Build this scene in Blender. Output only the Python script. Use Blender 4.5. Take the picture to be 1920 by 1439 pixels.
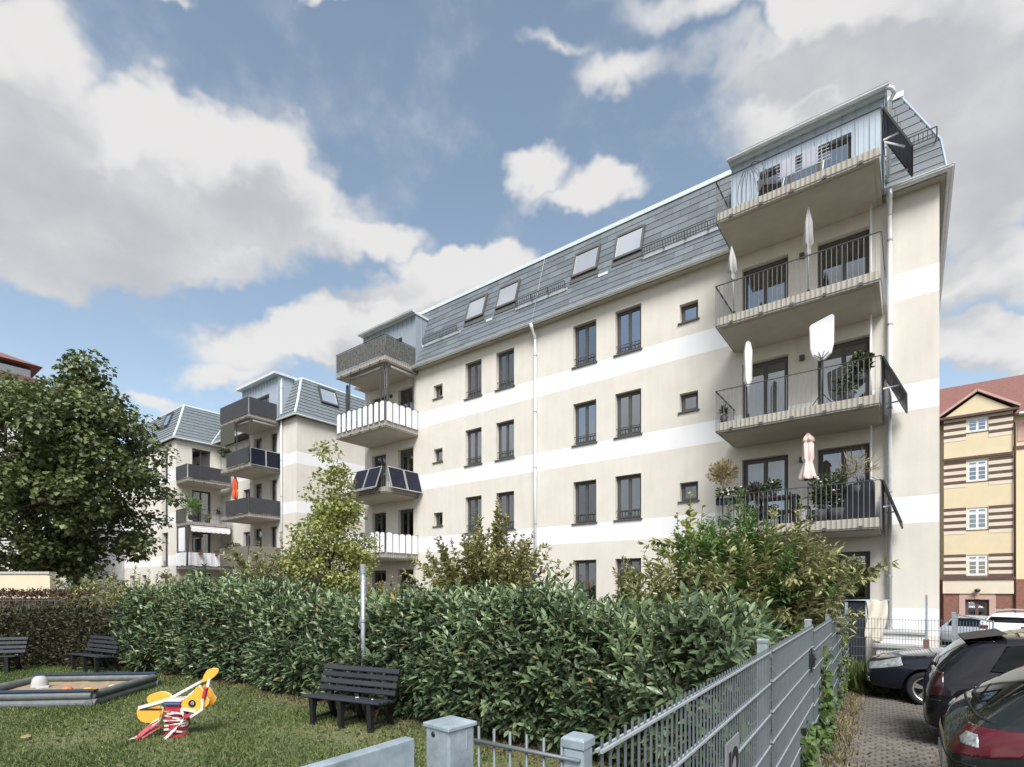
import bpy, bmesh, math, random
import numpy as np
from mathutils import Vector, Matrix

for o in list(bpy.data.objects):
    bpy.data.objects.remove(o)
random.seed(7)
rng = np.random.default_rng(11)
S = bpy.context.scene
C = S.collection
R = math.radians
PI = math.pi

# ------------------------------------------------------------------ camera
EYE = 1.7
cam_d = bpy.data.cameras.new('camera')
cam = bpy.data.objects.new('camera', cam_d)
C.objects.link(cam)
cam.location = (0, 0, EYE)
cam.rotation_euler = (R(90), 0, R(37.2))
cam_d.sensor_width = 36
cam_d.lens = 985 / 1920 * 36
cam_d.shift_y = 383.5 / 1920
cam_d.clip_start = 0.05
cam_d.clip_end = 3000
S.camera = cam

# ------------------------------------------------------------------ world, sun, exposure
SUN_AZ = R(38)      # direction the light comes from, measured from -y towards -x
SUN_EL = R(49)
sun_dir = Vector((math.sin(SUN_AZ) * math.cos(SUN_EL), -math.cos(SUN_AZ) * math.cos(SUN_EL), math.sin(SUN_EL)))
sun_d = bpy.data.lights.new('sun', 'SUN')
sun_d.energy = 3.35
sun_d.angle = R(30)
sun_d.color = (1.0, 0.965, 0.92)
sun = bpy.data.objects.new('sun', sun_d)
C.objects.link(sun)
sun.rotation_euler = sun_dir.to_track_quat('Z', 'Y').to_euler()

S.view_settings.view_transform = 'Standard'
S.view_settings.look = 'None'
S.view_settings.gamma = 1
S.view_settings.use_curve_mapping = False
S.view_settings.exposure = 0.66

SKY_STRENGTH = 0.125
NOISE_AMP = 0.95
CLOUD_DARK = (0.345, 0.352, 0.37, 1)
CLOUD_LIT = (0.54, 0.53, 0.52, 1)
W = bpy.data.worlds.new('World')
S.world = W
W.use_nodes = True
wt = W.node_tree
wt.nodes.clear()


def wn(kind, **kw):
    n = wt.nodes.new(kind)
    for k, v in kw.items():
        setattr(n, k, v)
    return n


def wl(a, b):
    wt.links.new(a, b)


def wmath(op, a, b=None, c=None, clamp=False):
    n = wn('ShaderNodeMath', operation=op, use_clamp=clamp)
    for i, v in enumerate((a, b, c)):
        if v is None:
            continue
        if isinstance(v, (int, float)):
            n.inputs[i].default_value = v
        else:
            wl(v, n.inputs[i])
    return n.outputs[0]


def sky_world():
    sky = wn('ShaderNodeTexSky', sky_type='NISHITA')
    sky.sun_disc = False
    sky.sun_elevation = SUN_EL
    sky.sun_rotation = math.atan2(sun_dir.x, sun_dir.y)
    sky.air_density = 1.0
    sky.dust_density = 1.2
    sky.ozone_density = 1.0
    tc = wn('ShaderNodeTexCoord')
    dirv = tc.outputs['Generated']
    # billowing distortion, evaluated on the direction itself so that it has no seam
    def noise(scale, detail, rough, off=(0, 0, 0), sz=1.3):
        mp = wn('ShaderNodeMapping')
        mp.inputs['Location'].default_value = off
        mp.inputs['Scale'].default_value = (1, 1, sz)
        wl(dirv, mp.inputs[0])
        n = wn('ShaderNodeTexNoise')
        n.inputs['Scale'].default_value = scale
        n.inputs['Detail'].default_value = detail
        n.inputs['Roughness'].default_value = rough
        wl(mp.outputs[0], n.inputs['Vector'])
        return n
    warp = noise(7.0, 4, 0.6)
    wsub = wn('ShaderNodeVectorMath', operation='SUBTRACT')
    wl(warp.outputs['Color'], wsub.inputs[0])
    wsub.inputs[1].default_value = (0.5, 0.5, 0.5)
    pos = wn('ShaderNodeVectorMath', operation='MULTIPLY_ADD')
    wl(wsub.outputs[0], pos.inputs[0])
    pos.inputs[1].default_value = (0.15, 0.15, 0.15)
    wl(dirv, pos.inputs[2])
    fine = noise(8.0, 6, 0.55, (3.1, 1.7, 0.4))

    # the clouds of this side of the sky lie on a plane that touches the sky dome at azimuth -37, elevation 24 degrees;
    # each is an ellipse (centre, half axes, weight) on that plane. The rest of the sky carries the same kind of broken cloud.
    a0, e0 = R(-37), R(24)
    c0 = Vector((math.sin(a0) * math.cos(e0), math.cos(a0) * math.cos(e0), math.sin(e0)))
    t1 = Vector((math.cos(a0), -math.sin(a0), 0))
    t2 = c0.cross(t1) if c0.cross(t1).z > 0 else t1.cross(c0)

    def dot(v, w):
        n = wn('ShaderNodeVectorMath', operation='DOT_PRODUCT')
        wl(v, n.inputs[0])
        n.inputs[1].default_value = tuple(w)
        return n.outputs['Value']
    front = dot(pos.outputs[0], c0)
    inv = wmath('DIVIDE', 1.0, wmath('MAXIMUM', front, 0.12))
    pc = wn('ShaderNodeCombineXYZ')
    wl(wmath('MULTIPLY', dot(pos.outputs[0], t1), inv), pc.inputs[0])
    wl(wmath('MULTIPLY', dot(pos.outputs[0], t2), inv), pc.inputs[1])
    acc = above = None
    for (cx, cy, rx, ry, wgt) in CLOUDS:
        k = 1 / 1.45
        for lift in (0.0, 0.075):
            m = wn('ShaderNodeVectorMath', operation='MULTIPLY_ADD')
            wl(pc.outputs[0], m.inputs[0])
            m.inputs[1].default_value = (k / rx, k / ry, 0)
            m.inputs[2].default_value = (-cx * k / rx, (lift - cy) * k / ry, 0)
            g = wn('ShaderNodeTexGradient', gradient_type='SPHERICAL')
            wl(m.outputs[0], g.inputs[0])
            v = wmath('MULTIPLY', g.outputs['Fac'], wgt * 1.7)
            if lift:
                above = v if above is None else wmath('MAXIMUM', above, v)
            else:
                acc = v if acc is None else wmath('SMOOTH_MAX', acc, v, 0.2)
    acc = wmath('MINIMUM', acc, 1.1)
    big = noise(2.2, 2, 0.5, (7.7, 2.2, 5.1))
    rest = wn('ShaderNodeMapRange')
    rest.inputs['From Min'].default_value = 0.35
    rest.inputs['From Max'].default_value = 0.65
    wl(big.outputs['Fac'], rest.inputs['Value'])
    side = wn('ShaderNodeMapRange', interpolation_type='SMOOTHSTEP')
    side.inputs['From Min'].default_value = 0.50
    side.inputs['From Max'].default_value = 0.66
    wl(front, side.inputs['Value'])
    mixd = wn('ShaderNodeMix')
    wl(side.outputs[0], mixd.inputs['Factor'])
    wl(rest.outputs[0], mixd.inputs['A'])
    wl(acc, mixd.inputs['B'])
    base = mixd.outputs['Result']
    nz = wmath('MULTIPLY', wmath('SUBTRACT', fine.outputs['Fac'], 0.5), NOISE_AMP)
    d0 = wmath('ADD', base, nz)
    # light on the clouds: bright tops, grey where there is much cloud above
    abv = wn('ShaderNodeMix')
    wl(side.outputs[0], abv.inputs['Factor'])
    wl(rest.outputs[0], abv.inputs['A'])
    wl(above, abv.inputs['B'])
    d1 = wmath('ADD', wmath('MINIMUM', abv.outputs['Result'], 0.92), wmath('MULTIPLY', nz, 1.3))
    mask = wn('ShaderNodeMapRange', interpolation_type='SMOOTHSTEP')
    mask.inputs['From Min'].default_value = 0.12
    mask.inputs['From Max'].default_value = 0.66
    wl(d0, mask.inputs['Value'])
    lit = wn('ShaderNodeMapRange', interpolation_type='SMOOTHSTEP')
    lit.inputs['From Min'].default_value = 1.15
    lit.inputs['From Max'].default_value = 0.30
    wl(d1, lit.inputs['Value'])
    ccol = wn('ShaderNodeMix', data_type='RGBA')
    ccol.inputs['A'].default_value = CLOUD_DARK
    ccol.inputs['B'].default_value = CLOUD_LIT
    wl(lit.outputs[0], ccol.inputs['Factor'])
    bg1 = wn('ShaderNodeBackground')
    bg1.inputs['Strength'].default_value = SKY_STRENGTH
    hs = wn('ShaderNodeHueSaturation')
    hs.inputs['Saturation'].default_value = 0.78
    hs.inputs['Hue'].default_value = 0.488
    wl(sky.outputs[0], hs.inputs['Color'])
    wl(hs.outputs[0], bg1.inputs['Color'])
    bg2 = wn('ShaderNodeBackground')
    bg2.inputs['Strength'].default_value = 1.0
    wl(ccol.outputs['Result'], bg2.inputs['Color'])
    mix = wn('ShaderNodeMixShader')
    mfac = wmath('MULTIPLY', mask.outputs[0], 0.93)
    wl(mfac, mix.inputs[0])
    wl(bg1.outputs[0], mix.inputs[1])
    wl(bg2.outputs[0], mix.inputs[2])
    out = wn('ShaderNodeOutputWorld')
    wl(mix.outputs[0], out.inputs[0])


CLOUDS = [
    (-0.766, 0.367, 0.148, 0.089, 1.0), (-0.755, 0.273, 0.172, 0.085, 1.05), (-0.54, 0.279, 0.155, 0.072, 1.05), (-0.419, 0.272, 0.106, 0.059, 1.0),
    (-0.372, 0.218, 0.092, 0.055, 0.95), (-0.65, 0.191, 0.358, 0.071, 1.05), (-0.277, 0.176, 0.128, 0.032, 0.8), (-0.055, 0.131, 0.131, 0.036, 1.0),
    (-0.145, 0.097, 0.133, 0.031, 0.8), (-0.371, 0.021, 0.157, 0.042, 0.85), (-0.238, 0.062, 0.117, 0.032, 0.7), (-0.51, -0.021, 0.113, 0.026, 0.6),
    (0.038, 0.252, 0.049, 0.029, 0.66), (0.15, 0.241, 0.07, 0.034, 0.72), (0.097, 0.223, 0.075, 0.018, 0.5), (0.398, 0.376, 0.169, 0.035, 0.55),
    (0.667, 0.375, 0.2, 0.13, 1.15), (0.066, 0.394, 0.069, 0.018, 0.34), (0.168, 0.371, 0.077, 0.024, 0.42), (0.505, 0.321, 0.182, 0.068, 0.9),
    (0.504, 0.381, 0.13, 0.041, 1.0), (0.772, 0.13, 0.078, 0.068, 0.75), (0.834, 0.011, 0.147, 0.046, 1.0), (0.72, 0.25, 0.107, 0.08, 0.9),
    (-0.645, -0.07, 0.058, 0.02, 0.55), (-0.278, 0.448, 0.03, 0.007, 0.4), (-0.487, 0.446, 0.037, 0.008, 0.35), (0.547, 0.443, 0.311, 0.038, 1.05),
    (-0.785, 0.148, 0.174, 0.045, 0.9), (-0.559, 0.147, 0.174, 0.037, 0.8),
]
sky_world()
S.cycles.max_bounces = 6
S.cycles.diffuse_bounces = 3
S.cycles.glossy_bounces = 3
S.cycles.transmission_bounces = 4
S.cycles.transparent_max_bounces = 8
W.cycles.sampling_method = 'MANUAL'
W.cycles.sample_map_resolution = 512

# ------------------------------------------------------------------ materials
MATS = {}


def mat(name, col, rough=0.6, metal=0.0, var=0.12, scale=3.0, bump=0.0, bscale=60.0, col2=None,
        island=0.0, spec=0.5, coat=0.0, streak=0.0, objvar=0.0, rvar=0.0, transl=0.0):
    if name in MATS:
        return MATS[name]
    m = bpy.data.materials.new(name)
    m.use_nodes = True
    nt = m.node_tree
    N, L = nt.nodes, nt.links
    b = N['Principled BSDF']
    b.inputs['Roughness'].default_value = rough
    b.inputs['Metallic'].default_value = metal
    b.inputs['Specular IOR Level'].default_value = spec
    b.inputs['Coat Weight'].default_value = coat
    b.inputs['Coat Roughness'].default_value = 0.03
    tc = N.new('ShaderNodeTexCoord')
    oi = N.new('ShaderNodeObjectInfo')
    add = N.new('ShaderNodeVectorMath')
    add.operation = 'MULTIPLY_ADD'
    L.new(oi.outputs['Random'], add.inputs[0])
    add.inputs[1].default_value = (17.3, 9.1, 5.7)
    L.new(tc.outputs['Object'], add.inputs[2])
    vec = add.outputs[0]
    nz = N.new('ShaderNodeTexNoise')
    nz.inputs['Scale'].default_value = scale
    nz.inputs['Detail'].default_value = 3
    nz.inputs['Roughness'].default_value = 0.65
    L.new(vec, nz.inputs['Vector'])
    fac = nz.outputs['Fac']
    if streak:
        mp = N.new('ShaderNodeMapping')
        mp.inputs['Scale'].default_value = (2.2, 2.2, 0.22)
        L.new(vec, mp.inputs[0])
        n2 = N.new('ShaderNodeTexNoise')
        n2.inputs['Scale'].default_value = 2.0
        n2.inputs['Detail'].default_value = 5
        L.new(mp.outputs[0], n2.inputs['Vector'])
        mm = N.new('ShaderNodeMix')
        mm.inputs['Factor'].default_value = streak
        L.new(fac, mm.inputs['A'])
        L.new(n2.outputs['Fac'], mm.inputs['B'])
        fac = mm.outputs['Result']
    if island:
        gi = N.new('ShaderNodeNewGeometry')
        mm = N.new('ShaderNodeMix')
        mm.inputs['Factor'].default_value = island
        L.new(fac, mm.inputs['A'])
        L.new(gi.outputs['Random Per Island'], mm.inputs['B'])
        fac = mm.outputs['Result']
    if objvar:
        mm = N.new('ShaderNodeMix')
        mm.inputs['Factor'].default_value = objvar
        L.new(fac, mm.inputs['A'])
        L.new(oi.outputs['Random'], mm.inputs['B'])
        fac = mm.outputs['Result']
    mr = N.new('ShaderNodeMapRange')
    mr.inputs['From Min'].default_value = 0.25
    mr.inputs['From Max'].default_value = 0.75
    L.new(fac, mr.inputs['Value'])
    mx = N.new('ShaderNodeMix')
    mx.data_type = 'RGBA'
    c1 = [max(0, c * (1 - var)) for c in col] + [1]
    c2 = ([min(1, c * (1 + var)) for c in col] if col2 is None else list(col2)) + [1]
    mx.inputs['A'].default_value = c1
    mx.inputs['B'].default_value = c2
    L.new(mr.outputs[0], mx.inputs['Factor'])
    L.new(mx.outputs['Result'], b.inputs['Base Color'])
    if rvar:
        m2 = N.new('ShaderNodeMapRange')
        m2.inputs['To Min'].default_value = max(0.02, rough - rvar)
        m2.inputs['To Max'].default_value = min(1, rough + rvar)
        L.new(fac, m2.inputs['Value'])
        L.new(m2.outputs[0], b.inputs['Roughness'])
    if bump:
        nb = N.new('ShaderNodeTexNoise')
        nb.inputs['Scale'].default_value = bscale
        nb.inputs['Detail'].default_value = 2
        L.new(vec, nb.inputs['Vector'])
        bp = N.new('ShaderNodeBump')
        bp.inputs['Strength'].default_value = bump
        bp.inputs['Distance'].default_value = 0.02
        L.new(nb.outputs['Fac'], bp.inputs['Height'])
        L.new(bp.outputs[0], b.inputs['Normal'])
    if transl:
        tr = N.new('ShaderNodeBsdfTranslucent')
        L.new(mx.outputs['Result'], tr.inputs['Color'])
        ms = N.new('ShaderNodeMixShader')
        ms.inputs[0].default_value = transl
        L.new(b.outputs[0], ms.inputs[1])
        L.new(tr.outputs[0], ms.inputs[2])
        L.new(ms.outputs[0], N['Material Output'].inputs['Surface'])
    MATS[name] = m
    return m


def glass_mat(name, tint, refl, rough=0.02):
    m = bpy.data.materials.new(name)
    m.use_nodes = True
    nt = m.node_tree
    N, L = nt.nodes, nt.links
    N.remove(N['Principled BSDF'])
    tr = N.new('ShaderNodeBsdfTransparent')
    tr.inputs[0].default_value = (*tint, 1)
    gl = N.new('ShaderNodeBsdfGlossy')
    gl.inputs['Roughness'].default_value = rough
    gl.inputs['Color'].default_value = (0.9, 0.95, 1, 1)
    fr = N.new('ShaderNodeFresnel')
    fr.inputs[0].default_value = 1.5
    nz = N.new('ShaderNodeTexNoise')
    nz.inputs['Scale'].default_value = 1.3
    tc = N.new('ShaderNodeTexCoord')
    L.new(tc.outputs['Object'], nz.inputs['Vector'])
    bp = N.new('ShaderNodeBump')
    bp.inputs['Strength'].default_value = 0.03
    bp.inputs['Distance'].default_value = 0.02
    L.new(nz.outputs['Fac'], bp.inputs['Height'])
    L.new(bp.outputs[0], gl.inputs['Normal'])
    ad = N.new('ShaderNodeMath')
    ad.operation = 'ADD'
    ad.use_clamp = True
    ad.inputs[1].default_value = refl
    L.new(fr.outputs[0], ad.inputs[0])
    ms = N.new('ShaderNodeMixShader')
    L.new(ad.outputs[0], ms.inputs[0])
    L.new(tr.outputs[0], ms.inputs[1])
    L.new(gl.outputs[0], ms.inputs[2])
    L.new(ms.outputs[0], N['Material Output'].inputs['Surface'])
    MATS[name] = m
    return m


glass_mat('glass', (0.55, 0.58, 0.6), 0.18)
glass_mat('glass_sky', (0.25, 0.27, 0.3), 0.34)
glass_mat('skylight_glass', (0.85, 0.9, 0.92), 0.3)
glass_mat('car_glass', (0.04, 0.05, 0.05), 0.0)
mat('render', (0.665, 0.635, 0.575), 0.85, var=0.10, scale=1.1, bump=0.25, bscale=90, streak=0.45)
mat('render_white', (0.79, 0.80, 0.82), 0.8, var=0.03, scale=1.5, bump=0.15, bscale=90, streak=0.4)
mat('render_grey', (0.50, 0.46, 0.38), 0.85, var=0.07, scale=1.1, bump=0.25, bscale=90, streak=0.4)
mat('slate', (0.135, 0.157, 0.178), 0.55, var=0.16, scale=4, objvar=0.55, bump=0.08, rvar=0.12)
mat('slate_deck', (0.05, 0.055, 0.06), 0.7)
mat('zinc', (0.70, 0.74, 0.76), 0.4, 0.3, var=0.12, scale=5, rvar=0.1)
mat('zinc_light', (0.36, 0.43, 0.49), 0.45, 0.3, var=0.10, scale=2.5, objvar=0.5, rvar=0.1)
mat('trim_pale', (0.66, 0.73, 0.74), 0.45, 0.2, var=0.08)
mat('galv', (0.36, 0.41, 0.44), 0.45, 0.5, var=0.28, scale=22, rvar=0.15)
mat('galv_pale', (0.34, 0.41, 0.46), 0.5, 0.4, var=0.28, scale=14, bump=0.06, bscale=50, rvar=0.15)
mat('galv_rail', (0.42, 0.47, 0.50), 0.45, 0.35, var=0.12, scale=9)
mat('galv_wire', (0.145, 0.17, 0.185), 0.5, 0.3, var=0.12, scale=9)
mat('frame', (0.075, 0.072, 0.068), 0.5, var=0.12)
mat('sill', (0.09, 0.09, 0.088), 0.5, var=0.15)
mat('room', (0.035, 0.035, 0.038), 0.9, var=0.3, scale=1.5)  # shade of the unlit interiors put into the colour
mat('rail_bar', (0.20, 0.205, 0.21), 0.5, 0.3, var=0.12)
mat('rail', (0.085, 0.088, 0.09), 0.5, 0.3, var=0.15)
mat('concrete', (0.46, 0.43, 0.37), 0.85, var=0.12, scale=2.2, bump=0.15, bscale=70, streak=0.2)
mat('concrete_dark', (0.34, 0.33, 0.30), 0.9, var=0.28, scale=2.6, bump=0.2, bscale=60)
mat('white_plastic', (0.78, 0.79, 0.82), 0.45, var=0.05)
mat('white_paint', (0.80, 0.81, 0.82), 0.5, var=0.04)
mat('curtain_grey', (0.30, 0.29, 0.30), 0.9, var=0.15)
mat('curtain_white', (0.66, 0.66, 0.68), 0.9, var=0.1)
mat('curtain_pink', (0.26, 0.20, 0.19), 0.9, var=0.15)
mat('warm_orange', (0.55, 0.24, 0.10), 0.9, var=0.3, scale=3)
mat('anthracite', (0.045, 0.047, 0.055), 0.75, var=0.2, scale=6, bump=0.1)
mat('solar', (0.008, 0.009, 0.022), 0.4, var=0.3, scale=5, spec=0.25)
mat('alu', (0.66, 0.68, 0.70), 0.35, 0.8, var=0.1)
mat('black_metal', (0.02, 0.02, 0.022), 0.5, 0.2, var=0.2)
mat('willow', (0.20, 0.18, 0.155), 0.9, var=0.35, scale=25, bump=0.5, bscale=80)
mat('fabric_white', (0.76, 0.77, 0.82), 0.85, var=0.06, scale=4)
mat('fabric_pink', (0.74, 0.60, 0.56), 0.85, var=0.08, scale=4)
mat('fabric_cream', (0.72, 0.68, 0.56), 0.9, var=0.08, scale=5)
mat('fabric_grey', (0.42, 0.42, 0.42), 0.85, var=0.1, scale=4)
mat('fabric_orange', (0.72, 0.13, 0.05), 0.85, var=0.15, scale=4)
mat('navy_cloth', (0.010, 0.011, 0.020), 0.85, var=0.3)
mat('terracotta', (0.24, 0.09, 0.05), 0.8, var=0.15)
mat('yellow_render', (0.68, 0.575, 0.39), 0.85, var=0.05, scale=1.2)
mat('pale_render', (0.68, 0.61, 0.49), 0.85, var=0.05, scale=1.2)
mat('brown_trim', (0.115, 0.07, 0.058), 0.8, var=0.15, scale=3)
mat('pink_stone', (0.50, 0.34, 0.30), 0.8, var=0.1, scale=4)
mat('clay_roof', (0.20, 0.092, 0.080), 0.85, var=0.22, scale=9, bump=0.4, bscale=28)
mat('bark', (0.065, 0.05, 0.038), 0.95, var=0.35, scale=9, bump=0.6, bscale=30)
mat('twig', (0.10, 0.075, 0.05), 0.9, var=0.3, scale=9)
mat('maple_leaf', (0.075, 0.115, 0.045), 0.5, var=0.35, col2=(0.20, 0.24, 0.09), scale=0.6, island=0.45, transl=0.22)
mat('young_leaf', (0.20, 0.26, 0.06), 0.5, col2=(0.42, 0.45, 0.15), var=0.25, scale=1.0, island=0.5, transl=0.3)
mat('shrub_leaf', (0.19, 0.205, 0.07), 0.55, col2=(0.44, 0.42, 0.19), var=0.3, scale=1.2, island=0.5, transl=0.25)
mat('olive_leaf', (0.17, 0.205, 0.075), 0.55, col2=(0.45, 0.45, 0.21), var=0.4, scale=1.4, island=0.5, transl=0.22)
mat('fern_leaf', (0.085, 0.18, 0.05), 0.5, col2=(0.22, 0.36, 0.10), var=0.3, scale=1.4, island=0.5, transl=0.3)
mat('laurel_old', (0.30, 0.24, 0.07), 0.5, col2=(0.22, 0.12, 0.05), var=0.2, scale=3, island=0.6)
mat('laurel_leaf', (0.050, 0.095, 0.045), 0.36, col2=(0.175, 0.25, 0.13), var=0.35, scale=0.9, island=0.6, transl=0.10, spec=0.6)
mat('dark_leaf', (0.030, 0.042, 0.020), 0.6, col2=(0.09, 0.085, 0.042), var=0.4, scale=1.4, island=0.5, transl=0.12)
mat('vine_leaf', (0.04, 0.085, 0.025), 0.5, col2=(0.12, 0.19, 0.05), var=0.3, scale=3, island=0.5, transl=0.25)
mat('straw_leaf', (0.26, 0.20, 0.10), 0.7, col2=(0.42, 0.34, 0.19), var=0.3, scale=3, island=0.6, transl=0.2)
mat('balcony_leaf', (0.03, 0.05, 0.02), 0.6, col2=(0.09, 0.12, 0.05), var=0.3, scale=3, island=0.5)
mat('flower_white', (0.78, 0.77, 0.74), 0.7, var=0.05)
mat('flower_red', (0.42, 0.05, 0.06), 0.7, var=0.2)
mat('grass_blade', (0.105, 0.18, 0.05), 0.6, col2=(0.25, 0.31, 0.11), var=0.3, scale=0.9, island=0.45, transl=0.2)
mat('dry_grass', (0.22, 0.20, 0.09), 0.8, col2=(0.42, 0.37, 0.20), var=0.3, scale=2, island=0.6, transl=0.2)
mat('soil', (0.075, 0.058, 0.036), 0.95, var=0.4, scale=2.5, bump=0.5, bscale=24)
mat('lawn_soil', (0.09, 0.12, 0.042), 0.95, col2=(0.17, 0.16, 0.08), var=0.2, scale=0.8, bump=0.5, bscale=30)
mat('joint_soil', (0.032, 0.028, 0.020), 0.95, var=0.4, scale=6, bump=0.5, bscale=30)
mat('paver', (0.145, 0.13, 0.115), 0.9, var=0.2, scale=9, objvar=0.5, island=0.3, bump=0.3, bscale=60)
mat('asphalt', (0.06, 0.06, 0.06), 0.9, var=0.25, scale=3, bump=0.2, bscale=90)
mat('far_ground', (0.07, 0.075, 0.05), 0.95, var=0.3, scale=0.2)
mat('bench_plastic', (0.026, 0.028, 0.037), 0.42, var=0.25, scale=7, objvar=0.4, bump=0.08, bscale=40)
mat('bench_leg', (0.012, 0.012, 0.015), 0.55, var=0.2)
mat('log_grey', (0.13, 0.145, 0.15), 0.55, var=0.25, scale=6, bump=0.12, bscale=30)
mat('blue_board', (0.022, 0.045, 0.085), 0.5, var=0.25, scale=4)
mat('sand', (0.30, 0.225, 0.15), 0.95, var=0.25, scale=7, bump=0.5, bscale=20)
mat('toy_yellow', (0.78, 0.40, 0.055), 0.45, var=0.06, scale=4)
mat('toy_edge', (0.80, 0.68, 0.42), 0.5, var=0.05)
mat('tape_red', (0.42, 0.035, 0.055), 0.5, var=0.2, scale=8)
mat('tape_white', (0.74, 0.66, 0.64), 0.5, var=0.08)
mat('toy_blue', (0.06, 0.09, 0.20), 0.45, var=0.1)
mat('toy_green', (0.16, 0.32, 0.10), 0.5, var=0.1)
mat('toy_orange', (0.60, 0.20, 0.06), 0.5, var=0.1)
mat('toy_black', (0.02, 0.02, 0.02), 0.4)
mat('stone_pale', (0.42, 0.42, 0.41), 0.8, var=0.15)
mat('paint_black', (0.006, 0.006, 0.009), 0.6, var=0.2, coat=1.0, spec=0.1, scale=2)
mat('paint_green', (0.010, 0.013, 0.012), 0.6, var=0.2, coat=1.0, spec=0.1, scale=2)
mat('paint_navy', (0.006, 0.008, 0.016), 0.6, var=0.2, coat=1.0, spec=0.1, scale=2)
mat('paint_white', (0.80, 0.81, 0.82), 0.3, var=0.03, coat=1.0)
mat('paint_silver', (0.42, 0.47, 0.52), 0.3, 0.3, var=0.05, coat=1.0)
mat('car_trim', (0.012, 0.012, 0.013), 0.55, var=0.2)
mat('tyre', (0.014, 0.014, 0.015), 0.85, var=0.25, scale=9)
mat('rim_alloy', (0.60, 0.61, 0.63), 0.3, 0.8, var=0.06)
mat('lamp_clear', (0.34, 0.37, 0.37), 0.15, 0.35, var=0.6, scale=16, coat=1.0)
mat('lamp_smoked', (0.030, 0.006, 0.008), 0.15, var=0.2, scale=9, coat=1.0)
mat('lamp_red', (0.085, 0.003, 0.008), 0.4, spec=0.2, var=0.25, scale=9, coat=1.0)
mat('reflector', (0.20, 0.18, 0.18), 0.3, var=0.2)
mat('plate_white', (0.4, 0.4, 0.4), 0.5, var=0.03)
mat('digit_black', (0.012, 0.012, 0.014), 0.5)
mat('sign_grey', (0.27, 0.28, 0.30), 0.5, 0.2, var=0.1, scale=8)
mat('wall_cream', (0.62, 0.55, 0.40), 0.9, var=0.12, scale=1.5)
mat('old_white', (0.66, 0.66, 0.65), 0.85, var=0.08, scale=1.0)


def brick_mat():
    m = bpy.data.materials.new('brick_far')
    m.use_nodes = True
    N, L = m.node_tree.nodes, m.node_tree.links
    b = N['Principled BSDF']
    b.inputs['Roughness'].default_value = 0.9
    tc = N.new('ShaderNodeTexCoord')
    mp = N.new('ShaderNodeMapping')
    mp.inputs['Rotation'].default_value = (R(90), 0, 0)
    L.new(tc.outputs['Object'], mp.inputs[0])
    br = N.new('ShaderNodeTexBrick')
    br.inputs['Scale'].default_value = 4.0
    br.inputs['Color1'].default_value = (0.19, 0.075, 0.055, 1)
    br.inputs['Color2'].default_value = (0.25, 0.11, 0.085, 1)
    br.inputs['Mortar'].default_value = (0.30, 0.24, 0.20, 1)
    br.inputs['Mortar Size'].default_value = 0.012
    L.new(mp.outputs[0], br.inputs['Vector'])
    L.new(br.outputs['Color'], b.inputs['Base Color'])
    MATS['brick_far'] = m


brick_mat()
mat('ivy_mesh', (0.03, 0.035, 0.03), 0.8, col2=(0.17, 0.175, 0.16), var=0.5, scale=13)
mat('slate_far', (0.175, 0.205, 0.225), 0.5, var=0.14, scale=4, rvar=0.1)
mat('laurel_young', (0.14, 0.22, 0.10), 0.40, col2=(0.30, 0.40, 0.20), var=0.3, scale=0.9, island=0.6, transl=0.2)
mat('green_cloth', (0.07, 0.075, 0.06), 0.85, var=0.2, scale=10)
mat('rust_leaf', (0.055, 0.034, 0.020), 0.6, col2=(0.14, 0.075, 0.045), var=0.4, scale=1.4, island=0.5, transl=0.12)
mat('grey_leaf', (0.16, 0.20, 0.13), 0.6, col2=(0.32, 0.36, 0.26), var=0.2, scale=3, island=0.5, transl=0.2)
mat('litter_leaf', (0.07, 0.045, 0.025), 0.9, col2=(0.17, 0.12, 0.06), var=0.3, scale=3, island=0.6)
mat('fabric_lilac', (0.42, 0.44, 0.52), 0.85, var=0.1, scale=4)

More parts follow.
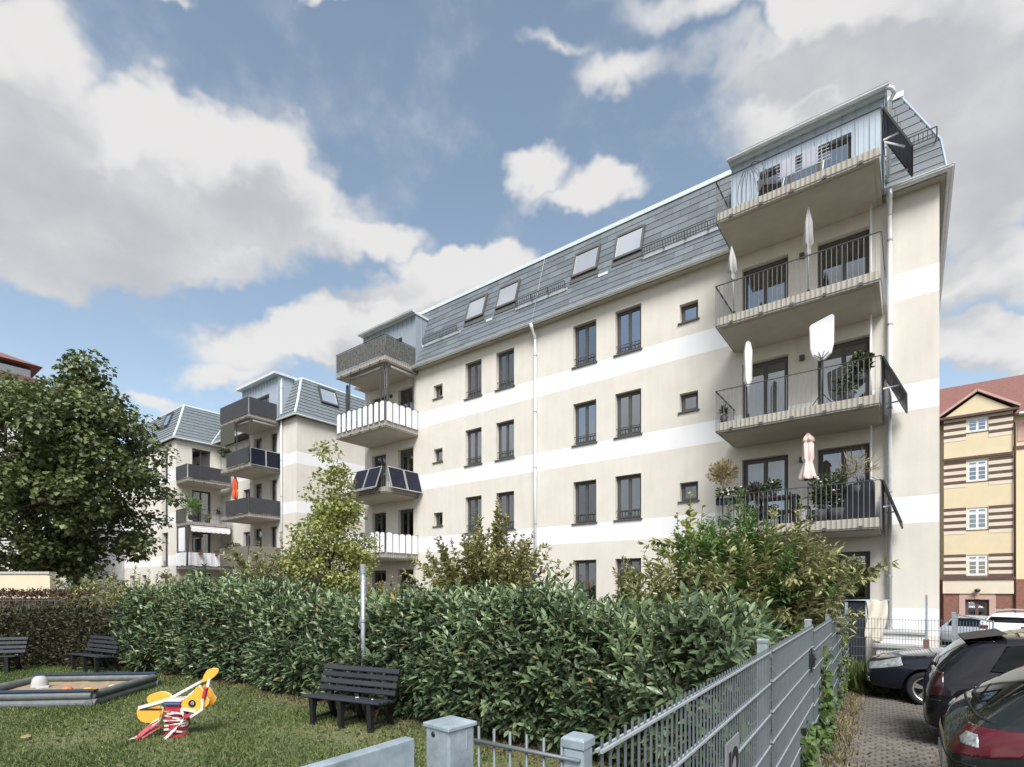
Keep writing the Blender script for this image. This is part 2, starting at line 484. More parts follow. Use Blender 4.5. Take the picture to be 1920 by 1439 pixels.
# ------------------------------------------------------------------ helpers
class MB:
    """collects shapes, then builds them as ONE mesh object"""

    def __init__(self):
        self.v, self.f, self.m = [], [], []

    def add(self, vs, fs, mi=0):
        k = len(self.v)
        self.v.extend([tuple(p) for p in vs])
        for f in fs:
            self.f.append(tuple(i + k for i in f))
            self.m.append(mi)
        return self

    def box(self, lo, hi, mi=0, fn=None):
        x0, y0, z0 = lo
        x1, y1, z1 = hi
        vs = [(x0, y0, z0), (x1, y0, z0), (x1, y1, z0), (x0, y1, z0), (x0, y0, z1), (x1, y0, z1), (x1, y1, z1), (x0, y1, z1)]
        if fn:
            vs = [fn(*p) for p in vs]
        return self.add(vs, [(0, 3, 2, 1), (4, 5, 6, 7), (0, 1, 5, 4), (1, 2, 6, 5), (2, 3, 7, 6), (3, 0, 4, 7)], mi)

    def cbox(self, lo, hi, c, mi=0, fn=None):
        """box with chamfered top and vertical edges"""
        x0, y0, z0 = lo
        x1, y1, z1 = hi
        vs = [(x0, y0, z0), (x1, y0, z0), (x1, y1, z0), (x0, y1, z0),
              (x0, y0, z1 - c), (x1, y0, z1 - c), (x1, y1, z1 - c), (x0, y1, z1 - c),
              (x0 + c, y0 + c, z1), (x1 - c, y0 + c, z1), (x1 - c, y1 - c, z1), (x0 + c, y1 - c, z1)]
        if fn:
            vs = [fn(*p) for p in vs]
        return self.add(vs, [(0, 3, 2, 1), (0, 1, 5, 4), (1, 2, 6, 5), (2, 3, 7, 6), (3, 0, 4, 7),
                             (4, 5, 9, 8), (5, 6, 10, 9), (6, 7, 11, 10), (7, 4, 8, 11), (8, 9, 10, 11)], mi)

    def bar(self, a, b, w, h=None, mi=0, up=(0, 0, 1)):
        """square bar from a to b"""
        h = w if h is None else h
        a, b = Vector(a), Vector(b)
        d = (b - a).normalized()
        u = Vector(up)
        if abs(d.dot(u)) > 0.98:
            u = Vector((1, 0, 0))
        s = d.cross(u).normalized() * (w / 2)
        t = s.cross(d).normalized() * (h / 2)
        vs = [a - s - t, a + s - t, a + s + t, a - s + t, b - s - t, b + s - t, b + s + t, b - s + t]
        return self.add(vs, [(0, 3, 2, 1), (4, 5, 6, 7), (0, 1, 5, 4), (1, 2, 6, 5), (2, 3, 7, 6), (3, 0, 4, 7)], mi)

    def tube(self, pts, r, n=8, mi=0, cap=True):
        pts = [Vector(p) for p in pts]
        rs = r if isinstance(r, (list, tuple)) else [r] * len(pts)
        rings = []
        k = len(self.v)
        ref = Vector((0.123, 0.456, 0.88))
        for i, p in enumerate(pts):
            d = (pts[min(i + 1, len(pts) - 1)] - pts[max(i - 1, 0)])
            d = d.normalized() if d.length > 1e-9 else Vector((0, 0, 1))
            s = d.cross(ref)
            if s.length < 0.05:
                s = d.cross(Vector((1, 0, 0)))
            s.normalize()
            t = d.cross(s)
            for j in range(n):
                a = 2 * PI * j / n
                self.v.append(tuple(p + (s * math.cos(a) + t * math.sin(a)) * rs[i]))
        for i in range(len(pts) - 1):
            for j in range(n):
                a, b = k + i * n + j, k + i * n + (j + 1) % n
                self.f.append((a, b, b + n, a + n))
                self.m.append(mi)
        if cap:
            self.f.append(tuple(k + j for j in range(n))[::-1])
            self.m.append(mi)
            e = k + (len(pts) - 1) * n
            self.f.append(tuple(e + j for j in range(n)))
            self.m.append(mi)
        return self

    def lathe(self, prof, n=16, mi=0, c=(0, 0, 0), axis='z'):
        """profile of (radius, height)"""
        k = len(self.v)
        for r, h in prof:
            for j in range(n):
                a = 2 * PI * j / n
                p = (r * math.cos(a), r * math.sin(a), h)
                if axis == 'y':
                    p = (p[0], p[2], p[1])
                elif axis == 'x':
                    p = (p[2], p[0], p[1])
                self.v.append((c[0] + p[0], c[1] + p[1], c[2] + p[2]))
        for i in range(len(prof) - 1):
            for j in range(n):
                a, b = k + i * n + j, k + i * n + (j + 1) % n
                self.f.append((a, b, b + n, a + n))
                self.m.append(mi)
        return self

    def prism(self, poly, w0, w1, fn, mi=0, mside=None):
        """2D polygon extruded from w0 to w1; fn(u, w, z) -> xyz"""
        n = len(poly)
        vs = [fn(u, w0, z) for u, z in poly] + [fn(u, w1, z) for u, z in poly]
        k = len(self.v)
        self.v.extend([tuple(p) for p in vs])
        self.f.append(tuple(k + i for i in range(n)))
        self.m.append(mi)
        self.f.append(tuple(k + n + i for i in range(n))[::-1])
        self.m.append(mi)
        for i in range(n):
            j = (i + 1) % n
            self.f.append((k + i, k + n + i, k + n + j, k + j))
            self.m.append(mi if mside is None else mside)
        return self

    def mesh(self, name, mats, smooth=False):
        me = bpy.data.meshes.new(name)
        me.from_pydata(self.v, [], self.f)
        ms = mats if isinstance(mats, (list, tuple)) else [mats]
        for m in ms:
            me.materials.append(MATS[m])
        if len(ms) > 1:
            me.polygons.foreach_set('material_index', self.m)
        if smooth:
            me.polygons.foreach_set('use_smooth', [True] * len(me.polygons))
        me.update()
        return me

    def build(self, name, mats, parent=None, smooth=False, bevel=0):
        return obj(name, self.mesh(name, mats, smooth), parent, bevel=bevel)


def obj(name, me, parent=None, loc=None, rot=None, bevel=0):
    """link a mesh; built in world coordinates, a child of a root is moved back by the root's place"""
    o = bpy.data.objects.new(name, me)
    C.objects.link(o)
    if parent is not None:
        o.parent = parent
        if loc is None and 'origin' in ROOTS.get(parent.name, {}):
            o.location = -parent.location
    if loc is not None:
        o.location = loc
        if parent is not None and 'origin' in ROOTS.get(parent.name, {}):
            o.location = Vector(loc) - parent.location
    if rot is not None:
        o.rotation_euler = rot
    if bevel:
        md = o.modifiers.new('bevel', 'BEVEL')
        md.width = bevel
        md.segments = 2
        md.limit_method = 'ANGLE'
        md.angle_limit = R(40)
    return o


ROOTS = {}


def tag(o, label, cat, group=None, kind=None):
    o['label'] = label
    o['category'] = cat
    if group:
        o['group'] = group
    if kind:
        o['kind'] = kind
    return o


def thing(name, label, cat, loc=(0, 0, 0), rz=0.0, group=None, local=False):
    """an Empty at the thing's base; local=False: its parts are written in world coordinates"""
    o = bpy.data.objects.new(name, None)
    o.empty_display_size = 0.2
    C.objects.link(o)
    o.location = loc
    o.rotation_euler = (0, 0, rz)
    tag(o, label, cat, group)
    if not local:
        ROOTS[o.name] = {'origin': True}
    return o


def struct(o, kind='structure'):
    o['kind'] = kind
    return o


def copy_tree(o, parent=None):
    c = o.copy()
    C.objects.link(c)
    c.parent = parent
    for ch in list(o.children):
        copy_tree(ch, c)
    return c


def smoothstep(a, b, x):
    t = np.clip((x - a) / (b - a), 0, 1)
    return t * t * (3 - 2 * t)


# ------------------------------------------------------------------ terrain
def height(x, y):
    """ground height: the parking strip falls from the path, the lawn lies lower, the street lower still"""
    x = np.asarray(x, float)
    y = np.asarray(y, float)
    park = -0.45 * np.clip((y - 1.0) / 10.0, 0, 1)
    low = np.full_like(x, -0.45)
    t = smoothstep(-1.45, -0.75, x + 0.039 * y)
    near = smoothstep(1.0, 0.2, y) * smoothstep(-3.2, -1.6, x)     # the path the photo was taken from
    t = np.maximum(t, near)
    z = low * (1 - t) + park * t
    street = smoothstep(14.5, 50, y) * smoothstep(0.6, 1.0, x)
    z = z - 1.15 * street
    return z


def grid_mesh(name, xs, ys, m, lift=0.0, uvnoise=0.0):
    X, Y = np.meshgrid(xs, ys)
    Z = height(X, Y) + lift
    if uvnoise:
        Z = Z + rng.normal(0, uvnoise, Z.shape)
    nx, ny = len(xs), len(ys)
    v = np.stack([X.ravel(), Y.ravel(), Z.ravel()], 1)
    i = np.arange((nx - 1) * (ny - 1))
    r, c = i // (nx - 1), i % (nx - 1)
    a = r * nx + c
    f = np.stack([a, a + 1, a + nx + 1, a + nx], 1)
    me = bpy.data.meshes.new(name)
    me.from_pydata(v.tolist(), [], f.tolist())
    me.materials.append(MATS[m])
    me.polygons.foreach_set('use_smooth', [True] * len(me.polygons))
    return me


xs = np.concatenate([[-1500, -700, -300, -150, -80], np.arange(-60, -6, 2.0), np.arange(-6, 4, 0.2), np.arange(4, 20, 1.0), [20, 30, 60, 150, 400, 1500]])
ys = np.concatenate([[-1500, -500, -120, -40, -10], np.arange(-4, 16, 0.4), np.arange(16, 40, 1.0), [40, 60, 100, 200, 500, 1500]])
struct(obj('ground', grid_mesh('ground', xs, ys, 'soil')))
lawn_me = grid_mesh('lawn', np.arange(-24, -1.1, 0.3), np.arange(-3, 5.9, 0.3), 'lawn_soil', 0.012, 0.004)
struct(obj('lawn', lawn_me))
struct(obj('parking_ground', grid_mesh('parking_ground', np.arange(-0.72, 9.1, 0.36), np.arange(-3, 13.95, 0.3), 'joint_soil', 0.01)))
struct(obj('street', grid_mesh('street', np.arange(0.9, 60, 1.5), np.concatenate([np.arange(14.3, 47, 1.0), [47.3]]), 'asphalt', 0.012)))


# ------------------------------------------------------------------ building kit
def front_of(yp):
    """facade that looks towards -y: u runs along x, w goes inwards"""
    return lambda u, w, z: (u, yp + w, z)


def side_of(xp):
    """facade that looks towards +x: u runs along y, w goes inwards"""
    return lambda u, w, z: (xp - w, u, z)


def wall_mesh(P, u0, u1, z0, z1, openings, bands, th=0.3):
    """a wall with real openings and reveals; bands of white paint are cut into it"""
    us = sorted({u0, u1, *[o[0] for o in openings], *[o[1] for o in openings]})
    zs = sorted({z0, z1, *[o[2] for o in openings], *[o[3] for o in openings], *[b for bd in bands for b in bd if z0 < b < z1]})
    mb = MB()
    for i in range(len(us) - 1):
        for j in range(len(zs) - 1):
            cu, cz = (us[i] + us[i + 1]) / 2, (zs[j] + zs[j + 1]) / 2
            if any(o[0] < cu < o[1] and o[2] < cz < o[3] for o in openings):
                continue
            mi = 1 if any(a < cz < b for a, b in bands) else 0
            mb.add([P(us[i], 0, zs[j]), P(us[i + 1], 0, zs[j]), P(us[i + 1], 0, zs[j + 1]), P(us[i], 0, zs[j + 1])], [(0, 1, 2, 3)], mi)
    for a, b, c, d in [o[:4] for o in openings]:
        mb.add([P(a, 0, c), P(a, th, c), P(a, th, d), P(a, 0, d)], [(0, 1, 2, 3)])
        mb.add([P(b, 0, c), P(b, th, c), P(b, th, d), P(b, 0, d)], [(3, 2, 1, 0)])
        mb.add([P(a, 0, d), P(b, 0, d), P(b, th, d), P(a, th, d)], [(0, 1, 2, 3)])
        mb.add([P(a, 0, c), P(b, 0, c), P(b, th, c), P(a, th, c)], [(3, 2, 1, 0)])
    return mb


def curtain_mb(P, u0, u1, z0, z1, w, amp=0.03, wave=0.09, ph=0.0):
    mb = MB()
    n = max(6, int((u1 - u0) / 0.022))
    vs, fs = [], []
    for i in range(n + 1):
        u = u0 + (u1 - u0) * i / n
        d = amp * math.sin(2 * PI * u / wave + ph) + 0.4 * amp * math.sin(2 * PI * u / (wave * 2.7) + 1)
        vs += [P(u, w + d, z0), P(u, w + d * 0.6, z1)]
    for i in range(n):
        fs.append((2 * i, 2 * i + 2, 2 * i + 3, 2 * i + 1))
    return mb.add(vs, fs)


def window(parent, P, u0, u1, z0, z1, leaves=2, rec=0.17, sill=True, guard=False, glass='glass', curtain=None,
           fm='frame', fw=0.055, room='room', name='window', muntins=0, transom=None, slim=False, proj=0.05):
    fr = MB()
    g = 0.004
    a, b, c, d = u0 + g, u1 - g, z0 + g, z1 - g
    fr.box((a, rec, c), (a + fw, rec + 0.07, d), fn=P)
    fr.box((b - fw, rec, c), (b, rec + 0.07, d), fn=P)
    fr.box((a + fw, rec, d - fw), (b - fw, rec + 0.07, d), fn=P)
    fr.box((a + fw, rec, c), (b - fw, rec + 0.07, c + fw), fn=P)
    bays = []
    n = leaves
    wd = (b - a - 2 * fw)
    zt = d - fw
    rows = [(c + fw, d - fw)]
    if transom:
        fr.box((a + fw, rec + 0.002, transom - fw * 0.5), (b - fw, rec + 0.068, transom + fw * 0.5), fn=P)
        rows = [(c + fw, transom - fw * 0.5), (transom + fw * 0.5, d - fw)]
    for i in range(n):
        s0 = a + fw + wd * i / n
        s1 = a + fw + wd * (i + 1) / n
        for (r0, r1) in rows:
            sw = fw * (0.6 if slim else 0.9)
            q = 0.018
            fr.box((s0, rec - q, r0), (s0 + sw, rec + 0.045, r1), fn=P)
            fr.box((s1 - sw, rec - q, r0), (s1, rec + 0.045, r1), fn=P)
            fr.box((s0 + sw, rec - q, r1 - sw), (s1 - sw, rec + 0.045, r1), fn=P)
            fr.box((s0 + sw, rec - q, r0), (s1 - sw, rec + 0.045, r0 + sw), fn=P)
            bays.append((s0 + sw, s1 - sw, r0 + sw, r1 - sw))
            if muntins and (r1 - r0) > 0.7:
                for k in range(1, muntins + 1):
                    zz = r0 + sw + (r1 - r0 - 2 * sw) * k / (muntins + 1)
                    fr.box((s0 + sw, rec - 0.01, zz - 0.018), (s1 - sw, rec + 0.03, zz + 0.018), fn=P)
    o = fr.build(name, fm, parent)
    for (s0, s1, r0, r1) in bays:
        MB().box((s0 - 0.004, rec + 0.012, r0 - 0.004), (s1 + 0.004, rec + 0.022, r1 + 0.004), fn=P).build('pane', glass, o)
    if sill:
        MB().box((u0 - 0.05, -proj, z0 - 0.045), (u1 + 0.05, rec + 0.01, z0 - 0.003), fn=P).build('sill', 'sill', o)
    if guard:
        gm = MB()
        for zz in (z0 + 0.10, z0 + 0.31):
            gm.box((u0 + 0.006, 0.065, zz - 0.012), (u1 - 0.006, 0.085, zz + 0.012), fn=P)
        k = max(3, int((u1 - u0) / 0.115))
        for i in range(1, k):
            uu = u0 + (u1 - u0) * i / k
            gm.box((uu - 0.007, 0.068, z0 + 0.04), (uu + 0.007, 0.082, z0 + 0.31), fn=P)
        gm.build('guard_rail', 'rail', o)
    # near-black panel stands for the unlit room seen through the glass
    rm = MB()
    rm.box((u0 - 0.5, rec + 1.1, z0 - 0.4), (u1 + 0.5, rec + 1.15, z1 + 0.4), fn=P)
    rm.build('dark_backing', room, o)
    if curtain:
        kind, f0, f1 = curtain[:3]
        zz0 = curtain[3] if len(curtain) > 3 else 0.0
        cu0, cu1 = a + wd * f0 + 0.02, a + fw + wd * f1 + 0.02
        curtain_mb(P, cu0, cu1, z0 + 0.02 + zz0 * (z1 - z0), z1 - 0.05, rec + 0.16, ph=u0 * 7).build('curtain', kind, o, smooth=True)
    return o


BAL_MESH = {}


def bal_mesh(h):
    k = round(h, 3)
    if k not in BAL_MESH:
        BAL_MESH[k] = MB().box((-0.0055, -0.0055, 0), (0.0055, 0.0055, h)).mesh('baluster', 'rail_bar')
    return BAL_MESH[k]


def balcony(parent, x0, x1, yf, yb, zb, th=0.28, top=1.12, sp=0.105, axis='front', sides=(True, True), light=False, rails=True):
    """slab with a railing of round bars hung outside it. axis front: sticks out towards -y; axis side: towards +x"""
    if axis == 'front':
        F = lambda u, d, z: (u, yb - d, z)
        u0, u1, dep = x0, x1, yb - yf
    else:
        F = lambda u, d, z: (x0 + d, u, z)
        u0, u1, dep = yf, yb, x1 - x0
    sl = MB()
    sl.box((u0, 0.003, zb + 0.02), (u1, dep, zb + th), fn=F)
    sl.box((u0 + 0.10, 0.003, zb), (u1 - 0.10, dep - 0.10, zb + 0.019), fn=F)
    o = sl.build('balcony', 'concrete', parent, bevel=0.012)
    e = 0.035
    if rails:
        hr = MB()
        zt = zb + top
        pts = [F(u0 - e, 0.02, zt), F(u0 - e, dep + e, zt), F(u1 + e, dep + e, zt), F(u1 + e, 0.02, zt)]
        segs = [(0, 1, sides[0]), (1, 2, True), (2, 3, sides[1])]
        for a, b, on in segs:
            if on:
                hr.bar(pts[a], pts[b], 0.04, 0.012)
                lo = [(p[0], p[1], zb + 0.05) for p in (pts[a], pts[b])]
                hr.bar(lo[0], lo[1], 0.012, 0.03)
        hr.build('handrail', 'rail', o)
        bm = bal_mesh(top - 0.03)
        n = int(round((u1 - u0 + 2 * e) / sp))
        for i in range(n + 1):
            u = u0 - e + (u1 - u0 + 2 * e) * i / n
            obj('baluster', bm, o, loc=F(u, dep + e, zb + 0.02))
        nd = int(round(dep / sp))
        for si, uu in ((0, u0 - e), (1, u1 + e)):
            if not sides[si]:
                continue
            for i in range(nd):
                obj('baluster', bm, o, loc=F(uu, dep * (i + 0.4) / nd, zb + 0.02))
        br = MB()
        nb = max(2, int((u1 - u0) / 0.62))
        for i in range(nb):
            u = u0 + (u1 - u0) * (i + 0.5) / nb
            br.box((u - 0.045, dep + 0.002, zb + 0.05), (u + 0.045, dep + 0.03, zb + 0.11), fn=F)
        br.build('bracket', 'rail', o)
    return o


def shingle_rows(a, b, n):
    """n rows of overlapping shingles between two (depth, height) points of a roof profile"""
    out = []
    for i in range(n):
        t0, t1 = i / n, (i + 1) / n
        out.append(((a[0] + (b[0] - a[0]) * t0, a[1] + (b[1] - a[1]) * t0), (a[0] + (b[0] - a[0]) * t1, a[1] + (b[1] - a[1]) * t1)))
    return out


SH = {}


def shingle_mesh(w, dy, dz, m='slate'):
    """one shingle: lower edge proud, upper edge tucked in"""
    k = (round(w, 3), round(dy, 3), round(dz, 3))
    if k not in SH:
        L = math.hypot(dy, dz)
        nx, nz = -dz / L, dy / L          # outward normal in the (y, z) plane
        g = 0.004
        lo0, lo1 = 0.008, 0.026
        prof = [(0 + nx * lo0, 0 + nz * lo0), (0 + nx * lo1, 0 + nz * lo1), (dy + nx * 0.012, dz + nz * 0.012), (dy + nx * 0.002, dz + nz * 0.002)]
        vs = [(g, p[0], p[1]) for p in prof] + [(w - g, p[0], p[1]) for p in prof]
        mb = MB().add(vs, [(0, 1, 2, 3), (7, 6, 5, 4), (0, 4, 5, 1), (1, 5, 6, 2), (2, 6, 7, 3), (3, 7, 4, 0)])
        SH[k] = mb.mesh('shingle', m)
    return SH[k]


def pipe_parts(parent, x, y, ztop, zbot, r=0.05, gut=None):
    mb = MB()
    if gut:
        mb.tube([gut, (gut[0], gut[1] + 0.02, gut[2] - 0.16), (x, y, gut[2] - 0.42), (x, y, ztop)], [0.09, 0.06, r, r], 10)
    mb.tube([(x, y, ztop), (x, y, zbot)], r, 10)
    o = mb.build('downpipe', 'zinc', parent, smooth=True)
    cl = MB()
    z = ztop - 0.6
    while z > zbot + 0.4:
        cl.lathe([(r + 0.002, -0.02), (r + 0.010, -0.02), (r + 0.010, 0.02), (r + 0.002, 0.02)], 10, c=(x, y, z))
        cl.box((x - 0.012, y + r, z - 0.012), (x + 0.012, y + 0.16, z + 0.012))
        z -= 2.1
    cl.build('pipe_clamp', 'galv', o)
    return o

# ------------------------------------------------------------------ main apartment building
YF = 16.3                      # facade plane
XL, XR = -21.5, 0.55
ST = 2.79                      # storey height
EAVE = 11.5
G = -0.6
P = front_of(YF)
main = thing('apartment_building', 'long cream apartment block with white bands, dark windows and grey shingled mansard roof', 'building', (-10.5, 22, -0.45))
bands = [(9.55 - ST * k - 0.67, 9.55 - ST * k) for k in range(3)] + [(0.54, 1.2)]
ops = []
wins = []
for k in range(4):
    dz = -ST * k
    for (a, b) in ((-9.62, -8.70), (-7.98, -7.05), (-14.82, -13.93), (-13.17, -12.27)):
        o = (a, b, 9.58 + dz, 11.06 + dz)
        ops.append(o)
        wins.append((o, k, 'tall'))
    for (a, b) in ((-5.77, -5.20), (-16.69, -16.15)):
        o = (a, b, 9.99 + dz, 10.57 + dz)
        ops.append(o)
        wins.append((o, k, 'small'))
doors = []
RB = [11.39 - ST * k for k in range(4)]        # underside of the right hand balconies
LB = [11.31 - ST * k for k in range(4)]        # underside of the left hand balconies
for k in range(4):
    zt = 11.02 - ST * k
    zb = 8.60 - ST * k + 0.28 + 0.02
    for (a, b) in ((-3.93, -2.72), (-2.01, -0.83)):
        o = (a, b, zb, zt)
        ops.append(o)
        doors.append((o, k, 'R'))
    for (a, b) in ((-20.95, -19.91), (-19.05, -18.0)):
        o = (a, b, zb - 0.08, zt - 0.1)
        ops.append(o)
        doors.append((o, k, 'L'))
wm = wall_mesh(P, XL, XR, G, EAVE, ops, bands)
YB = 28.5
# the other three walls
for (a, b) in (((XR, YF), (XR, YB)), ((XR, YB), (XL, YB)), ((XL, YB), (XL, YF))):
    zs = sorted({G, EAVE, *[q for bd in bands for q in bd]})
    for i in range(len(zs) - 1):
        mi = 1 if any(p0 < (zs[i] + zs[i + 1]) / 2 < p1 for p0, p1 in bands) else 0
        wm.add([(*a, zs[i]), (*b, zs[i]), (*b, zs[i + 1]), (*a, zs[i + 1])], [(0, 1, 2, 3)], mi)
wm.build('wall', ['render', 'render_white'], main)

curt = {(0, -14.82): ('curtain_white', 0.25, 0.95), (0, -16.69): ('curtain_pink', 0.4, 1.0, 0.1), (3, -9.62): ('curtain_grey', 0.0, 0.6),
        (3, -7.98): ('curtain_white', 0.75, 1.0, 0.2), (2, -13.17): ('curtain_white', 0.1, 0.5), (1, -14.82): ('curtain_white', 0.2, 0.4),
        (3, -14.82): ('curtain_grey', 0.1, 0.8), (1, -13.17): ('curtain_white', 0.25, 0.45), (1, -7.98): ('curtain_grey', 0.0, 0.35), (0, -7.98): ('curtain_grey', 0.6, 1.0),
        (2, -9.62): ('curtain_white', 0.0, 0.22), (1, -9.62): ('curtain_white', 0.8, 1.0), (0, -13.17): ('curtain_white', 0.78, 1.0, 0.3), (2, -14.82): ('curtain_grey', 0.0, 0.4), (0, -9.62): ('curtain_white', 0.0, 0.15), (2, -7.98): ('curtain_white', 0.0, 1.0, 0.72)}
for (o, k, kind) in wins:
    if kind == 'tall':
        gl = 'glass_sky' if (k, o[0]) in ((0, -7.98), (1, -9.62), (1, -7.98), (1, -13.17), (2, -7.98), (1, -14.82)) else 'glass'
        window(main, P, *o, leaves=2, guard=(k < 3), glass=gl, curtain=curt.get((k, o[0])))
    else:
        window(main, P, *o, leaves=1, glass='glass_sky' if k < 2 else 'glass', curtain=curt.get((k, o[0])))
for (o, k, side) in doors:
    cu, room, gl = None, 'room', 'glass'
    if side == 'R':
        if k == 0:
            gl = 'glass'
            cu = ('curtain_white', 0.05, 0.95, -0.0)
        if k == 2 and o[0] < -3:
            cu = ('curtain_grey', 0.0, 1.0)
        if k == 2 and o[0] > -3:
            cu = ('warm_orange', 0.0, 1.0, 0.45)  # orange sheet behind the upper part of the right door
        if k == 1:
            gl = 'glass_sky'
    else:
        cu = ('curtain_grey', 0.1, 0.5) if k in (1, 2) else None
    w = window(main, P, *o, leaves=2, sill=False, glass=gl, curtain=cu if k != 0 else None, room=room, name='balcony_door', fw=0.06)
    if side == 'R' and k == 0:
        # white half height blinds behind the lower part of the glass
        MB().box((o[0] + 0.1, 0.36, o[2] + 0.05), (o[1] - 0.1, 0.37, o[2] + 1.12), fn=P).build('white_backing', 'fabric_white', w)

for k in range(4):
    b = balcony(main, -4.1, -0.57, 14.45, YF, RB[k])
    # thin white drain pipe standing at the back corner
    if k < 3:
        MB().tube([(-0.80, 15.98, RB[k] - ST + 0.28), (-0.80, 15.98, RB[k])], 0.028, 8).build('drain_pipe', 'white_paint', b, smooth=True)
    b2 = balcony(main, -21.1, -17.7, 14.45, YF, LB[k])
    if k == 0:
        MB().tube([(-17.80, 14.62, LB[1] + 0.28), (-17.80, 14.62, LB[0])], 0.03, 8).tube([(-17.95, 14.62, LB[1] + 0.28), (-17.95, 14.62, LB[0])], 0.02, 8).build('drain_pipe', 'rail', b2, smooth=True)
# wall lamps between the balcony doors
for k in range(3):
    lm = MB().box((-2.43, YF - 0.10, 10.72 - ST * k), (-2.31, YF - 0.002, 10.86 - ST * k))
    lm.box((-2.41, YF - 0.12, 10.74 - ST * k), (-2.33, YF - 0.10, 10.84 - ST * k))
    lm.build('wall_lamp', 'frame', main, bevel=0.006)
lm = MB().box((-19.55, YF - 0.10, 10.66), (-19.43, YF - 0.002, 10.8)).build('wall_lamp', 'frame', main, bevel=0.006)

# roof: profile (y, z) from the eave over the break to the top edge
E0, E1, E2 = (16.04, 11.56), (16.42, 12.55), (17.0, 14.45)
X0 = (XL - 0.22, XR + 0.13)
X1 = (XL - 0.05, XR + 0.03)
X2 = (XL + 0.65, XR - 0.75)
YBK = (YB + 0.25, YB - 0.12, YB - 0.7)
dk = MB()
lv = []
for (yy, zz), (xa, xb), yb in ((E0, X0, YBK[0]), (E1, X1, YBK[1]), (E2, X2, YBK[2])):
    lv.append([(xa, yy, zz), (xb, yy, zz), (xb, yb, zz), (xa, yb, zz)])
for i in range(2):
    for j in range(4):
        q = (j + 1) % 4
        dk.add([lv[i][j], lv[i][q], lv[i + 1][q], lv[i + 1][j]], [(0, 1, 2, 3)])
dk.add(lv[2], [(0, 1, 2, 3)])
dk.add(lv[0], [(3, 2, 1, 0)])
roof = dk.build('roof', 'slate_deck', main)
rows = [(r, 0) for r in shingle_rows(E0, E1, 4)] + [(r, 1) for r in shingle_rows(E1, E2, 7)]
SW = 0.585
for ri, ((p0, p1), seg) in enumerate(rows):
    me = shingle_mesh(SW, p1[0] - p0[0], p1[1] - p0[1])
    x = -17.62 + (SW / 2 if ri % 2 else 0) - SW
    while x < -4.1:
        obj('shingle', me, roof, loc=(x, p0[0], p0[1]))
        x += SW
    # end piece beside the right dormer, trimmed along the hip
    z = (p0[1] + p1[1]) / 2
    xe = X0[1] + (X1[1] - X0[1]) * (z - E0[1]) / (E1[1] - E0[1]) if seg == 0 else X1[1] + (X2[1] - X1[1]) * (z - E1[1]) / (E2[1] - E1[1])
    w = xe - (-0.62)
    half = shingle_mesh(w / 2, p1[0] - p0[0], p1[1] - p0[1])
    for q in range(2):
        obj('shingle', half, roof, loc=(-0.62 + q * w / 2, p0[0], p0[1]))
# right and left end slopes and the back: courses joined together (hardly seen)
cs = MB()
for side in (0, 1):
    sg = 1 if side else -1
    for (a, b, A0, A1, B0, B1) in ((E0, E1, X0, X1, YBK[0], YBK[1]), (E1, E2, X1, X2, YBK[1], YBK[2])):
        n = 4 if a is E0 else 7
        for i in range(n):
            t0, t1 = i / n, (i + 1) / n
            f = lambda q0, q1, t: q0 + (q1 - q0) * t
            xa, xb = f(A0[side], A1[side], t0), f(A0[side], A1[side], t1)
            za, zb = f(a[1], b[1], t0), f(a[1], b[1], t1)
            ya, yb_ = f(a[0], b[0], t0), f(B0, B1, t0)
            yc, yd = f(a[0], b[0], t1), f(B0, B1, t1)
            cs.add([(xa + sg * 0.03, ya, za), (xa + sg * 0.03, yb_, za), (xb + sg * 0.012, yd, zb), (xb + sg * 0.012, yc, zb), (xa, ya, za), (xa, yb_, za)],
                   [(0, 1, 2, 3), (0, 1, 5, 4)])
struct(cs.build('shingle_courses', 'slate', roof), 'stuff')
# pale metal capping along the top edge and down the hips
cap = MB()
cap.box((X2[0] - 0.05, E2[0] - 0.06, E2[1] - 0.01), (X2[1] + 0.05, E2[0] + 0.16, E2[1] + 0.13))
cap.box((X2[1] - 0.06, E2[0] + 0.16, E2[1] - 0.01), (X2[1] + 0.06, YBK[2], E2[1] + 0.13))
cap.box((X2[0] - 0.06, E2[0] + 0.16, E2[1] - 0.01), (X2[0] + 0.06, YBK[2], E2[1] + 0.13))
cap.build('top_capping', 'trim_pale', roof)
for sd in (0, 1):
    MB().tube([(X0[sd], E0[0] - 0.01, E0[1]), (X1[sd], E1[0] - 0.01, E1[1] + 0.01), (X2[sd], E2[0], E2[1] + 0.02)], 0.03, 8).build('hip_capping', 'zinc_light', roof)
# gutter: half round trough with outer bead, and the eave board under it
gt = MB()
prof = [(0.075 * math.cos(a), 0.075 * math.sin(a)) for a in np.linspace(PI, 2 * PI, 7)]
prof = [(-0.083, 0.012)] + prof + [(0.083, 0.012)]


def sweep(mb, path, prof, outs):
    """sweep the profile along the eave path; outs = outward unit vectors at each corner"""
    k = len(mb.v)
    n = len(prof)
    for p, o in zip(path, outs):
        for (d, h) in prof:
            mb.v.append((p[0] - o[0] * d, p[1] - o[1] * d, p[2] + h))
    for i in range(len(path) - 1):
        for j in range(n - 1):
            a = k + i * n + j
            mb.f.append((a, a + 1, a + n + 1, a + n))
            mb.m.append(0)


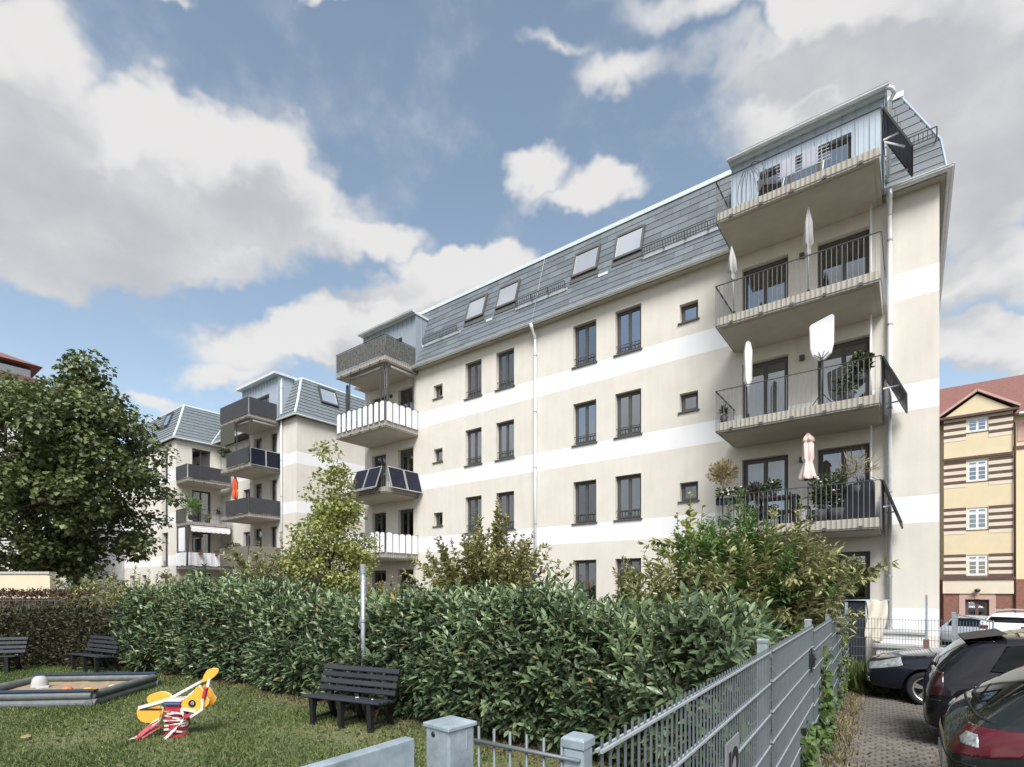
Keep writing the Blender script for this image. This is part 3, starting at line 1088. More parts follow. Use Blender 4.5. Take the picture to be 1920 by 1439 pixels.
gx0, gx1, gy = X0[0] - 0.05, X0[1] + 0.05, E0[0] - 0.09
sweep(gt, [(gx0, YBK[0], 11.53), (gx0, gy, 11.53), (gx1, gy, 11.53), (gx1, YBK[0], 11.53)], prof, [(-1, 0), (-1, -1), (1, -1), (1, 0)])
gt.tube([(gx0, gy - 0.08, 11.545), (gx1, gy - 0.08, 11.545)], 0.014, 6)
gt.tube([(gx1 + 0.08, gy - 0.08, 11.545), (gx1 + 0.08, YBK[0], 11.545)], 0.014, 6)
gt.build('gutter', 'zinc', main)
eb = MB()
eb.box((X0[0] + 0.02, E0[0] + 0.02, 11.47), (X0[1] - 0.02, YF - 0.002, 11.53))
eb.box((XR + 0.002, YF, 11.47), (X0[1] - 0.02, YB, 11.53))
eb.build('eave_board', 'concrete', main)
pipe_parts(main, -11.2, YF - 0.11, 11.0, -0.45, 0.055, gut=(-11.2, gy, 11.50))
pipe_parts(main, -0.42, YF - 0.11, 11.0, 0.7, 0.055, gut=(-0.42, gy, 11.50))
MB().tube([(-0.42, YF - 0.11, 0.72), (-0.42, YF - 0.17, 0.55), (-0.42, YF - 0.17, -0.45)], [0.06, 0.075, 0.08], 10).build('standpipe', 'galv', main, smooth=True)


# snow guards: little grids standing on the break of the roof
def snow_guard(xa, xb):
    sg = MB()
    n0 = Vector((0, E1[0] - 0.16, E1[1] + 0.04))
    for zz in (0.0, 0.2):
        sg.bar((xa, n0.y - zz * 0.2, n0.z + zz), (xb, n0.y - zz * 0.2, n0.z + zz), 0.016, 0.022)
    n = int((xb - xa) / 0.085)
    for i in range(n + 1):
        x = xa + (xb - xa) * i / n
        sg.bar((x, n0.y, n0.z), (x, n0.y - 0.04, n0.z + 0.2), 0.016)
    m = max(2, int((xb - xa) / 0.7))
    for i in range(m + 1):
        x = xa + (xb - xa) * i / m
        sg.bar((x, n0.y + 0.01, n0.z - 0.05), (x, n0.y - 0.04, n0.z + 0.19), 0.03, 0.012)
        sg.bar((x, n0.y + 0.01, n0.z - 0.05), (x, n0.y + 0.2, n0.z + 0.1), 0.03, 0.012)
    sg.build('snow_guard', 'slate_deck', main)


for a, b in ((-17.3, -15.25), (-12.15, -9.95), (-7.0, -4.2), (-0.55, 0.5)):
    snow_guard(a, b)
for a, b in ((-17.5, -15.15), (-13.75, -13.42), (-12.25, -9.9), (-8.66, -8.28), (-7.05, -4.15)):
    fl = MB().add([(a, E1[0] - 0.055, E1[1] - 0.04), (b, E1[0] - 0.055, E1[1] - 0.04), (b, E1[0] - 0.06, E1[1] + 0.05), (a, E1[0] - 0.06, E1[1] + 0.05)], [(0, 1, 2, 3)])
    fl.build('break_flashing', 'trim_pale', main)
# lightning conductor down the roof
lc = MB()
lc.tube([(-11.25, E2[0] - 0.05, E2[1] + 0.1), (-11.25, E1[0] - 0.09, E1[1]), (-11.22, E0[0] - 0.06, E0[1])], 0.007, 6)
lc.build('lightning_conductor', 'galv', main)

# skylights lie on the upper slope
sl_dir = Vector((0, E2[0] - E1[0], E2[1] - E1[1])).normalized()
sl_n = Vector((0, -sl_dir.z, sl_dir.y))


def slope_pt(x, t, h):
    q = Vector((x, E1[0], E1[1])) + sl_dir * t + sl_n * h
    return tuple(q)


for (a, b) in ((-8.14, -7.10), (-9.80, -8.76), (-13.34, -12.30), (-15.0, -13.98)):
    fr = MB()
    t0, t1 = 0.36, 1.42
    F = lambda u, w, z: slope_pt(u, z, w)
    fr.box((a, 0.01, t0), (a + 0.07, 0.11, t1), fn=F)
    fr.box((b - 0.07, 0.01, t0), (b, 0.11, t1), fn=F)
    fr.box((a + 0.07, 0.01, t0), (b - 0.07, 0.11, t0 + 0.09), fn=F)
    fr.box((a + 0.07, 0.01, t1 - 0.09), (b - 0.07, 0.11, t1), fn=F)
    fr.box((a - 0.05, 0.02, t0 - 0.22), (b + 0.05, 0.045, t0 - 0.002), fn=F)
    sk = fr.build('skylight', 'sill', main)
    MB().box((a + 0.066, 0.07, t0 + 0.086), (b - 0.066, 0.085, t1 - 0.086), fn=F).build('pane', 'skylight_glass', sk)
    MB().box((a + 0.08, 0.03, t0 + 0.1), (b - 0.08, 0.04, t1 - 0.1), fn=F).build('white_backing', 'fabric_white', sk)  # white sheet brightens the pane in place of reflected sky


# dormers clad in standing seam sheet
def dormer(x0, x1, ztop, opening, cheek_right=True, ydf=16.10):
    PD = front_of(ydf)
    o0, o1, oz0, oz1 = opening
    zb = 11.66
    wm = wall_mesh(PD, x0, x1, zb, ztop, [opening], [], th=0.25)
    # cheeks run back into the roof
    for x in (x0, x1):
        wm.add([(x, ydf, zb), (x, 18.2, zb), (x, 18.2, ztop), (x, ydf, ztop)], [(0, 1, 2, 3)])
    d = wm.build('dormer', 'zinc_light', main)
    n = int((x1 - x0) / 0.30)
    for i in range(n + 1):
        x = x0 + (x1 - x0) * i / n
        segs = [(zb, ztop)]
        if o0 - 0.02 < x < o1 + 0.02:
            segs = [(oz1, ztop)]
        for a, b in segs:
            MB().box((x - 0.008, ydf - 0.028, a), (x + 0.008, ydf, b)).build('standing_seam', 'zinc_light', d)
    if cheek_right:
        sm = MB()
        for i in range(1, 4):
            y = ydf + i * 0.32
            sm.box((x1, y - 0.008, zb), (x1 + 0.026, y + 0.008, ztop - 0.02))
        sm.build('cheek_seam', 'zinc_light', d)
    rf = MB()
    rf.box((x0 - 0.05, ydf - 0.14, ztop + 0.002), (x1 + 0.05, 18.4, ztop + 0.09))
    rf.box((x0 - 0.07, ydf - 0.17, ztop + 0.03), (x1 + 0.07, ydf - 0.141, ztop + 0.115))
    rf.build('dormer_roof', 'trim_pale', d)
    gg = MB()
    sweep(gg, [(x0 - 0.06, ydf - 0.25, ztop + 0.08), (x1 + 0.1, ydf - 0.25, ztop + 0.08)], prof, [(0, -1), (0, -1)])
    gg.build('dormer_gutter', 'zinc', d)
    w = window(main, PD, *opening, leaves=3, sill=False, glass='glass', rec=0.16, name='dormer_window')
    return d


d1 = dormer(-4.16, -0.52, 13.98, (-3.42, -1.22, 12.0, 13.48))
d2 = dormer(-21.35, -17.62, 13.92, (-20.2, -18.55, 11.8, 13.2), ydf=16.12)
MB().tube([(-0.50, 15.85, 14.04), (-0.36, 15.87, 13.94), (-0.32, 15.93, 13.84), (-0.42, 16.02, 13.75), (-0.44, 16.03, 11.9)], 0.05, 10).build('dormer_downpipe', 'zinc', main, smooth=True)


# ------------------------------------------------------------------ rear building with the wing
B2R = -27.67
WX, WY = -38.15, 14.05         # outer corner of the wing
WL = -47.95
rear = thing('apartment_building', 'L shaped cream apartment block behind the maple with stacked dark balconies', 'building', (-35, 22, -0.45))
b2bands = [(z - 0.1, zz - 0.1) for z, zz in bands]
# front wall (right part) with the doors of the balcony stack
PB = front_of(16.3)
ops, wl_ = [], []
for k in range(4):
    dz = -ST * k
    for (a, b) in ((-32.5, -31.55), (-30.6, -29.8)):
        o = (a, b, 8.75 + dz, 10.94 + dz)
        ops.append(o)
        wl_.append((o, 'door'))
wb = wall_mesh(PB, -33.0, B2R, G, EAVE - 0.05, ops, b2bands)
# recessed part next to the wing
PC = front_of(16.9)
ops2, wl2 = [], []
for k in range(4):
    o = (-35.1, -34.15, 9.5 - ST * k, 10.95 - ST * k)
    ops2.append(o)
    wl2.append(o)
wc = wall_mesh(PC, WX, -33.0, G, EAVE - 0.05, ops2, b2bands)
wb.add(wc.v, wc.f, 0)
wb.m[-len(wc.m):] = wc.m
# wing faces
PS = side_of(WX)
ops3 = [(15.0, 16.18, 8.8 - ST * k, 11.05 - ST * k) for k in range(4)]
wd_ = wall_mesh(PS, WY, 16.9, G, EAVE - 0.05, ops3, b2bands)
wb.add(wd_.v, wd_.f, 0)
wb.m[-len(wd_.m):] = wd_.m
PW = front_of(WY)
ops4 = []
for k in range(4):
    for (a, b) in ((-40.5, -39.5), (-44.2, -43.35), (-46.6, -45.7)):
        ops4.append((a, b, 8.8 - ST * k + (0.6 if a < -44 else 0), 11.0 - ST * k))
we = wall_mesh(PW, WL, WX, G, EAVE - 0.05, ops4, b2bands)
wb.add(we.v, we.f, 0)
wb.m[-len(we.m):] = we.m
# plain sides: return at the recess, right end, back, left end
zs = sorted({G, EAVE - 0.05, *[q for bd in b2bands for q in bd]})
for (a, b) in (((-33.0, 16.3), (-33.0, 16.9)), ((B2R, 16.3), (B2R, 28)), ((B2R, 28), (WL, 28)), ((WL, 28), (WL, WY))):
    for i in range(len(zs) - 1):
        mi = 1 if any(p0 < (zs[i] + zs[i + 1]) / 2 < p1 for p0, p1 in b2bands) else 0
        wb.add([(*a, zs[i]), (*b, zs[i]), (*b, zs[i + 1]), (*a, zs[i + 1])], [(0, 1, 2, 3)], mi)
wb.build('wall', ['render', 'render_white'], rear)
for (o, kd) in wl_:
    window(rear, PB, *o, leaves=1, sill=False, name='balcony_door')
for o in wl2:
    window(rear, PC, *o, leaves=1)
for i, o in enumerate(ops3):
    window(rear, PS, *o, leaves=2, sill=False, name='balcony_door', glass='glass_sky' if i == 0 else 'glass', curtain=('curtain_grey', 0.5, 1) if i == 0 else None)
for i, o in enumerate(ops4):
    window(rear, PW, *o, leaves=1, guard=o[0] > -41, rec=0.22)

# mansard over the main part and over the wing
def mansard(parent, corners, inset=(0.0, 0.42, 0.98), z=(11.5, 12.4, 13.95), name='roof', nrow=(4, 7), over=0.25):
    """corners: rectangle (x0, x1, y0, y1) of the walls"""
    x0, x1, y0, y1 = corners
    def ring(i):
        d = -over + inset[i]
        return [(x0 + d, y0 + d, z[i]), (x1 - d, y0 + d, z[i]), (x1 - d, y1 - d, z[i]), (x0 + d, y1 - d, z[i])]
    rr = [ring(i) for i in range(3)]
    mb = MB()
    for i in range(2):
        for j in range(4):
            q = (j + 1) % 4
            mb.add([rr[i][j], rr[i][q], rr[i + 1][q], rr[i + 1][j]], [(0, 1, 2, 3)])
    mb.add(rr[2], [(0, 1, 2, 3)])
    mb.add(rr[0], [(3, 2, 1, 0)])
    o = mb.build(name, 'slate_deck', parent)
    cs = MB()
    lerp = lambda p, q, t: tuple(p[i] + (q[i] - p[i]) * t for i in range(3))
    for i in range(2):
        n = nrow[i]
        for j in range(4):
            q = (j + 1) % 4
            nrm = [(0, -1), (1, 0), (0, 1), (-1, 0)][j]
            for r in range(n):
                a, b = lerp(rr[i][j], rr[i + 1][j], r / n), lerp(rr[i][q], rr[i + 1][q], r / n)
                c, d = lerp(rr[i][j], rr[i + 1][j], (r + 1) / n), lerp(rr[i][q], rr[i + 1][q], (r + 1) / n)
                k1, k2 = 0.045, 0.012
                sh = lambda p, k: (p[0] + nrm[0] * k, p[1] + nrm[1] * k, p[2])
                cs.add([sh(a, k1), sh(b, k1), sh(d, k2), sh(c, k2), a, b], [(0, 1, 2, 3), (0, 1, 5, 4)])
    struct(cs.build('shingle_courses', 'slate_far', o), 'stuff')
    hc = MB()
    for j in range(4):
        hc.tube([rr[0][j], rr[1][j], rr[2][j]], 0.07, 6)
        q = (j + 1) % 4
        hc.tube([rr[2][j], rr[2][q]], 0.09, 6)
        hc.tube([(rr[0][j][0], rr[0][j][1], rr[0][j][2] - 0.04), (rr[0][q][0], rr[0][q][1], rr[0][q][2] - 0.04)], 0.06, 6)
    hc.build('edge_trim', 'trim_pale', o)
    return o


mansard(rear, (-37.4, B2R, 16.3, 28))
mansard(rear, (WL, WX, WY, 28), name='roof')
# skylights of the rear building
def skylight_on(F, a, b, t0, t1):
    fr = MB()
    for (p, q) in (((a, 0, t0), (a + .09, .12, t1)), ((b - .09, 0, t0), (b, .12, t1)), ((a + .09, 0, t0), (b - .09, .12, t0 + .1)), ((a + .09, 0, t1 - .1), (b - .09, .12, t1))):
        fr.box(p, q, fn=F)
    sk = fr.build('skylight', 'rail', rear)
    MB().box((a + .08, .07, t0 + .09), (b - .08, .085, t1 - .09), fn=F).build('pane', 'skylight_glass', sk)
    MB().box((a + .1, .03, t0 + .11), (b - .1, .04, t1 - .11), fn=F).build('white_backing', 'fabric_white', sk)  # added white sheet, gives the pane the brightness of reflected sky


sd = Vector((-0.56, 0, 1.55)).normalized()
sn = Vector((sd.z, 0, -sd.x))
skylight_on(lambda u, w, z: tuple(Vector((B2R - 0.17, u, 12.4)) + sd * z + sn * (w + 0.02)), 18.0, 19.2, 0.35, 1.45)
sd2 = Vector((0, 0.56, 1.55)).normalized()
sn2 = Vector((0, -sd2.z, sd2.y))
skylight_on(lambda u, w, z: tuple(Vector((u, WY + 0.17, 12.4)) + sd2 * z + sn2 * (w + 0.02)), -41.2, -40.1, 0.3, 1.4)
# dormer above the balcony stack
wm = wall_mesh(front_of(16.05), -33.4, -29.1, 11.6, 14.0, [(-31.6, -30.2, 11.7, 13.2)], [], th=0.25)
for x in (-33.4, -29.1):
    wm.add([(x, 16.05, 11.6), (x, 18.2, 11.6), (x, 18.2, 14.0), (x, 16.05, 14.0)], [(0, 1, 2, 3)])
dr = wm.build('dormer', 'zinc_light', rear)
for i in range(14):
    x = -33.4 + 4.3 * i / 13
    MB().box((x - 0.008, 16.02, 13.2 if -31.62 < x < -30.18 else 11.6), (x + 0.008, 16.05, 14.0)).build('standing_seam', 'zinc_light', dr)
MB().box((-33.55, 15.7, 14.003), (-28.95, 18.4, 14.14)).build('dormer_roof', 'trim_pale', dr)
window(rear, front_of(16.05), -31.6, -30.2, 11.7, 13.2, leaves=2, sill=False, name='dormer_window')
pipe_parts(rear, -29.1, 16.2, 13.9, -0.45, 0.055)
pipe_parts(rear, -47.8, WY - 0.1, 11.3, -0.45, 0.055)
SB = [11.22 - ST * k for k in range(4)]
for k in range(4):
    balcony(rear, -32.7, -29.4, 14.45, 16.3, SB[k], rails=(k != 3) or True)
WB = [8.45 - ST * k for k in range(3)]
for k in range(3):
    balcony(rear, WX, -36.45, WY + 0.02, 16.7, WB[k], axis='side', sides=(True, True))
lm = MB().box((-39.05, WY - 0.1, 2.5), (-38.9, WY - 0.002, 2.66)).build('wall_lamp', 'frame', rear)

# ------------------------------------------------------------------ yellow striped house across the street
YY = 48.0
yel = thing('town_house', 'yellow old town house with brown stripes and red tiled roof beyond the parked cars', 'house', (6, 54, -1.6))
PY = front_of(YY)
yg = -1.7
wz = [(12.43, 13.42), (9.03, 10.47), (5.72, 7.22), (2.56, 3.98)]
ops = [(3.09, 4.18, a, b) for a, b in wz] + [(3.0, 4.24, yg, 0.92)]
bay = wall_mesh(PY, 1.87, 5.42, yg, 13.6, ops, [], th=0.25)
for x in (1.87, 5.42):
    bay.add([(x, YY, yg), (x, YY + 1.2, yg), (x, YY + 1.2, 13.6), (x, YY, 13.6)], [(0, 1, 2, 3)])
bay.build('bay_wall', 'yellow_render', yel)
# wall behind the bay, left strip and right part
PZ = front_of(YY + 1.0)
bk = wall_mesh(PZ, -3.0, 1.87, yg, 13.5, [], [])
ops_r = []
for a, b in wz[1:]:
    for u in (7.2, 10.4, 13.6):
        ops_r.append((u, u + 1.2, a, b))
br_ = wall_mesh(PZ, 5.42, 22, yg, 13.5, ops_r, [])
bk.add(br_.v, br_.f)
for (a, b) in (((22, YY + 1), (22, YY + 12)), ((22, YY + 12), (-3, YY + 12)), ((-3, YY + 12), (-3, YY + 1))):
    bk.add([(*a, yg), (*b, yg), (*b, 13.5), (*a, 13.5)], [(0, 1, 2, 3)])
bk.build('wall', 'yellow_render', yel)
for i, (a, b) in enumerate(wz):
    window(yel, PY, 3.09, 4.18, a, b, leaves=2, rec=0.06, sill=True, fm='white_paint', fw=0.07, muntins=2 if i else 2, transom=(b - 0.36) if i else None, proj=0.04)
for o in ops_r:
    window(yel, PZ, *o, leaves=2, rec=0.08, fm='white_paint', fw=0.07, muntins=2, transom=o[3] - 0.36)
# pale and brown stripes beside the bay windows, standing a little proud
for i, (a, b) in enumerate(wz):
    n = 4 if i else 3
    z0 = b + 0.06 if i else b - 0.1
    for k in range(n):
        zt = z0 - k * 0.46
        for (ua, ub) in ((1.86, 3.05), (4.22, 5.43)):
            MB().box((ua, YY - 0.03, zt - 0.2), (ub, YY - 0.003, zt)).build('brown_stripe', 'brown_trim', yel)
            MB().box((ua, YY - 0.018, zt - 0.455), (ub, YY - 0.003, zt - 0.205)).build('pale_stripe', 'pale_render', yel)
cn = MB()
cn.box((1.7, YY - 0.14, 10.62), (5.55, YY - 0.031, 10.78))
cn.box((1.7, YY - 0.2, 2.28), (5.55, YY - 0.031, 2.45))
cn.box((1.55, YY - 0.32, 13.5), (5.7, YY - 0.004, 13.66))
cn.build('cornice', 'brown_trim', yel)
MB().box((1.80, YY - 0.12, 1.32), (5.48, YY - 0.031, 2.27)).build('oriel_panel', 'pale_render', yel)
bb = MB()
bb.box((-3, YY + 0.95, yg), (1.86, YY + 0.997, 2.3))
bb.box((5.43, YY + 0.95, yg), (22, YY + 0.997, 2.3))
bb.box((1.86, YY - 0.03, yg), (2.7, YY - 0.003, 1.315))
bb.box((4.55, YY - 0.03, yg), (5.43, YY - 0.003, 1.315))
bb.build('brick_base', 'brick_far', yel)
dp = MB()
dp.box((2.68, YY - 0.07, yg), (3.0, YY - 0.003, 1.2))
dp.box((4.24, YY - 0.07, yg), (4.57, YY - 0.003, 1.2))
dp.box((3.0, YY - 0.07, 0.92), (4.24, YY - 0.003, 1.2))
dp.box((3.5, YY - 0.10, 0.94), (3.74, YY - 0.071, 1.3))
dp.build('door_surround', 'pink_stone', yel)
window(yel, PY, 3.0, 4.24, yg, 0.92, leaves=2, rec=0.15, sill=False, fm='brown_trim', name='house_door', fw=0.1)
lamp = MB().lathe([(0.02, 0.22), (0.16, 0.16), (0.17, 0.10), (0.10, -0.05), (0.02, -0.06)], 12, c=(3.62, YY - 0.33, 1.45))
lamp.box((3.6, YY - 0.3, 1.6), (3.64, YY - 0.12, 1.64))
lamp.build('door_lamp', 'frame', yel)
dpp = MB()
dpp.tube([(5.50, YY + 0.9, 13.2), (5.50, YY - 0.08, 12.6), (5.50, YY - 0.08, yg)], 0.07, 8)
dpp.build('downpipe', 'brown_trim', yel, smooth=True)
# roof: main slope with the small pediment over the bay
rf = MB()
rf.add([(-3.5, YY + 0.5, 13.4), (22.5, YY + 0.5, 13.4), (22.5, YY + 6.5, 17.7), (-3.5, YY + 6.5, 17.7), (-3.5, YY + 12.5, 13.4), (22.5, YY + 12.5, 13.4)],
       [(0, 1, 2, 3), (3, 2, 5, 4), (0, 3, 4), (1, 5, 2)])
yroof = rf.build('roof', 'clay_roof', yel)
pe = MB()
pe.add([(1.55, YY - 0.32, 13.66), (5.7, YY - 0.32, 13.66), (3.62, YY - 0.32, 15.15), (1.55, YY + 4, 13.66), (5.7, YY + 4, 13.66), (3.62, YY + 4, 15.15)],
       [(0, 2, 5, 3), (1, 4, 5, 2)])
pe.build('pediment_roof', 'clay_roof', yel)
MB().add([(1.9, YY - 0.2, 13.665), (5.35, YY - 0.2, 13.665), (3.62, YY - 0.2, 14.95)], [(0, 1, 2)]).build('pediment', 'yellow_render', yel)
pt = MB()
pt.bar((1.5, YY - 0.3, 13.72), (3.62, YY - 0.3, 15.2), 0.2, 0.14)
pt.bar((5.75, YY - 0.3, 13.72), (3.62, YY - 0.3, 15.2), 0.2, 0.14)
pt.build('pediment_trim', 'pink_stone', yel)
yg_ = MB()
yg_.tube([(5.75, YY + 0.35, 13.35), (22.5, YY + 0.35, 13.35)], 0.1, 8)
yg_.tube([(-3.5, YY + 0.35, 13.35), (1.5, YY + 0.35, 13.35)], 0.1, 8)
yg_.build('gutter', 'zinc', yel)
pv = MB()
for u in (5.75, 7.2):
    pv.box((u, YY + 0.96, 11.6), (u + 0.9, YY + 0.996, 12.9))
pv.build('wall_panel', 'pink_stone', yel)
MB().box((5.43, YY + 0.93, 11.1), (22, YY + 0.995, 11.3)).build('string_course', 'brown_trim', yel)

# ------------------------------------------------------------------ old houses on the left
oh = thing('old_house', 'old white house with small divided window beside the rear apartment block', 'house', (-58, 20, -0.45))
PO = front_of(14.6)
ops = [(-54.6, -53.45, 2.0 + 3.2 * k, 3.1 + 3.2 * k) for k in range(3)] + [(-58.6, -57.4, 2.0 + 3.2 * k, 3.1 + 3.2 * k) for k in range(3)]
m = wall_mesh(PO, -66, -49.6, G, 11, ops, [])
for (a, b) in (((-49.6, 14.6), (-49.6, 26)), ((-49.6, 26), (-66, 26)), ((-66, 26), (-66, 14.6))):
    m.add([(*a, G), (*b, G), (*b, 11), (*a, 11)], [(0, 1, 2, 3)])
m.build('wall', 'old_white', oh)
for o in ops:
    window(oh, PO, *o, leaves=2, fm='white_paint', muntins=1, fw=0.08)
MB().add([(-66.4, 14.2, 10.9), (-49.2, 14.2, 10.9), (-52, 20, 13.6), (-64, 20, 13.6), (-66.4, 26.4, 10.9), (-49.2, 26.4, 10.9)],
         [(0, 1, 2, 3), (3, 2, 5, 4), (0, 3, 4), (1, 5, 2)]).build('roof', 'clay_roof', oh)
rh = thing('old_house', 'tall old house with red hipped roof and glazed attic behind the maple crown', 'house', (-52, -2, -0.45))
PR = side_of(-46)
ops = []
for k in range(4):
    for y in (-10.4, -7.2, -4.0, -0.8, 2.4, 5.6):
        ops.append((y, y + 1.3, 2.0 + 3.4 * k, 3.9 + 3.4 * k))
m = wall_mesh(PR, -13, 8.6, G, 15.1, ops, [])
for (a, b) in (((-46, 8.6), (-60, 8.6)), ((-60, 8.6), (-60, -13)), ((-60, -13), (-46, -13))):
    m.add([(*a, G), (*b, G), (*b, 15.1), (*a, 15.1)], [(0, 1, 2, 3)])
m.build('wall', 'old_white', rh)
for o in ops:
    window(rh, PR, *o, leaves=2, fm='white_paint', muntins=1, fw=0.08)
MB().box((-60.3, -13.3, 15.1), (-45.6, 8.9, 15.4)).build('cornice', 'clay_roof', rh)
for k in range(9):
    y = -12.6 + k * 2.35
    MB().box((-46.3, y, 15.41), (-46.25, y + 2.2, 16.2)).build('attic_pane', 'glass_sky', rh)
MB().box((-59.8, -12.9, 15.41), (-46.4, 8.4, 16.25)).build('attic_wall', 'trim_pale', rh)
MB().add([(-60.4, -13.4, 16.26), (-45.6, -13.4, 16.26), (-45.6, 8.9, 16.26), (-60.4, 8.9, 16.26), (-53, -7, 19.6), (-53, 3, 19.6)],
         [(0, 1, 4), (1, 2, 5, 4), (2, 3, 5), (3, 0, 4, 5), (3, 2, 1, 0)]).build('roof', 'clay_roof', rh)

# ------------------------------------------------------------------ cream garden wall behind the dark hedge
gw = thing('garden_wall', 'low cream rendered garden wall behind the dark hedge and the maple', 'wall', (-26, 4.5, -0.45))
ga, gb = Vector((-28.5, 2.2, 0)), Vector((-24.75, 5.1, 0))
mb = MB()
mb.bar((ga.x, ga.y, 0.88), (gb.x, gb.y, 0.88), 0.24, 2.66)
mb.build('wall', 'wall_cream', gw)
mb = MB()
mb.bar((ga.x, ga.y, 2.25), (gb.x, gb.y, 2.25), 0.32, 0.08)
mb.build('coping', 'stone_pale', gw)

# ------------------------------------------------------------------ wire fences
WIRE = {}


def picket_mesh(h, w=0.006):
    k = (round(h, 2), w)
    if k not in WIRE:
        WIRE[k] = MB().box((-w / 2, -w / 2, 0), (w / 2, w / 2, h)).mesh('picket', 'galv_wire')
    return WIRE[k]


def post_mb(h, s=0.06, cap=True):
    mb = MB()
    mb.box((-s / 2, -s / 2, 0), (s / 2, s / 2, h))
    if cap:
        mb.cbox((-s / 2 - 0.004, -s / 2 - 0.004, h + 0.001), (s / 2 + 0.004, s / 2 + 0.004, h + 0.025), 0.008)
    return mb


fx0, fy0, fx1, fy1 = -0.62, 1.1, -1.13, 14.2
flen = math.hypot(fx1 - fx0, fy1 - fy0)
frz = math.atan2(fy1 - fy0, fx1 - fx0)
fence = thing('wire_fence', 'galvanised double wire fence running beside the parking strip', 'fence', (fx0, fy0, 0), frz, local=True)
drops = [(0.08, 2.58, 0.0), (2.66, 5.22, 0.0), (5.32, 7.82, -0.05), (7.9, 10.4, -0.10), (10.48, flen - 0.03, -0.16)]
for (a, b, dz) in drops:
    n = int((b - a) / 0.05)
    rl = MB()
    for i in range(7):
        z = 1.29 - 0.2 * i + dz
        for s in (-1, 1):
            rl.bar((a, s * 0.007, z), (b, s * 0.007, z), 0.008)
    rl.build('rail', 'galv_rail', fence)
    for i in range(n + 1):
        obj('picket', picket_mesh(1.32 + 0.12), fence, loc=(a + 0.02 + i * 0.05, 0, -0.12 + dz))
for t, dz in ((2.62, 0), (5.27, 0), (7.86, -0.05), (10.44, -0.1), (flen, 0.0)):
    ph = post_mb(1.345 + 0.6 + dz, 0.06)
    o = ph.build('post', 'galv', fence)
    o.location = (t, 0.045, -0.6)
gl = MB()
gl.box((4.86, -0.03, 0.86), (4.90, -0.015, 1.10))
gl.box((4.84, -0.05, 0.92), (4.92, 0.03, 1.04))
gl.tube([(4.88, -0.06, 1.0), (4.80, -0.065, 1.0)], 0.009, 6)
gl.build('gate_lock', 'black_metal', fence)

bf = thing('wire_fence', 'low wire mesh fence between the parked cars and the apartment block', 'fence', (-1.13, 14.2, -0.45), 0, local=True)
for (a, b) in ((0.05, 1.80),):
    n = int((b - a) / 0.055)
    rl = MB()
    for i in range(8):
        for s in (-1, 1):
            rl.bar((a, s * 0.007, 1.46 - 0.21 * i), (b, s * 0.007, 1.46 - 0.21 * i), 0.008)
    rl.build('rail', 'galv_wire', bf)
    for i in range(n + 1):
        obj('picket', picket_mesh(1.5, 0.007), bf, loc=(a + i * 0.055, 0, 0.0))
for t in (1.84,):
    post_mb(1.62, 0.06).build('post', 'galv', bf).location = (t, 0.02, 0)
gate = thing('gate_leaf', 'blue grey mesh gate leaf standing open beside the building corner', 'gate', (0.76, 14.2, -0.45), R(-8), local=True)
gm = MB()
for (a, b) in (((0, 0, 0.1), (0, 0, 1.62)), ((0.55, 0, 0.1), (0.55, 0, 1.5)), ((0, 0, 1.6), (0.55, 0, 1.48)), ((0, 0, 0.12), (0.55, 0, 0.12)), ((0, 0, 0.86), (0.55, 0, 0.86))):
    gm.bar(a, b, 0.03)
gm.build('frame', 'galv', gate)
for i in range(10):
    obj('picket', picket_mesh(1.35, 0.012), gate, loc=(0.05 + i * 0.05, 0, 0.12))

# ------------------------------------------------------------------ foreground: short wire gate, posts, beam
gd = thing('wire_gate', 'short wire gate panel between the two galvanised posts in the foreground', 'gate', (-0.93, 1.06, 0), R(4), local=True)
for i in range(6):
    MB().tube([(0, 0, 1.292 - 0.2 * i), (0.31, 0, 1.292 - 0.2 * i)], 0.0055, 8).build('rail', 'galv_wire', gd, smooth=True)
pk = MB().tube([(0, 0, 0), (0, 0, 1.29)], 0.0038, 8).mesh('picket', 'galv_wire', True)
for i in range(6):
    obj('picket', pk, gd, loc=(0.008 + i * 0.05, 0.008, 0.04))


def gal_post(name, label, loc, rz, s, h, cap_over, cap_h, dome, hole=False, m='galv_pale'):
    t = thing(name, label, 'post', loc, rz, local=True)
    b = MB().box((-s / 2, -s / 2, 0), (s / 2, s / 2, h)).build('shaft', m, t, bevel=0.006)
    c = s / 2 + cap_over
    mb = MB()
    mb.add([(-c, -c, h + 0.001), (c, -c, h + 0.001), (c, c, h + 0.001), (-c, c, h + 0.001),
            (-c, -c, h + cap_h), (c, -c, h + cap_h), (c, c, h + cap_h), (-c, c, h + cap_h),
            (-c * .8, -c * .8, h + cap_h + dome), (c * .8, -c * .8, h + cap_h + dome), (c * .8, c * .8, h + cap_h + dome), (-c * .8, c * .8, h + cap_h + dome)],
           [(0, 3, 2, 1), (0, 1, 5, 4), (1, 2, 6, 5), (2, 3, 7, 6), (3, 0, 4, 7), (4, 5, 9, 8), (5, 6, 10, 9), (6, 7, 11, 10), (7, 4, 8, 11), (8, 9, 10, 11)])
    mb.build('cap', m, t, bevel=0.002)
    if hole:
        MB().lathe([(0.0005, 0), (0.0065, 0), (0.008, 0.002), (0.0065, 0.0035)], 16, c=(-s * 0.15, -s / 2 - 0.003, h - 0.016), axis='y').build('drain_hole', 'digit_black', t)
        MB().bar((s / 2 + 0.001, s * 0.2, h - 0.005), (s / 2 + 0.001, s * 0.2, h - 0.06), 0.003, 0.002).build('weld_seam', 'alu', t)
    return t


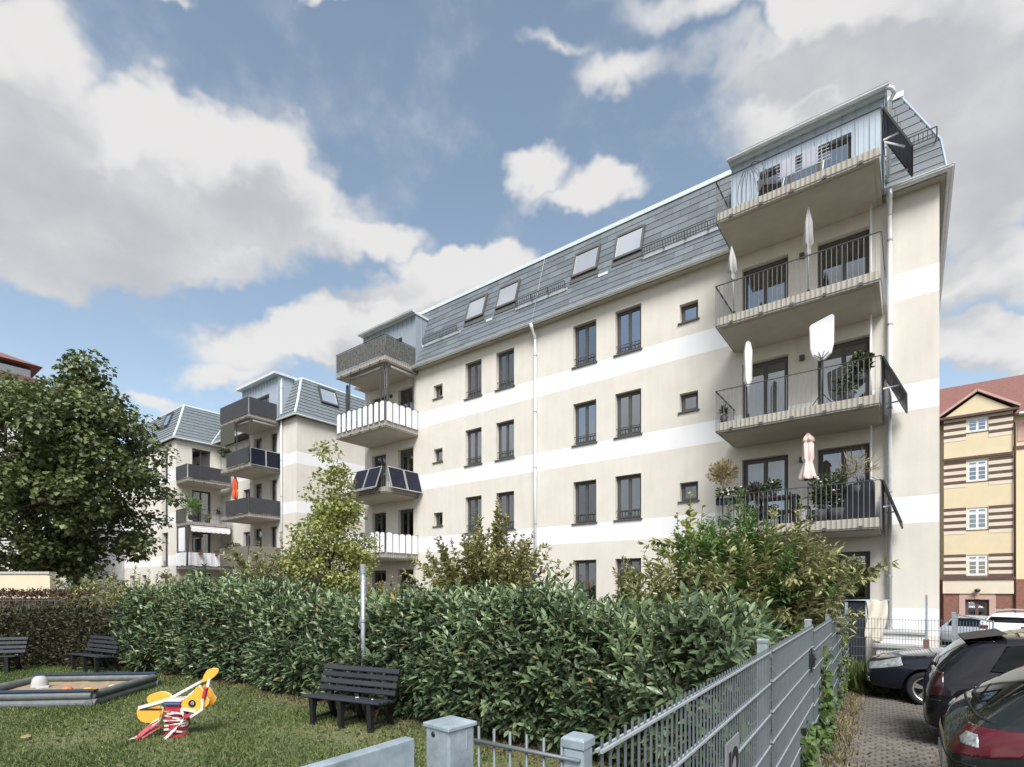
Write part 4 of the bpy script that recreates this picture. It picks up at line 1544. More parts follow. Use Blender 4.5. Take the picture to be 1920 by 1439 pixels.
gal_post('gate_post', 'thick square galvanised gate post with flat cap in the foreground', (-1.045, 1.085, 0), R(-4), 0.098, 1.307, 0.006, 0.012, 0.004, hole=True)
sp_ = gal_post('fence_post', 'slim galvanised fence post with domed cap at the corner of the fence', (-0.645, 1.115, 0), R(3), 0.055, 1.315, 0.004, 0.022, 0.006)
bl = MB()
for z in (1.235, 0.835):
    bl.lathe([(0.009, 0), (0.009, 0.008), (0.005, 0.011)], 8, c=(-0.015, -0.045, z), axis='y')
    bl.lathe([(0.009, 0), (0.009, 0.008), (0.005, 0.011)], 8, c=(0.05, 0.0, z), axis='x')
    bl.box((-0.035, -0.044, z - 0.02), (0.03, -0.029, z + 0.02))
bl.build('clamp', 'galv', sp_)
bm_ = thing('gate_beam', 'flat galvanised gate beam reaching towards the viewer from the thick post', 'gate', (-1.1, 0.95, 0), 0, local=True)
mb = MB().box((-0.02, -0.75, 1.10), (0.018, 0.035, 1.289))
mb.build('beam', 'galv_pale', bm_, bevel=0.003)
mb = MB()
for y in (-0.02, -0.6):
    mb.box((-0.012, y - 0.02, 0), (0.012, y + 0.02, 1.099))
mb.build('support', 'galv_pale', bm_)

# number plate on the fence: 12
sgn = thing('number_sign', 'grey plate with black number 12 fixed to the fence', 'sign', (fx0 + (fx1 - fx0) * 0.112, fy0 + (fy1 - fy0) * 0.112, 0.735), frz, local=True)
MB().box((-0.13, -0.018, -0.10), (0.13, -0.012, 0.265)).build('plate', 'sign_grey', sgn)
for ch, xo in (('1', 0.062), ('2', -0.05)):
    cu = bpy.data.curves.new('digit', 'FONT')
    cu.body = ch
    cu.size = 0.34
    cu.extrude = 0.001
    cu.align_x = 'CENTER'
    cu.offset = 0.004
    tmp = bpy.data.objects.new('tmp', cu)
    C.objects.link(tmp)
    dg = bpy.context.evaluated_depsgraph_get()
    me = bpy.data.meshes.new_from_object(tmp.evaluated_get(dg))
    bpy.data.objects.remove(tmp)
    me.materials.clear()
    me.materials.append(MATS['digit_black'])
    o = obj('digit', me, sgn)
    # lettering stands upright and is read from the parking side (-y of the fence frame)
    o.rotation_euler = (R(90), 0, R(0))
    o.location = (-xo, -0.0195, -0.02)

# ------------------------------------------------------------------ park benches
LZ = -0.44


def slat_mesh(L, w, t, name='slat'):
    mb = MB()
    c = 0.012
    prof = [(-w / 2, -t / 2 + c), (-w / 2 + c, -t / 2), (w / 2 - c, -t / 2), (w / 2, -t / 2 + c), (w / 2, t / 2 - c), (w / 2 - c, t / 2), (-w / 2 + c, t / 2), (-w / 2, t / 2 - c)]
    mb.prism(prof, -L / 2, L / 2, lambda u, w_, z: (w_, u, z))
    return mb.mesh(name, 'bench_plastic')


def make_bench(label, loc, rz):
    t = thing('park_bench', label, 'bench', loc, rz, 'park benches on the lawn', local=True)
    L = 1.5
    me = slat_mesh(L, 0.085, 0.04)
    for i in range(4):
        o = obj('seat_slat', me, t, loc=(0, -0.235 + i * 0.105, 0.445 - i * 0.010))
        o.rotation_euler = (R(-5), 0, 0)
    for i in range(4):
        o = obj('back_slat', me, t, loc=(0, 0.138 + i * 0.035, 0.53 + i * 0.105))
        o.rotation_euler = (R(74), 0, 0)
    lg = MB()
    lg.prism([(-0.25, 0.0), (-0.16, 0.0), (-0.19, 0.2), (-0.15, 0.40), (-0.27, 0.42), (-0.255, 0.2)], -0.035, 0.035, lambda u, w, z: (w, u, z))
    lm = lg.mesh('leg', 'bench_leg')
    rg = MB()
    rg.prism([(0.24, 0.0), (0.33, 0.0), (0.22, 0.25), (0.20, 0.40), (0.34, 0.88), (0.285, 0.88), (0.13, 0.42), (0.14, 0.25)], -0.035, 0.035, lambda u, w, z: (w, u, z))
    rm = rg.mesh('leg', 'bench_leg')
    st = MB()
    for x in (-0.56, 0.0, 0.56):
        obj('leg', lm, t, loc=(x, 0, 0))
        obj('leg', rm, t, loc=(x, 0, 0))
        st.box((x - 0.03, -0.16, 0.355), (x + 0.03, 0.15, 0.40))
        st.box((x - 0.02, -0.17, 0.10), (x + 0.02, 0.25, 0.13))
    st.build('stretcher', 'bench_leg', t)
    return t


make_bench('black slatted bench in front of the metal pole and the laurel hedge', (-6.95, 5.0, LZ), R(13))
make_bench('black slatted bench in the hedge corner behind the sandbox', (-16.6, 4.25, LZ), R(10))
make_bench('black slatted bench cut off by the left edge of the picture', (-18.35, 2.5, LZ), R(52))
for (x, y, s) in ((-6.72, 4.95, 0.03), (-6.42, 5.0, 0.018)):
    mb = MB()
    mb.lathe([(0.001, 0), (s, 0.002), (s * 0.9, 0.006), (0.001, 0.009)], 7)
    o = mb.build('fallen_leaf', 'flower_white')
    o.location = (x, y, LZ + 0.47)
    tag(o, 'larger pale fallen leaf on the bench by the pole' if s > 0.02 else 'tiny pale leaf on the bench by the pole', 'leaf')

# ------------------------------------------------------------------ metal pole behind the bench
pole = thing('metal_pole', 'slim galvanised pole standing behind the bench at the laurel hedge', 'pole', (-7.20, 5.42, LZ), 0, local=True)
mb = MB().tube([(0, 0, 0), (0, 0, 2.47)], 0.038, 14)
mb.build('shaft', 'galv', pole, smooth=True)
mb = MB().lathe([(0.039, 2.38), (0.045, 2.38), (0.045, 2.52), (0.036, 2.53), (0.001, 2.53)], 14)
mb.lathe([(0.039, 1.58), (0.052, 1.58), (0.052, 1.63), (0.039, 1.63)], 14)
mb.box((-0.075, -0.012, 1.53), (-0.04, 0.012, 1.66))
mb.tube([(-0.06, 0, 1.62), (-0.10, 0, 1.60), (-0.11, 0, 1.5), (-0.08, 0, 1.47)], 0.006, 6)
mb.build('collar', 'galv', pole)

# ------------------------------------------------------------------ sandbox of round grey beams
sa = Vector((-11.72, 2.95, 0))
d1v = Vector((-0.68, 0.735, 0))
d2v = Vector((-0.735, -0.68, 0))
SL1, SL2 = 1.95, 2.3
sbx = thing('sandbox', 'square sandbox edged with stacked grey round beams on the lawn', 'sandbox', (sa.x, sa.y, LZ), 0, local=True)
cor = [Vector((0, 0, 0)), d1v * SL1, d1v * SL1 + d2v * SL2, d2v * SL2]
for i in range(4):
    a, b = cor[i], cor[(i + 1) % 4]
    dd = (b - a).normalized()
    for z, r, e in ((0.075, 0.075, 0.10), (0.215, 0.07, 0.02 if i % 2 else 0.0)):
        mb = MB()
        n = 16
        mb.tube([a - dd * e + Vector((0, 0, z)), b + dd * e + Vector((0, 0, z))], r, n)
        mb.build('beam', 'log_grey', sbx, smooth=False, bevel=0.01)
    if i in (1, 3):
        mb = MB()
        mb.bar(a - dd * 0.05 + Vector((0, 0, 0.305)), b + dd * 0.08 + Vector((0, 0, 0.305)), 0.13, 0.03)
        mb.build('seat_board', 'blue_board', sbx, bevel=0.006)
mb = MB()
k = 10
vs, fs = [], []
for i in range(k + 1):
    for j in range(k + 1):
        p = d1v * (SL1 * i / k) + d2v * (SL2 * j / k)
        vs.append((p.x, p.y, 0.14 + random.uniform(-0.02, 0.02)))
for i in range(k):
    for j in range(k):
        a = i * (k + 1) + j
        fs.append((a, a + 1, a + k + 2, a + k + 1))
mb.add(vs, fs)
mb.build('sand', 'sand', sbx, smooth=True)


def sbp(u, v, z=0.15):
    p = sa + d1v * u + d2v * v
    return (p.x, p.y, LZ + z)


mb = MB().lathe([(0.001, 0.22), (0.07, 0.21), (0.115, 0.17), (0.135, 0.09), (0.145, 0.0)], 14)
mb.add([(0.12, -0.12, 0.03), (0.30, -0.10, 0.0), (0.32, 0.06, 0.0), (0.14, 0.12, 0.03)], [(0, 1, 2, 3)])
o = mb.build('sand_bucket', 'stone_pale', smooth=True)
o.location = sbp(1.35, 1.85)
tag(o, 'pale grey upturned bucket lying in the sandbox', 'toy')
mb = MB().tube([(0, 0, 0.03), (0.42, 0.05, 0.04)], 0.018, 8)
mb.add([(-0.16, -0.07, 0.01), (0.0, -0.06, 0.02), (0.0, 0.06, 0.02), (-0.16, 0.07, 0.01), (-0.2, 0, 0.0)], [(0, 1, 2, 3, 4)])
mb.box((-0.16, -0.07, 0.0), (0.0, 0.07, 0.012))
o = mb.build('toy_shovel', 'toy_green')
o.location = sbp(0.55, 1.5)
o.rotation_euler = (0, 0, R(40))
tag(o, 'light green toy shovel near the front beam of the sandbox', 'toy')
for j, (u, v, m, lab) in enumerate(((1.0, 1.1, 'toy_orange', 'flat orange sand mould in the middle of the sandbox'), (0.85, 0.62, 'toy_yellow', 'yellow sand mould lying beside the orange one'),
                                    (1.1, 0.32, 'fabric_cream', 'cream sand mould near the right beam of the sandbox'), (0.4, 0.35, 'stone_pale', 'pale round sand mould against the right front beam'))):
    mb = MB().lathe([(0.001, 0.055), (0.06, 0.05), (0.085, 0.02), (0.095, 0.0)], 9)
    mb.box((0.05, -0.03, 0.0), (0.14, 0.03, 0.03))
    o = mb.build('sand_mould', m)
    o.location = sbp(u, v)
    o.rotation_euler = (0, 0, j * 1.1)
    tag(o, lab, 'toy', 'toys left in the sandbox')
o = MB().lathe([(0.001, 0.0), (0.03, 0.02), (0.06, 0.03), (0.03, 0.035), (0.001, 0.03)], 6).build('paper_scrap', 'straw_leaf')
o.location = (-9.9, 1.75, LZ + 0.03)
o.rotation_euler = (0.2, 0.1, 0.6)
tag(o, 'crumpled pale scrap lying in the grass near the left edge', 'litter')

# ------------------------------------------------------------------ yellow spring rider wrapped in barrier tape
rd = thing('spring_rider', 'yellow spring rider wrapped in red and white barrier tape on the lawn', 'play equipment', (-8.66, 3.02, LZ), R(37.2), local=True)
K = 1 / 1083.0


def rp(x, y):
    return ((x - 640) * K, (1290 - y) * K)


def plate(name, pts, w0, w1, m='toy_yellow'):
    q = [rp(*p) for p in pts]
    # round the outline with one corner cutting pass
    rr = []
    for i in range(len(q)):
        a, b = Vector(q[i]), Vector(q[(i + 1) % len(q)])
        rr += [tuple(a * 0.75 + b * 0.25), tuple(a * 0.25 + b * 0.75)]
    q = rr
    mb = MB()
    mb.prism(q, w0, w1, lambda u, w, z: (u, w, z), 0, 1)
    return mb.build(name, [m, 'toy_edge'], rd, bevel=0.004)


plate('wing', [(300, 760), (330, 690), (440, 640), (560, 615), (680, 650), (740, 740), (620, 770), (360, 830)], 0.09, 0.115)
plate('wing', [(300, 900), (330, 830), (500, 790), (720, 800), (720, 930), (620, 1040), (470, 1075), (340, 1030)], -0.115, -0.09)
plate('tail_fin', [(1240, 470), (1300, 300), (1380, 235), (1510, 230), (1515, 300), (1430, 390), (1330, 430)], -0.012, 0.012)
plate('side_panel', [(980, 720), (1130, 640), (1250, 480), (1330, 560), (1385, 660), (1440, 745), (1360, 840), (1230, 895), (1080, 850), (990, 830)], -0.10, -0.078)
plate('side_panel', [(980, 720), (1130, 640), (1250, 480), (1330, 560), (1385, 660), (1440, 745), (1360, 840), (1230, 895), (1080, 850), (990, 830)], 0.078, 0.10)
mb = MB()
c = rp(1160, 770)
mb.lathe([(0.002, -0.104), (0.055, -0.104), (0.055, -0.101)], 18, c=(c[0], 0, c[1]), axis='y')
mb.build('handle_disc', 'toy_black', rd)
c2 = rp(1165, 762)
MB().lathe([(0.002, -0.110), (0.022, -0.110), (0.026, -0.105)], 12, c=(c2[0], 0, c2[1]), axis='y').build('bolt', 'alu', rd)


def rbar(name, a, b, w, y, m, h=None):
    qa, qb = rp(*a), rp(*b)
    return MB().bar((qa[0], y, qa[1]), (qb[0], y, qb[1]), w, h or w, up=(0, 1, 0)).build(name, m, rd, bevel=0.003)


rbar('frame_bar', (720, 735), (1260, 440), 0.035, -0.05, 'tape_white')
rbar('frame_bar', (1000, 730), (1270, 500), 0.03, -0.06, 'tape_white')
rbar('frame_bar', (740, 720), (1240, 430), 0.03, 0.06, 'fabric_grey')
rbar('frame_bar', (350, 830), (740, 720), 0.045, -0.12, 'tape_white')
rbar('frame_bar', (360, 850), (700, 850), 0.02, -0.12, 'toy_black')
rbar('handle_post', (1395, 400), (1380, 520), 0.04, -0.05, 'tape_white')
rbar('handle_post', (1385, 520), (1345, 700), 0.045, -0.11, 'tape_red')
rbar('handle_post', (1340, 690), (1335, 860), 0.035, -0.12, 'tape_white')
rbar('foot_rest', (1340, 850), (1160, 970), 0.035, -0.13, 'tape_white')
rbar('foot_rest', (1230, 890), (1020, 850), 0.03, -0.12, 'tape_white')
rbar('foot_rest', (1190, 930), (1050, 970), 0.05, -0.11, 'tape_red')
a, b = rp(700, 700), rp(1010, 740)
MB().box((a[0], -0.13, b[1]), (b[0], 0.13, a[1])).build('seat', 'tape_white', rd, bevel=0.012)
a, b = rp(745, 745), rp(990, 790)
MB().box((a[0], -0.135, b[1]), (b[0], 0.10, a[1] - 0.004)).build('seat_pad', 'toy_blue', rd, bevel=0.012)
a, b = rp(740, 790), rp(980, 900)
MB().box((a[0], -0.09, b[1]), (b[0], 0.09, a[1])).build('body_block', 'tape_red', rd, bevel=0.01)
# coil spring on its ground plate
pts = []
for i in range(90):
    t = i / 89
    an = t * 2 * PI * 5
    q = rp(860 - 40 * t, 1270 - 380 * t)
    pts.append((q[0] + 0.095 * math.cos(an), 0.095 * math.sin(an), q[1]))
MB().tube(pts, 0.014, 8).build('spring', 'tape_red', rd, smooth=True)
q = rp(850, 1290)
MB().lathe([(0.16, 0), (0.16, 0.02), (0.10, 0.035), (0.001, 0.035)], 18, c=(q[0], 0, q[1])).build('ground_plate', 'tape_red', rd)
# barrier tape wound round the spring, red and white in turn
rt = random.Random(5)
for i in range(13):
    z = 0.06 + i * 0.025
    n = 20
    mb = MB()
    ph = rt.uniform(0, 6)
    amp = rt.uniform(0.012, 0.04)
    vs, fs = [], []
    cx = rp(850, 1100)[0]
    for j in range(n + 1):
        an = 2 * PI * j / n
        r = 0.125 + 0.02 * math.sin(3 * an + ph) + 0.014 * rt.random()
        zz = z + amp * math.sin(an + ph)
        vs += [(cx + r * 1.1 * math.cos(an), r * math.sin(an), zz), (cx + r * 1.12 * math.cos(an), r * 1.02 * math.sin(an), zz + 0.028)]
    for j in range(n):
        fs.append((2 * j, 2 * j + 2, 2 * j + 3, 2 * j + 1))
    mb.add(vs, fs)
    mb.build('barrier_tape', 'tape_red' if i % 2 else 'tape_white', rd)


def ribbon(pts, w, m, name='barrier_tape'):
    mb = MB()
    vs, fs = [], []
    for i, p in enumerate(pts):
        vs += [(p[0], p[1] - 0.01 * math.sin(i), p[2] - w / 2), (p[0] + 0.012 * math.cos(i * 2), p[1] + 0.02, p[2] + w / 2)]
    for i in range(len(pts) - 1):
        fs.append((2 * i, 2 * i + 2, 2 * i + 3, 2 * i + 1))
    return mb.add(vs, fs).build(name, m, rd)


def rpath(ps, y0, y1):
    out = []
    for i, p in enumerate(ps):
        q = rp(*p)
        out.append((q[0], y0 + (y1 - y0) * i / max(1, len(ps) - 1), q[1]))
    return out


ribbon(rpath([(680, 1000), (600, 1060), (540, 1120), (470, 1210), (400, 1265), (330, 1300)], -0.13, -0.3), 0.06, 'tape_white')
ribbon(rpath([(650, 1050), (560, 1110), (500, 1180), (430, 1255)], -0.15, -0.3), 0.075, 'tape_red')
ribbon(rpath([(660, 1120), (560, 1190), (500, 1250)], -0.1, -0.25), 0.05, 'tape_red')
ribbon(rpath([(940, 1130), (900, 1190), (850, 1260), (820, 1275)], -0.14, -0.28), 0.05, 'tape_white')
ribbon(rpath([(690, 760), (690, 900), (670, 1010)], -0.14, -0.15), 0.05, 'tape_white')
ribbon(rpath([(1000, 840), (1050, 930), (1060, 1000), (980, 1080)], -0.14, -0.15), 0.05, 'tape_white')

# ------------------------------------------------------------------ things on the balconies
RT = [z + 0.28 for z in RB]       # balcony floors, right stack
LT = [z + 0.28 for z in LB]
ST2 = [z + 0.28 for z in SB]
WT = [z + 0.28 for z in WB]
# slabs index: 0 is the top one


def parasol(label, loc, h, m, prof, lean=0.0):
    t = thing('parasol', label, 'parasol', loc, 0, 'closed parasols on the balconies', local=True)
    mb = MB().tube([(0, 0, 0), (0, 0, h)], 0.018, 8)
    mb.build('pole', 'galv', t, smooth=True)
    mb = MB()
    n = 30
    k = len(mb.v)
    for (r, z) in prof:
        for j in range(n):
            a = 2 * PI * j / n
            rr = r * (1 + 0.34 * math.cos(a * 5 + z * 2.5) * (1 if r > 0.03 else 0))
            mb.v.append((rr * math.cos(a), rr * math.sin(a), z))
    for i in range(len(prof) - 1):
        for j in range(n):
            a, b = i * n + j, i * n + (j + 1) % n
            mb.f.append((a, b, b + n, a + n))
            mb.m.append(0)
    mb.build('folded_cover', m, t, smooth=True)
    mb = MB().lathe([(0.001, 0), (0.2, 0), (0.2, 0.05), (0.05, 0.09), (0.03, 0.2), (0.02, 0.2)], 14)
    mb.build('foot', 'black_metal', t, smooth=True)
    t.rotation_euler = (0, lean, 0)
    return t


# folded ones on the first balcony below the dormer
parasol('grey folded parasol at the left end of the third floor balcony', (-3.75, 14.75, RT[1]), 1.95, 'fabric_grey',
        [(0.03, 1.05), (0.06, 1.1), (0.04, 1.24), (0.10, 1.30), (0.075, 1.62), (0.02, 1.95), (0.001, 1.97)], R(-2))
parasol('grey folded parasol in front of the right door of the third floor balcony', (-2.02, 14.8, RT[1]), 2.25, 'fabric_grey',
        [(0.03, 1.05), (0.06, 1.1), (0.045, 1.28), (0.10, 1.35), (0.075, 1.85), (0.02, 2.25), (0.001, 2.27)])
parasol('slender white parasol under a cover on the second floor balcony', (-3.42, 14.8, RT[2]), 2.12, 'fabric_white',
        [(0.03, 0.92), (0.05, 0.96), (0.085, 1.1), (0.085, 1.85), (0.05, 2.08), (0.001, 2.14)])
parasol('pink folded parasol on the first floor balcony among the plants', (-2.02, 14.75, RT[3]), 2.2, 'fabric_pink',
        [(0.15, 1.08), (0.175, 1.15), (0.10, 1.42), (0.08, 1.52), (0.11, 1.6), (0.10, 1.95), (0.075, 2.0), (0.115, 2.02), (0.10, 2.10), (0.03, 2.22), (0.001, 2.23)])
parasol('orange red folded parasol on the rear block balcony', (-31.6, 14.75, ST2[2]), 2.35, 'fabric_orange',
        [(0.06, 1.0), (0.12, 1.05), (0.13, 1.4), (0.09, 1.55), (0.13, 1.62), (0.12, 2.0), (0.04, 2.35), (0.001, 2.37)])
parasol('dark folded parasol on the left balcony of the main block', (-20.75, 14.75, LT[1]), 2.3, 'anthracite',
        [(0.05, 0.8), (0.07, 0.85), (0.07, 1.6), (0.05, 2.25), (0.001, 2.3)])
# flat covered dryer head on the second floor balcony: a wide white sack on a pole
t = thing('covered_dryer', 'wide white sack covering a clothes dryer above the second floor railing', 'clothes dryer', (-1.72, 14.72, RT[2]), 0, local=True)
MB().tube([(0, 0, 0), (0, 0, 1.3)], 0.02, 8).build('pole', 'black_metal', t, smooth=True)
mb = MB()
prof = [(-0.20, 1.28), (-0.06, 1.14), (0.06, 1.14), (0.20, 1.26), (0.25, 1.48), (0.26, 2.14), (0.22, 2.2), (-0.24, 2.06), (-0.27, 2.0), (-0.25, 1.45)]
mb.prism(prof, -0.05, 0.05, lambda u, w, z: (u, w, z))
mb.build('cover', 'fabric_white', t, bevel=0.03)
mb = MB()
for s in (-1, 1):
    mb.tube([(0, -0.06, 1.16), (s * 0.16, -0.07, 1.30)], 0.008, 6)
    mb.tube([(0, -0.06, 1.16), (s * 0.06, -0.07, 1.34)], 0.008, 6)
    mb.tube([(0, 0, 0.35), (s * 0.25, 0, 0.02)], 0.012, 6)
mb.build('strap', 'black_metal', t)


def solar(label, p0, along, down, w, h, cols=1, group='solar panels hung on balcony railings', braces=None):
    """panel hung from its top edge: p0 top corner, along = unit vector of the top edge, down = unit vector down the panel"""
    along, down = Vector(along).normalized(), Vector(down).normalized()
    nrm = along.cross(down).normalized()
    t = thing('solar_panel', label, 'solar panel', p0, 0, group, local=True)
    F = lambda u, w_, z: tuple(along * u + down * z + nrm * w_)
    mb = MB()
    f = 0.03
    mb.box((0, -0.018, 0), (w, 0.018, f), fn=F)
    mb.box((0, -0.018, h - f), (w, 0.018, h), fn=F)
    mb.box((0, -0.018, f), (f, 0.018, h - f), fn=F)
    mb.box((w - f, -0.018, f), (w, 0.018, h - f), fn=F)
    mb.build('frame', 'alu' if braces is None else 'black_metal', t)
    MB().box((f, -0.010, f), (w - f, 0.010, h - f), fn=F).build('cell_sheet', 'solar', t)
    mb = MB()
    for i in range(1, 7):
        zz = f + (h - 2 * f) * i / 7
        mb.box((f, -0.0125, zz - 0.003), (w - f, 0.0125, zz + 0.003), fn=F)
    mb.build('cell_grid', 'anthracite', t)
    if braces:
        mb = MB()
        for (a, b) in braces:
            mb.bar(a, b, 0.03)
        mb.build('brace', 'white_paint', t)
    return t


dn = Vector((0, -0.34, -0.94))
solar('left solar panel on the front of the white slatted left balcony', (-19.55, 14.38, LB[2] + 1.13), (1, 0, 0), dn, 0.86, 0.98)
solar('second solar panel next to the corner on the front of the left balcony', (-18.67, 14.38, LB[2] + 1.13), (1, 0, 0), dn, 0.86, 0.98)
dn2 = Vector((0.30, 0, -0.95))
solar('near solar panel on the right side of the left balcony', (-17.63, 14.5, LB[2] + 1.13), (0, 1, 0), dn2, 0.86, 0.98)
solar('far solar panel on the right side of the left balcony against the facade', (-17.63, 15.4, LB[2] + 1.13), (0, 1, 0), dn2, 0.84, 0.98)
# tilted ones on the right end of the right stack
g2 = 'tilted solar panels at the right end of the balconies'
solar('tilted black solar panel on white braces beside the roof terrace', (-0.50, 14.55, RB[0] + 1.2), (0, 1, 0), (0.42, 0, -0.9), 1.1, 1.25, group=g2,
      braces=[((0.0, 0.15, -0.65), (0.34, 0.15, -0.62)), ((0.0, 0.95, -1.0), (0.45, 0.95, -1.02)), ((0.02, 0.15, -0.7), (0.4, 0.15, -1.0))])
solar('tilted black solar panel at the end of the second floor balcony', (-0.50, 14.5, RB[2] + 1.13), (0, 1, 0), (0.40, 0, -0.9), 1.6, 1.05, group=g2,
      braces=[((0.0, 0.15, -0.7), (0.3, 0.15, -0.68)), ((0.0, 1.4, -0.7), (0.3, 1.4, -0.68))])
solar('tilted black solar panel at the end of the first floor balcony', (-0.50, 14.5, RB[3] + 1.13), (0, 1, 0), (0.32, 0, -0.94), 1.6, 1.05, group=g2,
      braces=[((0.0, 0.15, -0.6), (0.2, 0.15, -0.58)), ((0.0, 1.4, -0.6), (0.2, 1.4, -0.58))])
solar('left solar panel on the right side of the rear block balcony', (-29.33, 14.5, SB[1] + 1.13), (0, 1, 0), (0.03, 0, -1), 0.88, 0.95)
solar('right solar panel on the right side of the rear block balcony', (-29.33, 15.4, SB[1] + 1.13), (0, 1, 0), (0.03, 0, -1), 0.86, 0.95)


# privacy slats woven between the railing bars
def slat_screen(label, segs, zb, h, scallop=True, m='white_plastic', group=None):
    t = thing('privacy_screen', label, 'privacy screen', (segs[0][0][0], segs[0][0][1], zb), 0, group)
    for (a, b, n, w) in segs:
        a, b = Vector((*a, 0)), Vector((*b, 0))
        d = (b - a).normalized()
        nn = Vector((d.y, -d.x, 0))
        for i in range(n):
            c = a + (b - a) * ((i + 0.5) / n)
            hh = h + (random.uniform(-0.03, 0.05) if scallop else 0)
            poly = [(-w / 2, 0), (w / 2, 0), (w / 2, hh - 0.06), (w * 0.3, hh - 0.01), (0, hh), (-w * 0.3, hh - 0.01), (-w / 2, hh - 0.06)]
            mb = MB()
            mb.prism(poly, -0.004, 0.004, lambda u, w_, z: (c.x + d.x * u + nn.x * w_, c.y + d.y * u + nn.y * w_, zb + z))
            mb.build('slat', m, t)
    return t


yo = 14.45 - 0.056
xo = -17.7 + 0.056
slat_screen('white scalloped slats on the railing below the covered top left balcony', [((-21.1, yo), (xo, yo), 9, 0.26), ((xo, 14.45), (xo, 16.25), 5, 0.30)], LB[1] + 0.28, 0.86)
slat_screen('white slats beside the front solar panels of the left balcony', [((-21.1, yo), (-19.65, yo), 5, 0.2)], LB[2] + 0.28, 0.80, False)
slat_screen('white scalloped slats on the lowest left balcony above the shrubs', [((-21.1, yo), (xo, yo), 10, 0.27), ((xo, 14.45), (xo, 16.25), 5, 0.31)], LB[3] + 0.28, 0.84)


def panel_screen(name, label, segs, z0, z1, m, cat='privacy screen', wave=0.0, th=0.012):
    t = thing(name, label, cat, (segs[0][0][0], segs[0][0][1], z0), 0)
    for (a, b) in segs:
        a, b = Vector((*a, 0)), Vector((*b, 0))
        d = (b - a).normalized()
        nn = Vector((d.y, -d.x, 0))
        L = (b - a).length
        n = max(2, int(L / 0.12))
        mb = MB()
        vs, fs = [], []
        for i in range(n + 1):
            for (z, s) in ((z0, 0), (z1, 0), (z1, 1), (z0, 1)):
                w = wave * math.sin(i * 1.9) * (1 if z == z0 else 0.4)
                p = a + d * (L * i / n) + nn * (w + s * th)
                dz = (wave * 0.8 * math.sin(i * 0.9) if z == z0 else 0)
                vs.append((p.x, p.y, z + dz))
        for i in range(n):
            for j in range(4):
                q = (j + 1) % 4
                fs.append((4 * i + j, 4 * i + q, 4 * i + 4 + q, 4 * i + 4 + j))
        mb.add(vs, fs)
        mb.build('panel', m, t)
    return t


panel_screen('privacy_screen', 'dark patterned mesh on the railing of the top left balcony', [((-21.1, yo + 0.03), (xo - 0.03, yo + 0.03)), ((xo - 0.03, 14.45), (xo - 0.03, 16.25))], LB[0] + 0.30, LB[0] + 1.08, 'ivy_mesh')
sx = -29.4 + 0.05
panel_screen('privacy_screen', 'anthracite cloth round the top balcony of the rear block', [((-32.7, yo), (sx, yo)), ((sx, 14.45), (sx, 16.25))], SB[0] + 0.25, SB[0] + 1.15, 'anthracite')
panel_screen('privacy_screen', 'anthracite cloth on the front of the rear block balcony with solar panels', [((-31.9, yo), (sx, yo))], SB[1] + 0.28, SB[1] + 1.12, 'anthracite')
panel_screen('privacy_screen', 'dark panels round the rear block balcony with the orange parasol', [((-32.0, yo), (sx, yo)), ((sx, 14.45), (sx, 16.25))], SB[2] + 0.28, SB[2] + 1.13, 'anthracite')
panel_screen('privacy_screen', 'weathered willow mat round the lowest balcony of the rear block', [((-32.7, yo), (sx, yo)), ((sx, 14.45), (sx, 16.25))], SB[3] + 0.12, SB[3] + 1.2, 'willow')
wx = -36.45 + 0.05
panel_screen('privacy_screen', 'anthracite panels round the upper wing balcony', [((-38.1, WY - 0.035), (wx, WY - 0.035)), ((wx, WY + 0.02), (wx, 16.7))], WB[0] + 0.28, WB[0] + 1.12, 'anthracite')
panel_screen('privacy_screen', 'green cloth on the end of the planted middle wing balcony', [((-38.1, WY - 0.035), (wx - 0.1, WY - 0.035))], WB[1] + 0.28, WB[1] + 1.1, 'green_cloth')
panel_screen('privacy_screen', 'white sheet wrapped round the lowest wing balcony', [((-38.1, WY - 0.04), (wx, WY - 0.04)), ((wx, WY + 0.02), (wx, 16.7))], WB[2] + 0.26, WB[2] + 1.1, 'fabric_white', wave=0.035)
panel_screen('side_curtain', 'white cloth hanging in the dark frame of the lowest wing balcony', [((-37.75, WY - 0.01), (-36.75, WY - 0.01))], WB[2] + 1.2, WB[1] - 0.1, 'fabric_white', 'curtain', wave=0.02)
fm_ = thing('awning_stand', 'dark stand with posts on the lowest wing balcony under the white awning', 'stand', (-37, WY, WB[2]), 0)
mb = MB()
for x in (-38.0, -36.6, -36.42):
    mb.bar((x, WY + 0.03, WB[2] + 0.28), (x, WY + 0.03, WB[1]), 0.07)
mb.bar((-38.0, WY + 0.03, WB[1] - 0.06), (-36.42, WY + 0.03, WB[1] - 0.06), 0.06)
mb.bar((-36.42, WY + 0.03, WB[1] - 0.05), (-36.42, 16.6, WB[1] - 0.05), 0.06)
mb.build('frame_bars', 'frame', fm_)
# white awning valance with scalloped edge
aw = thing('awning', 'white scalloped awning above the lowest wing balcony', 'awning', (-36.3, 15.3, WB[1] - 0.1), 0)
mb = MB()
n = 48
vs, fs = [], []
for i in range(n + 1):
    y = 14.2 + 2.4 * i / n
    vs += [(-36.36, y, WB[1] - 0.05), (-36.28, y, WB[1] - 0.12), (-36.26, y, WB[1] - 0.33 - 0.05 * abs(math.sin(i * PI / 6)))]
for i in range(n):
    for j in range(2):
        a = i * 3 + j
        fs.append((a, a + 3, a + 4, a + 1))
mb.add(vs, fs)
mb.build('valance', 'fabric_white', aw)
MB().tube([(-36.34, 14.2, WB[1] - 0.04), (-36.34, 16.6, WB[1] - 0.04)], 0.04, 8).build('roller', 'white_paint', aw)
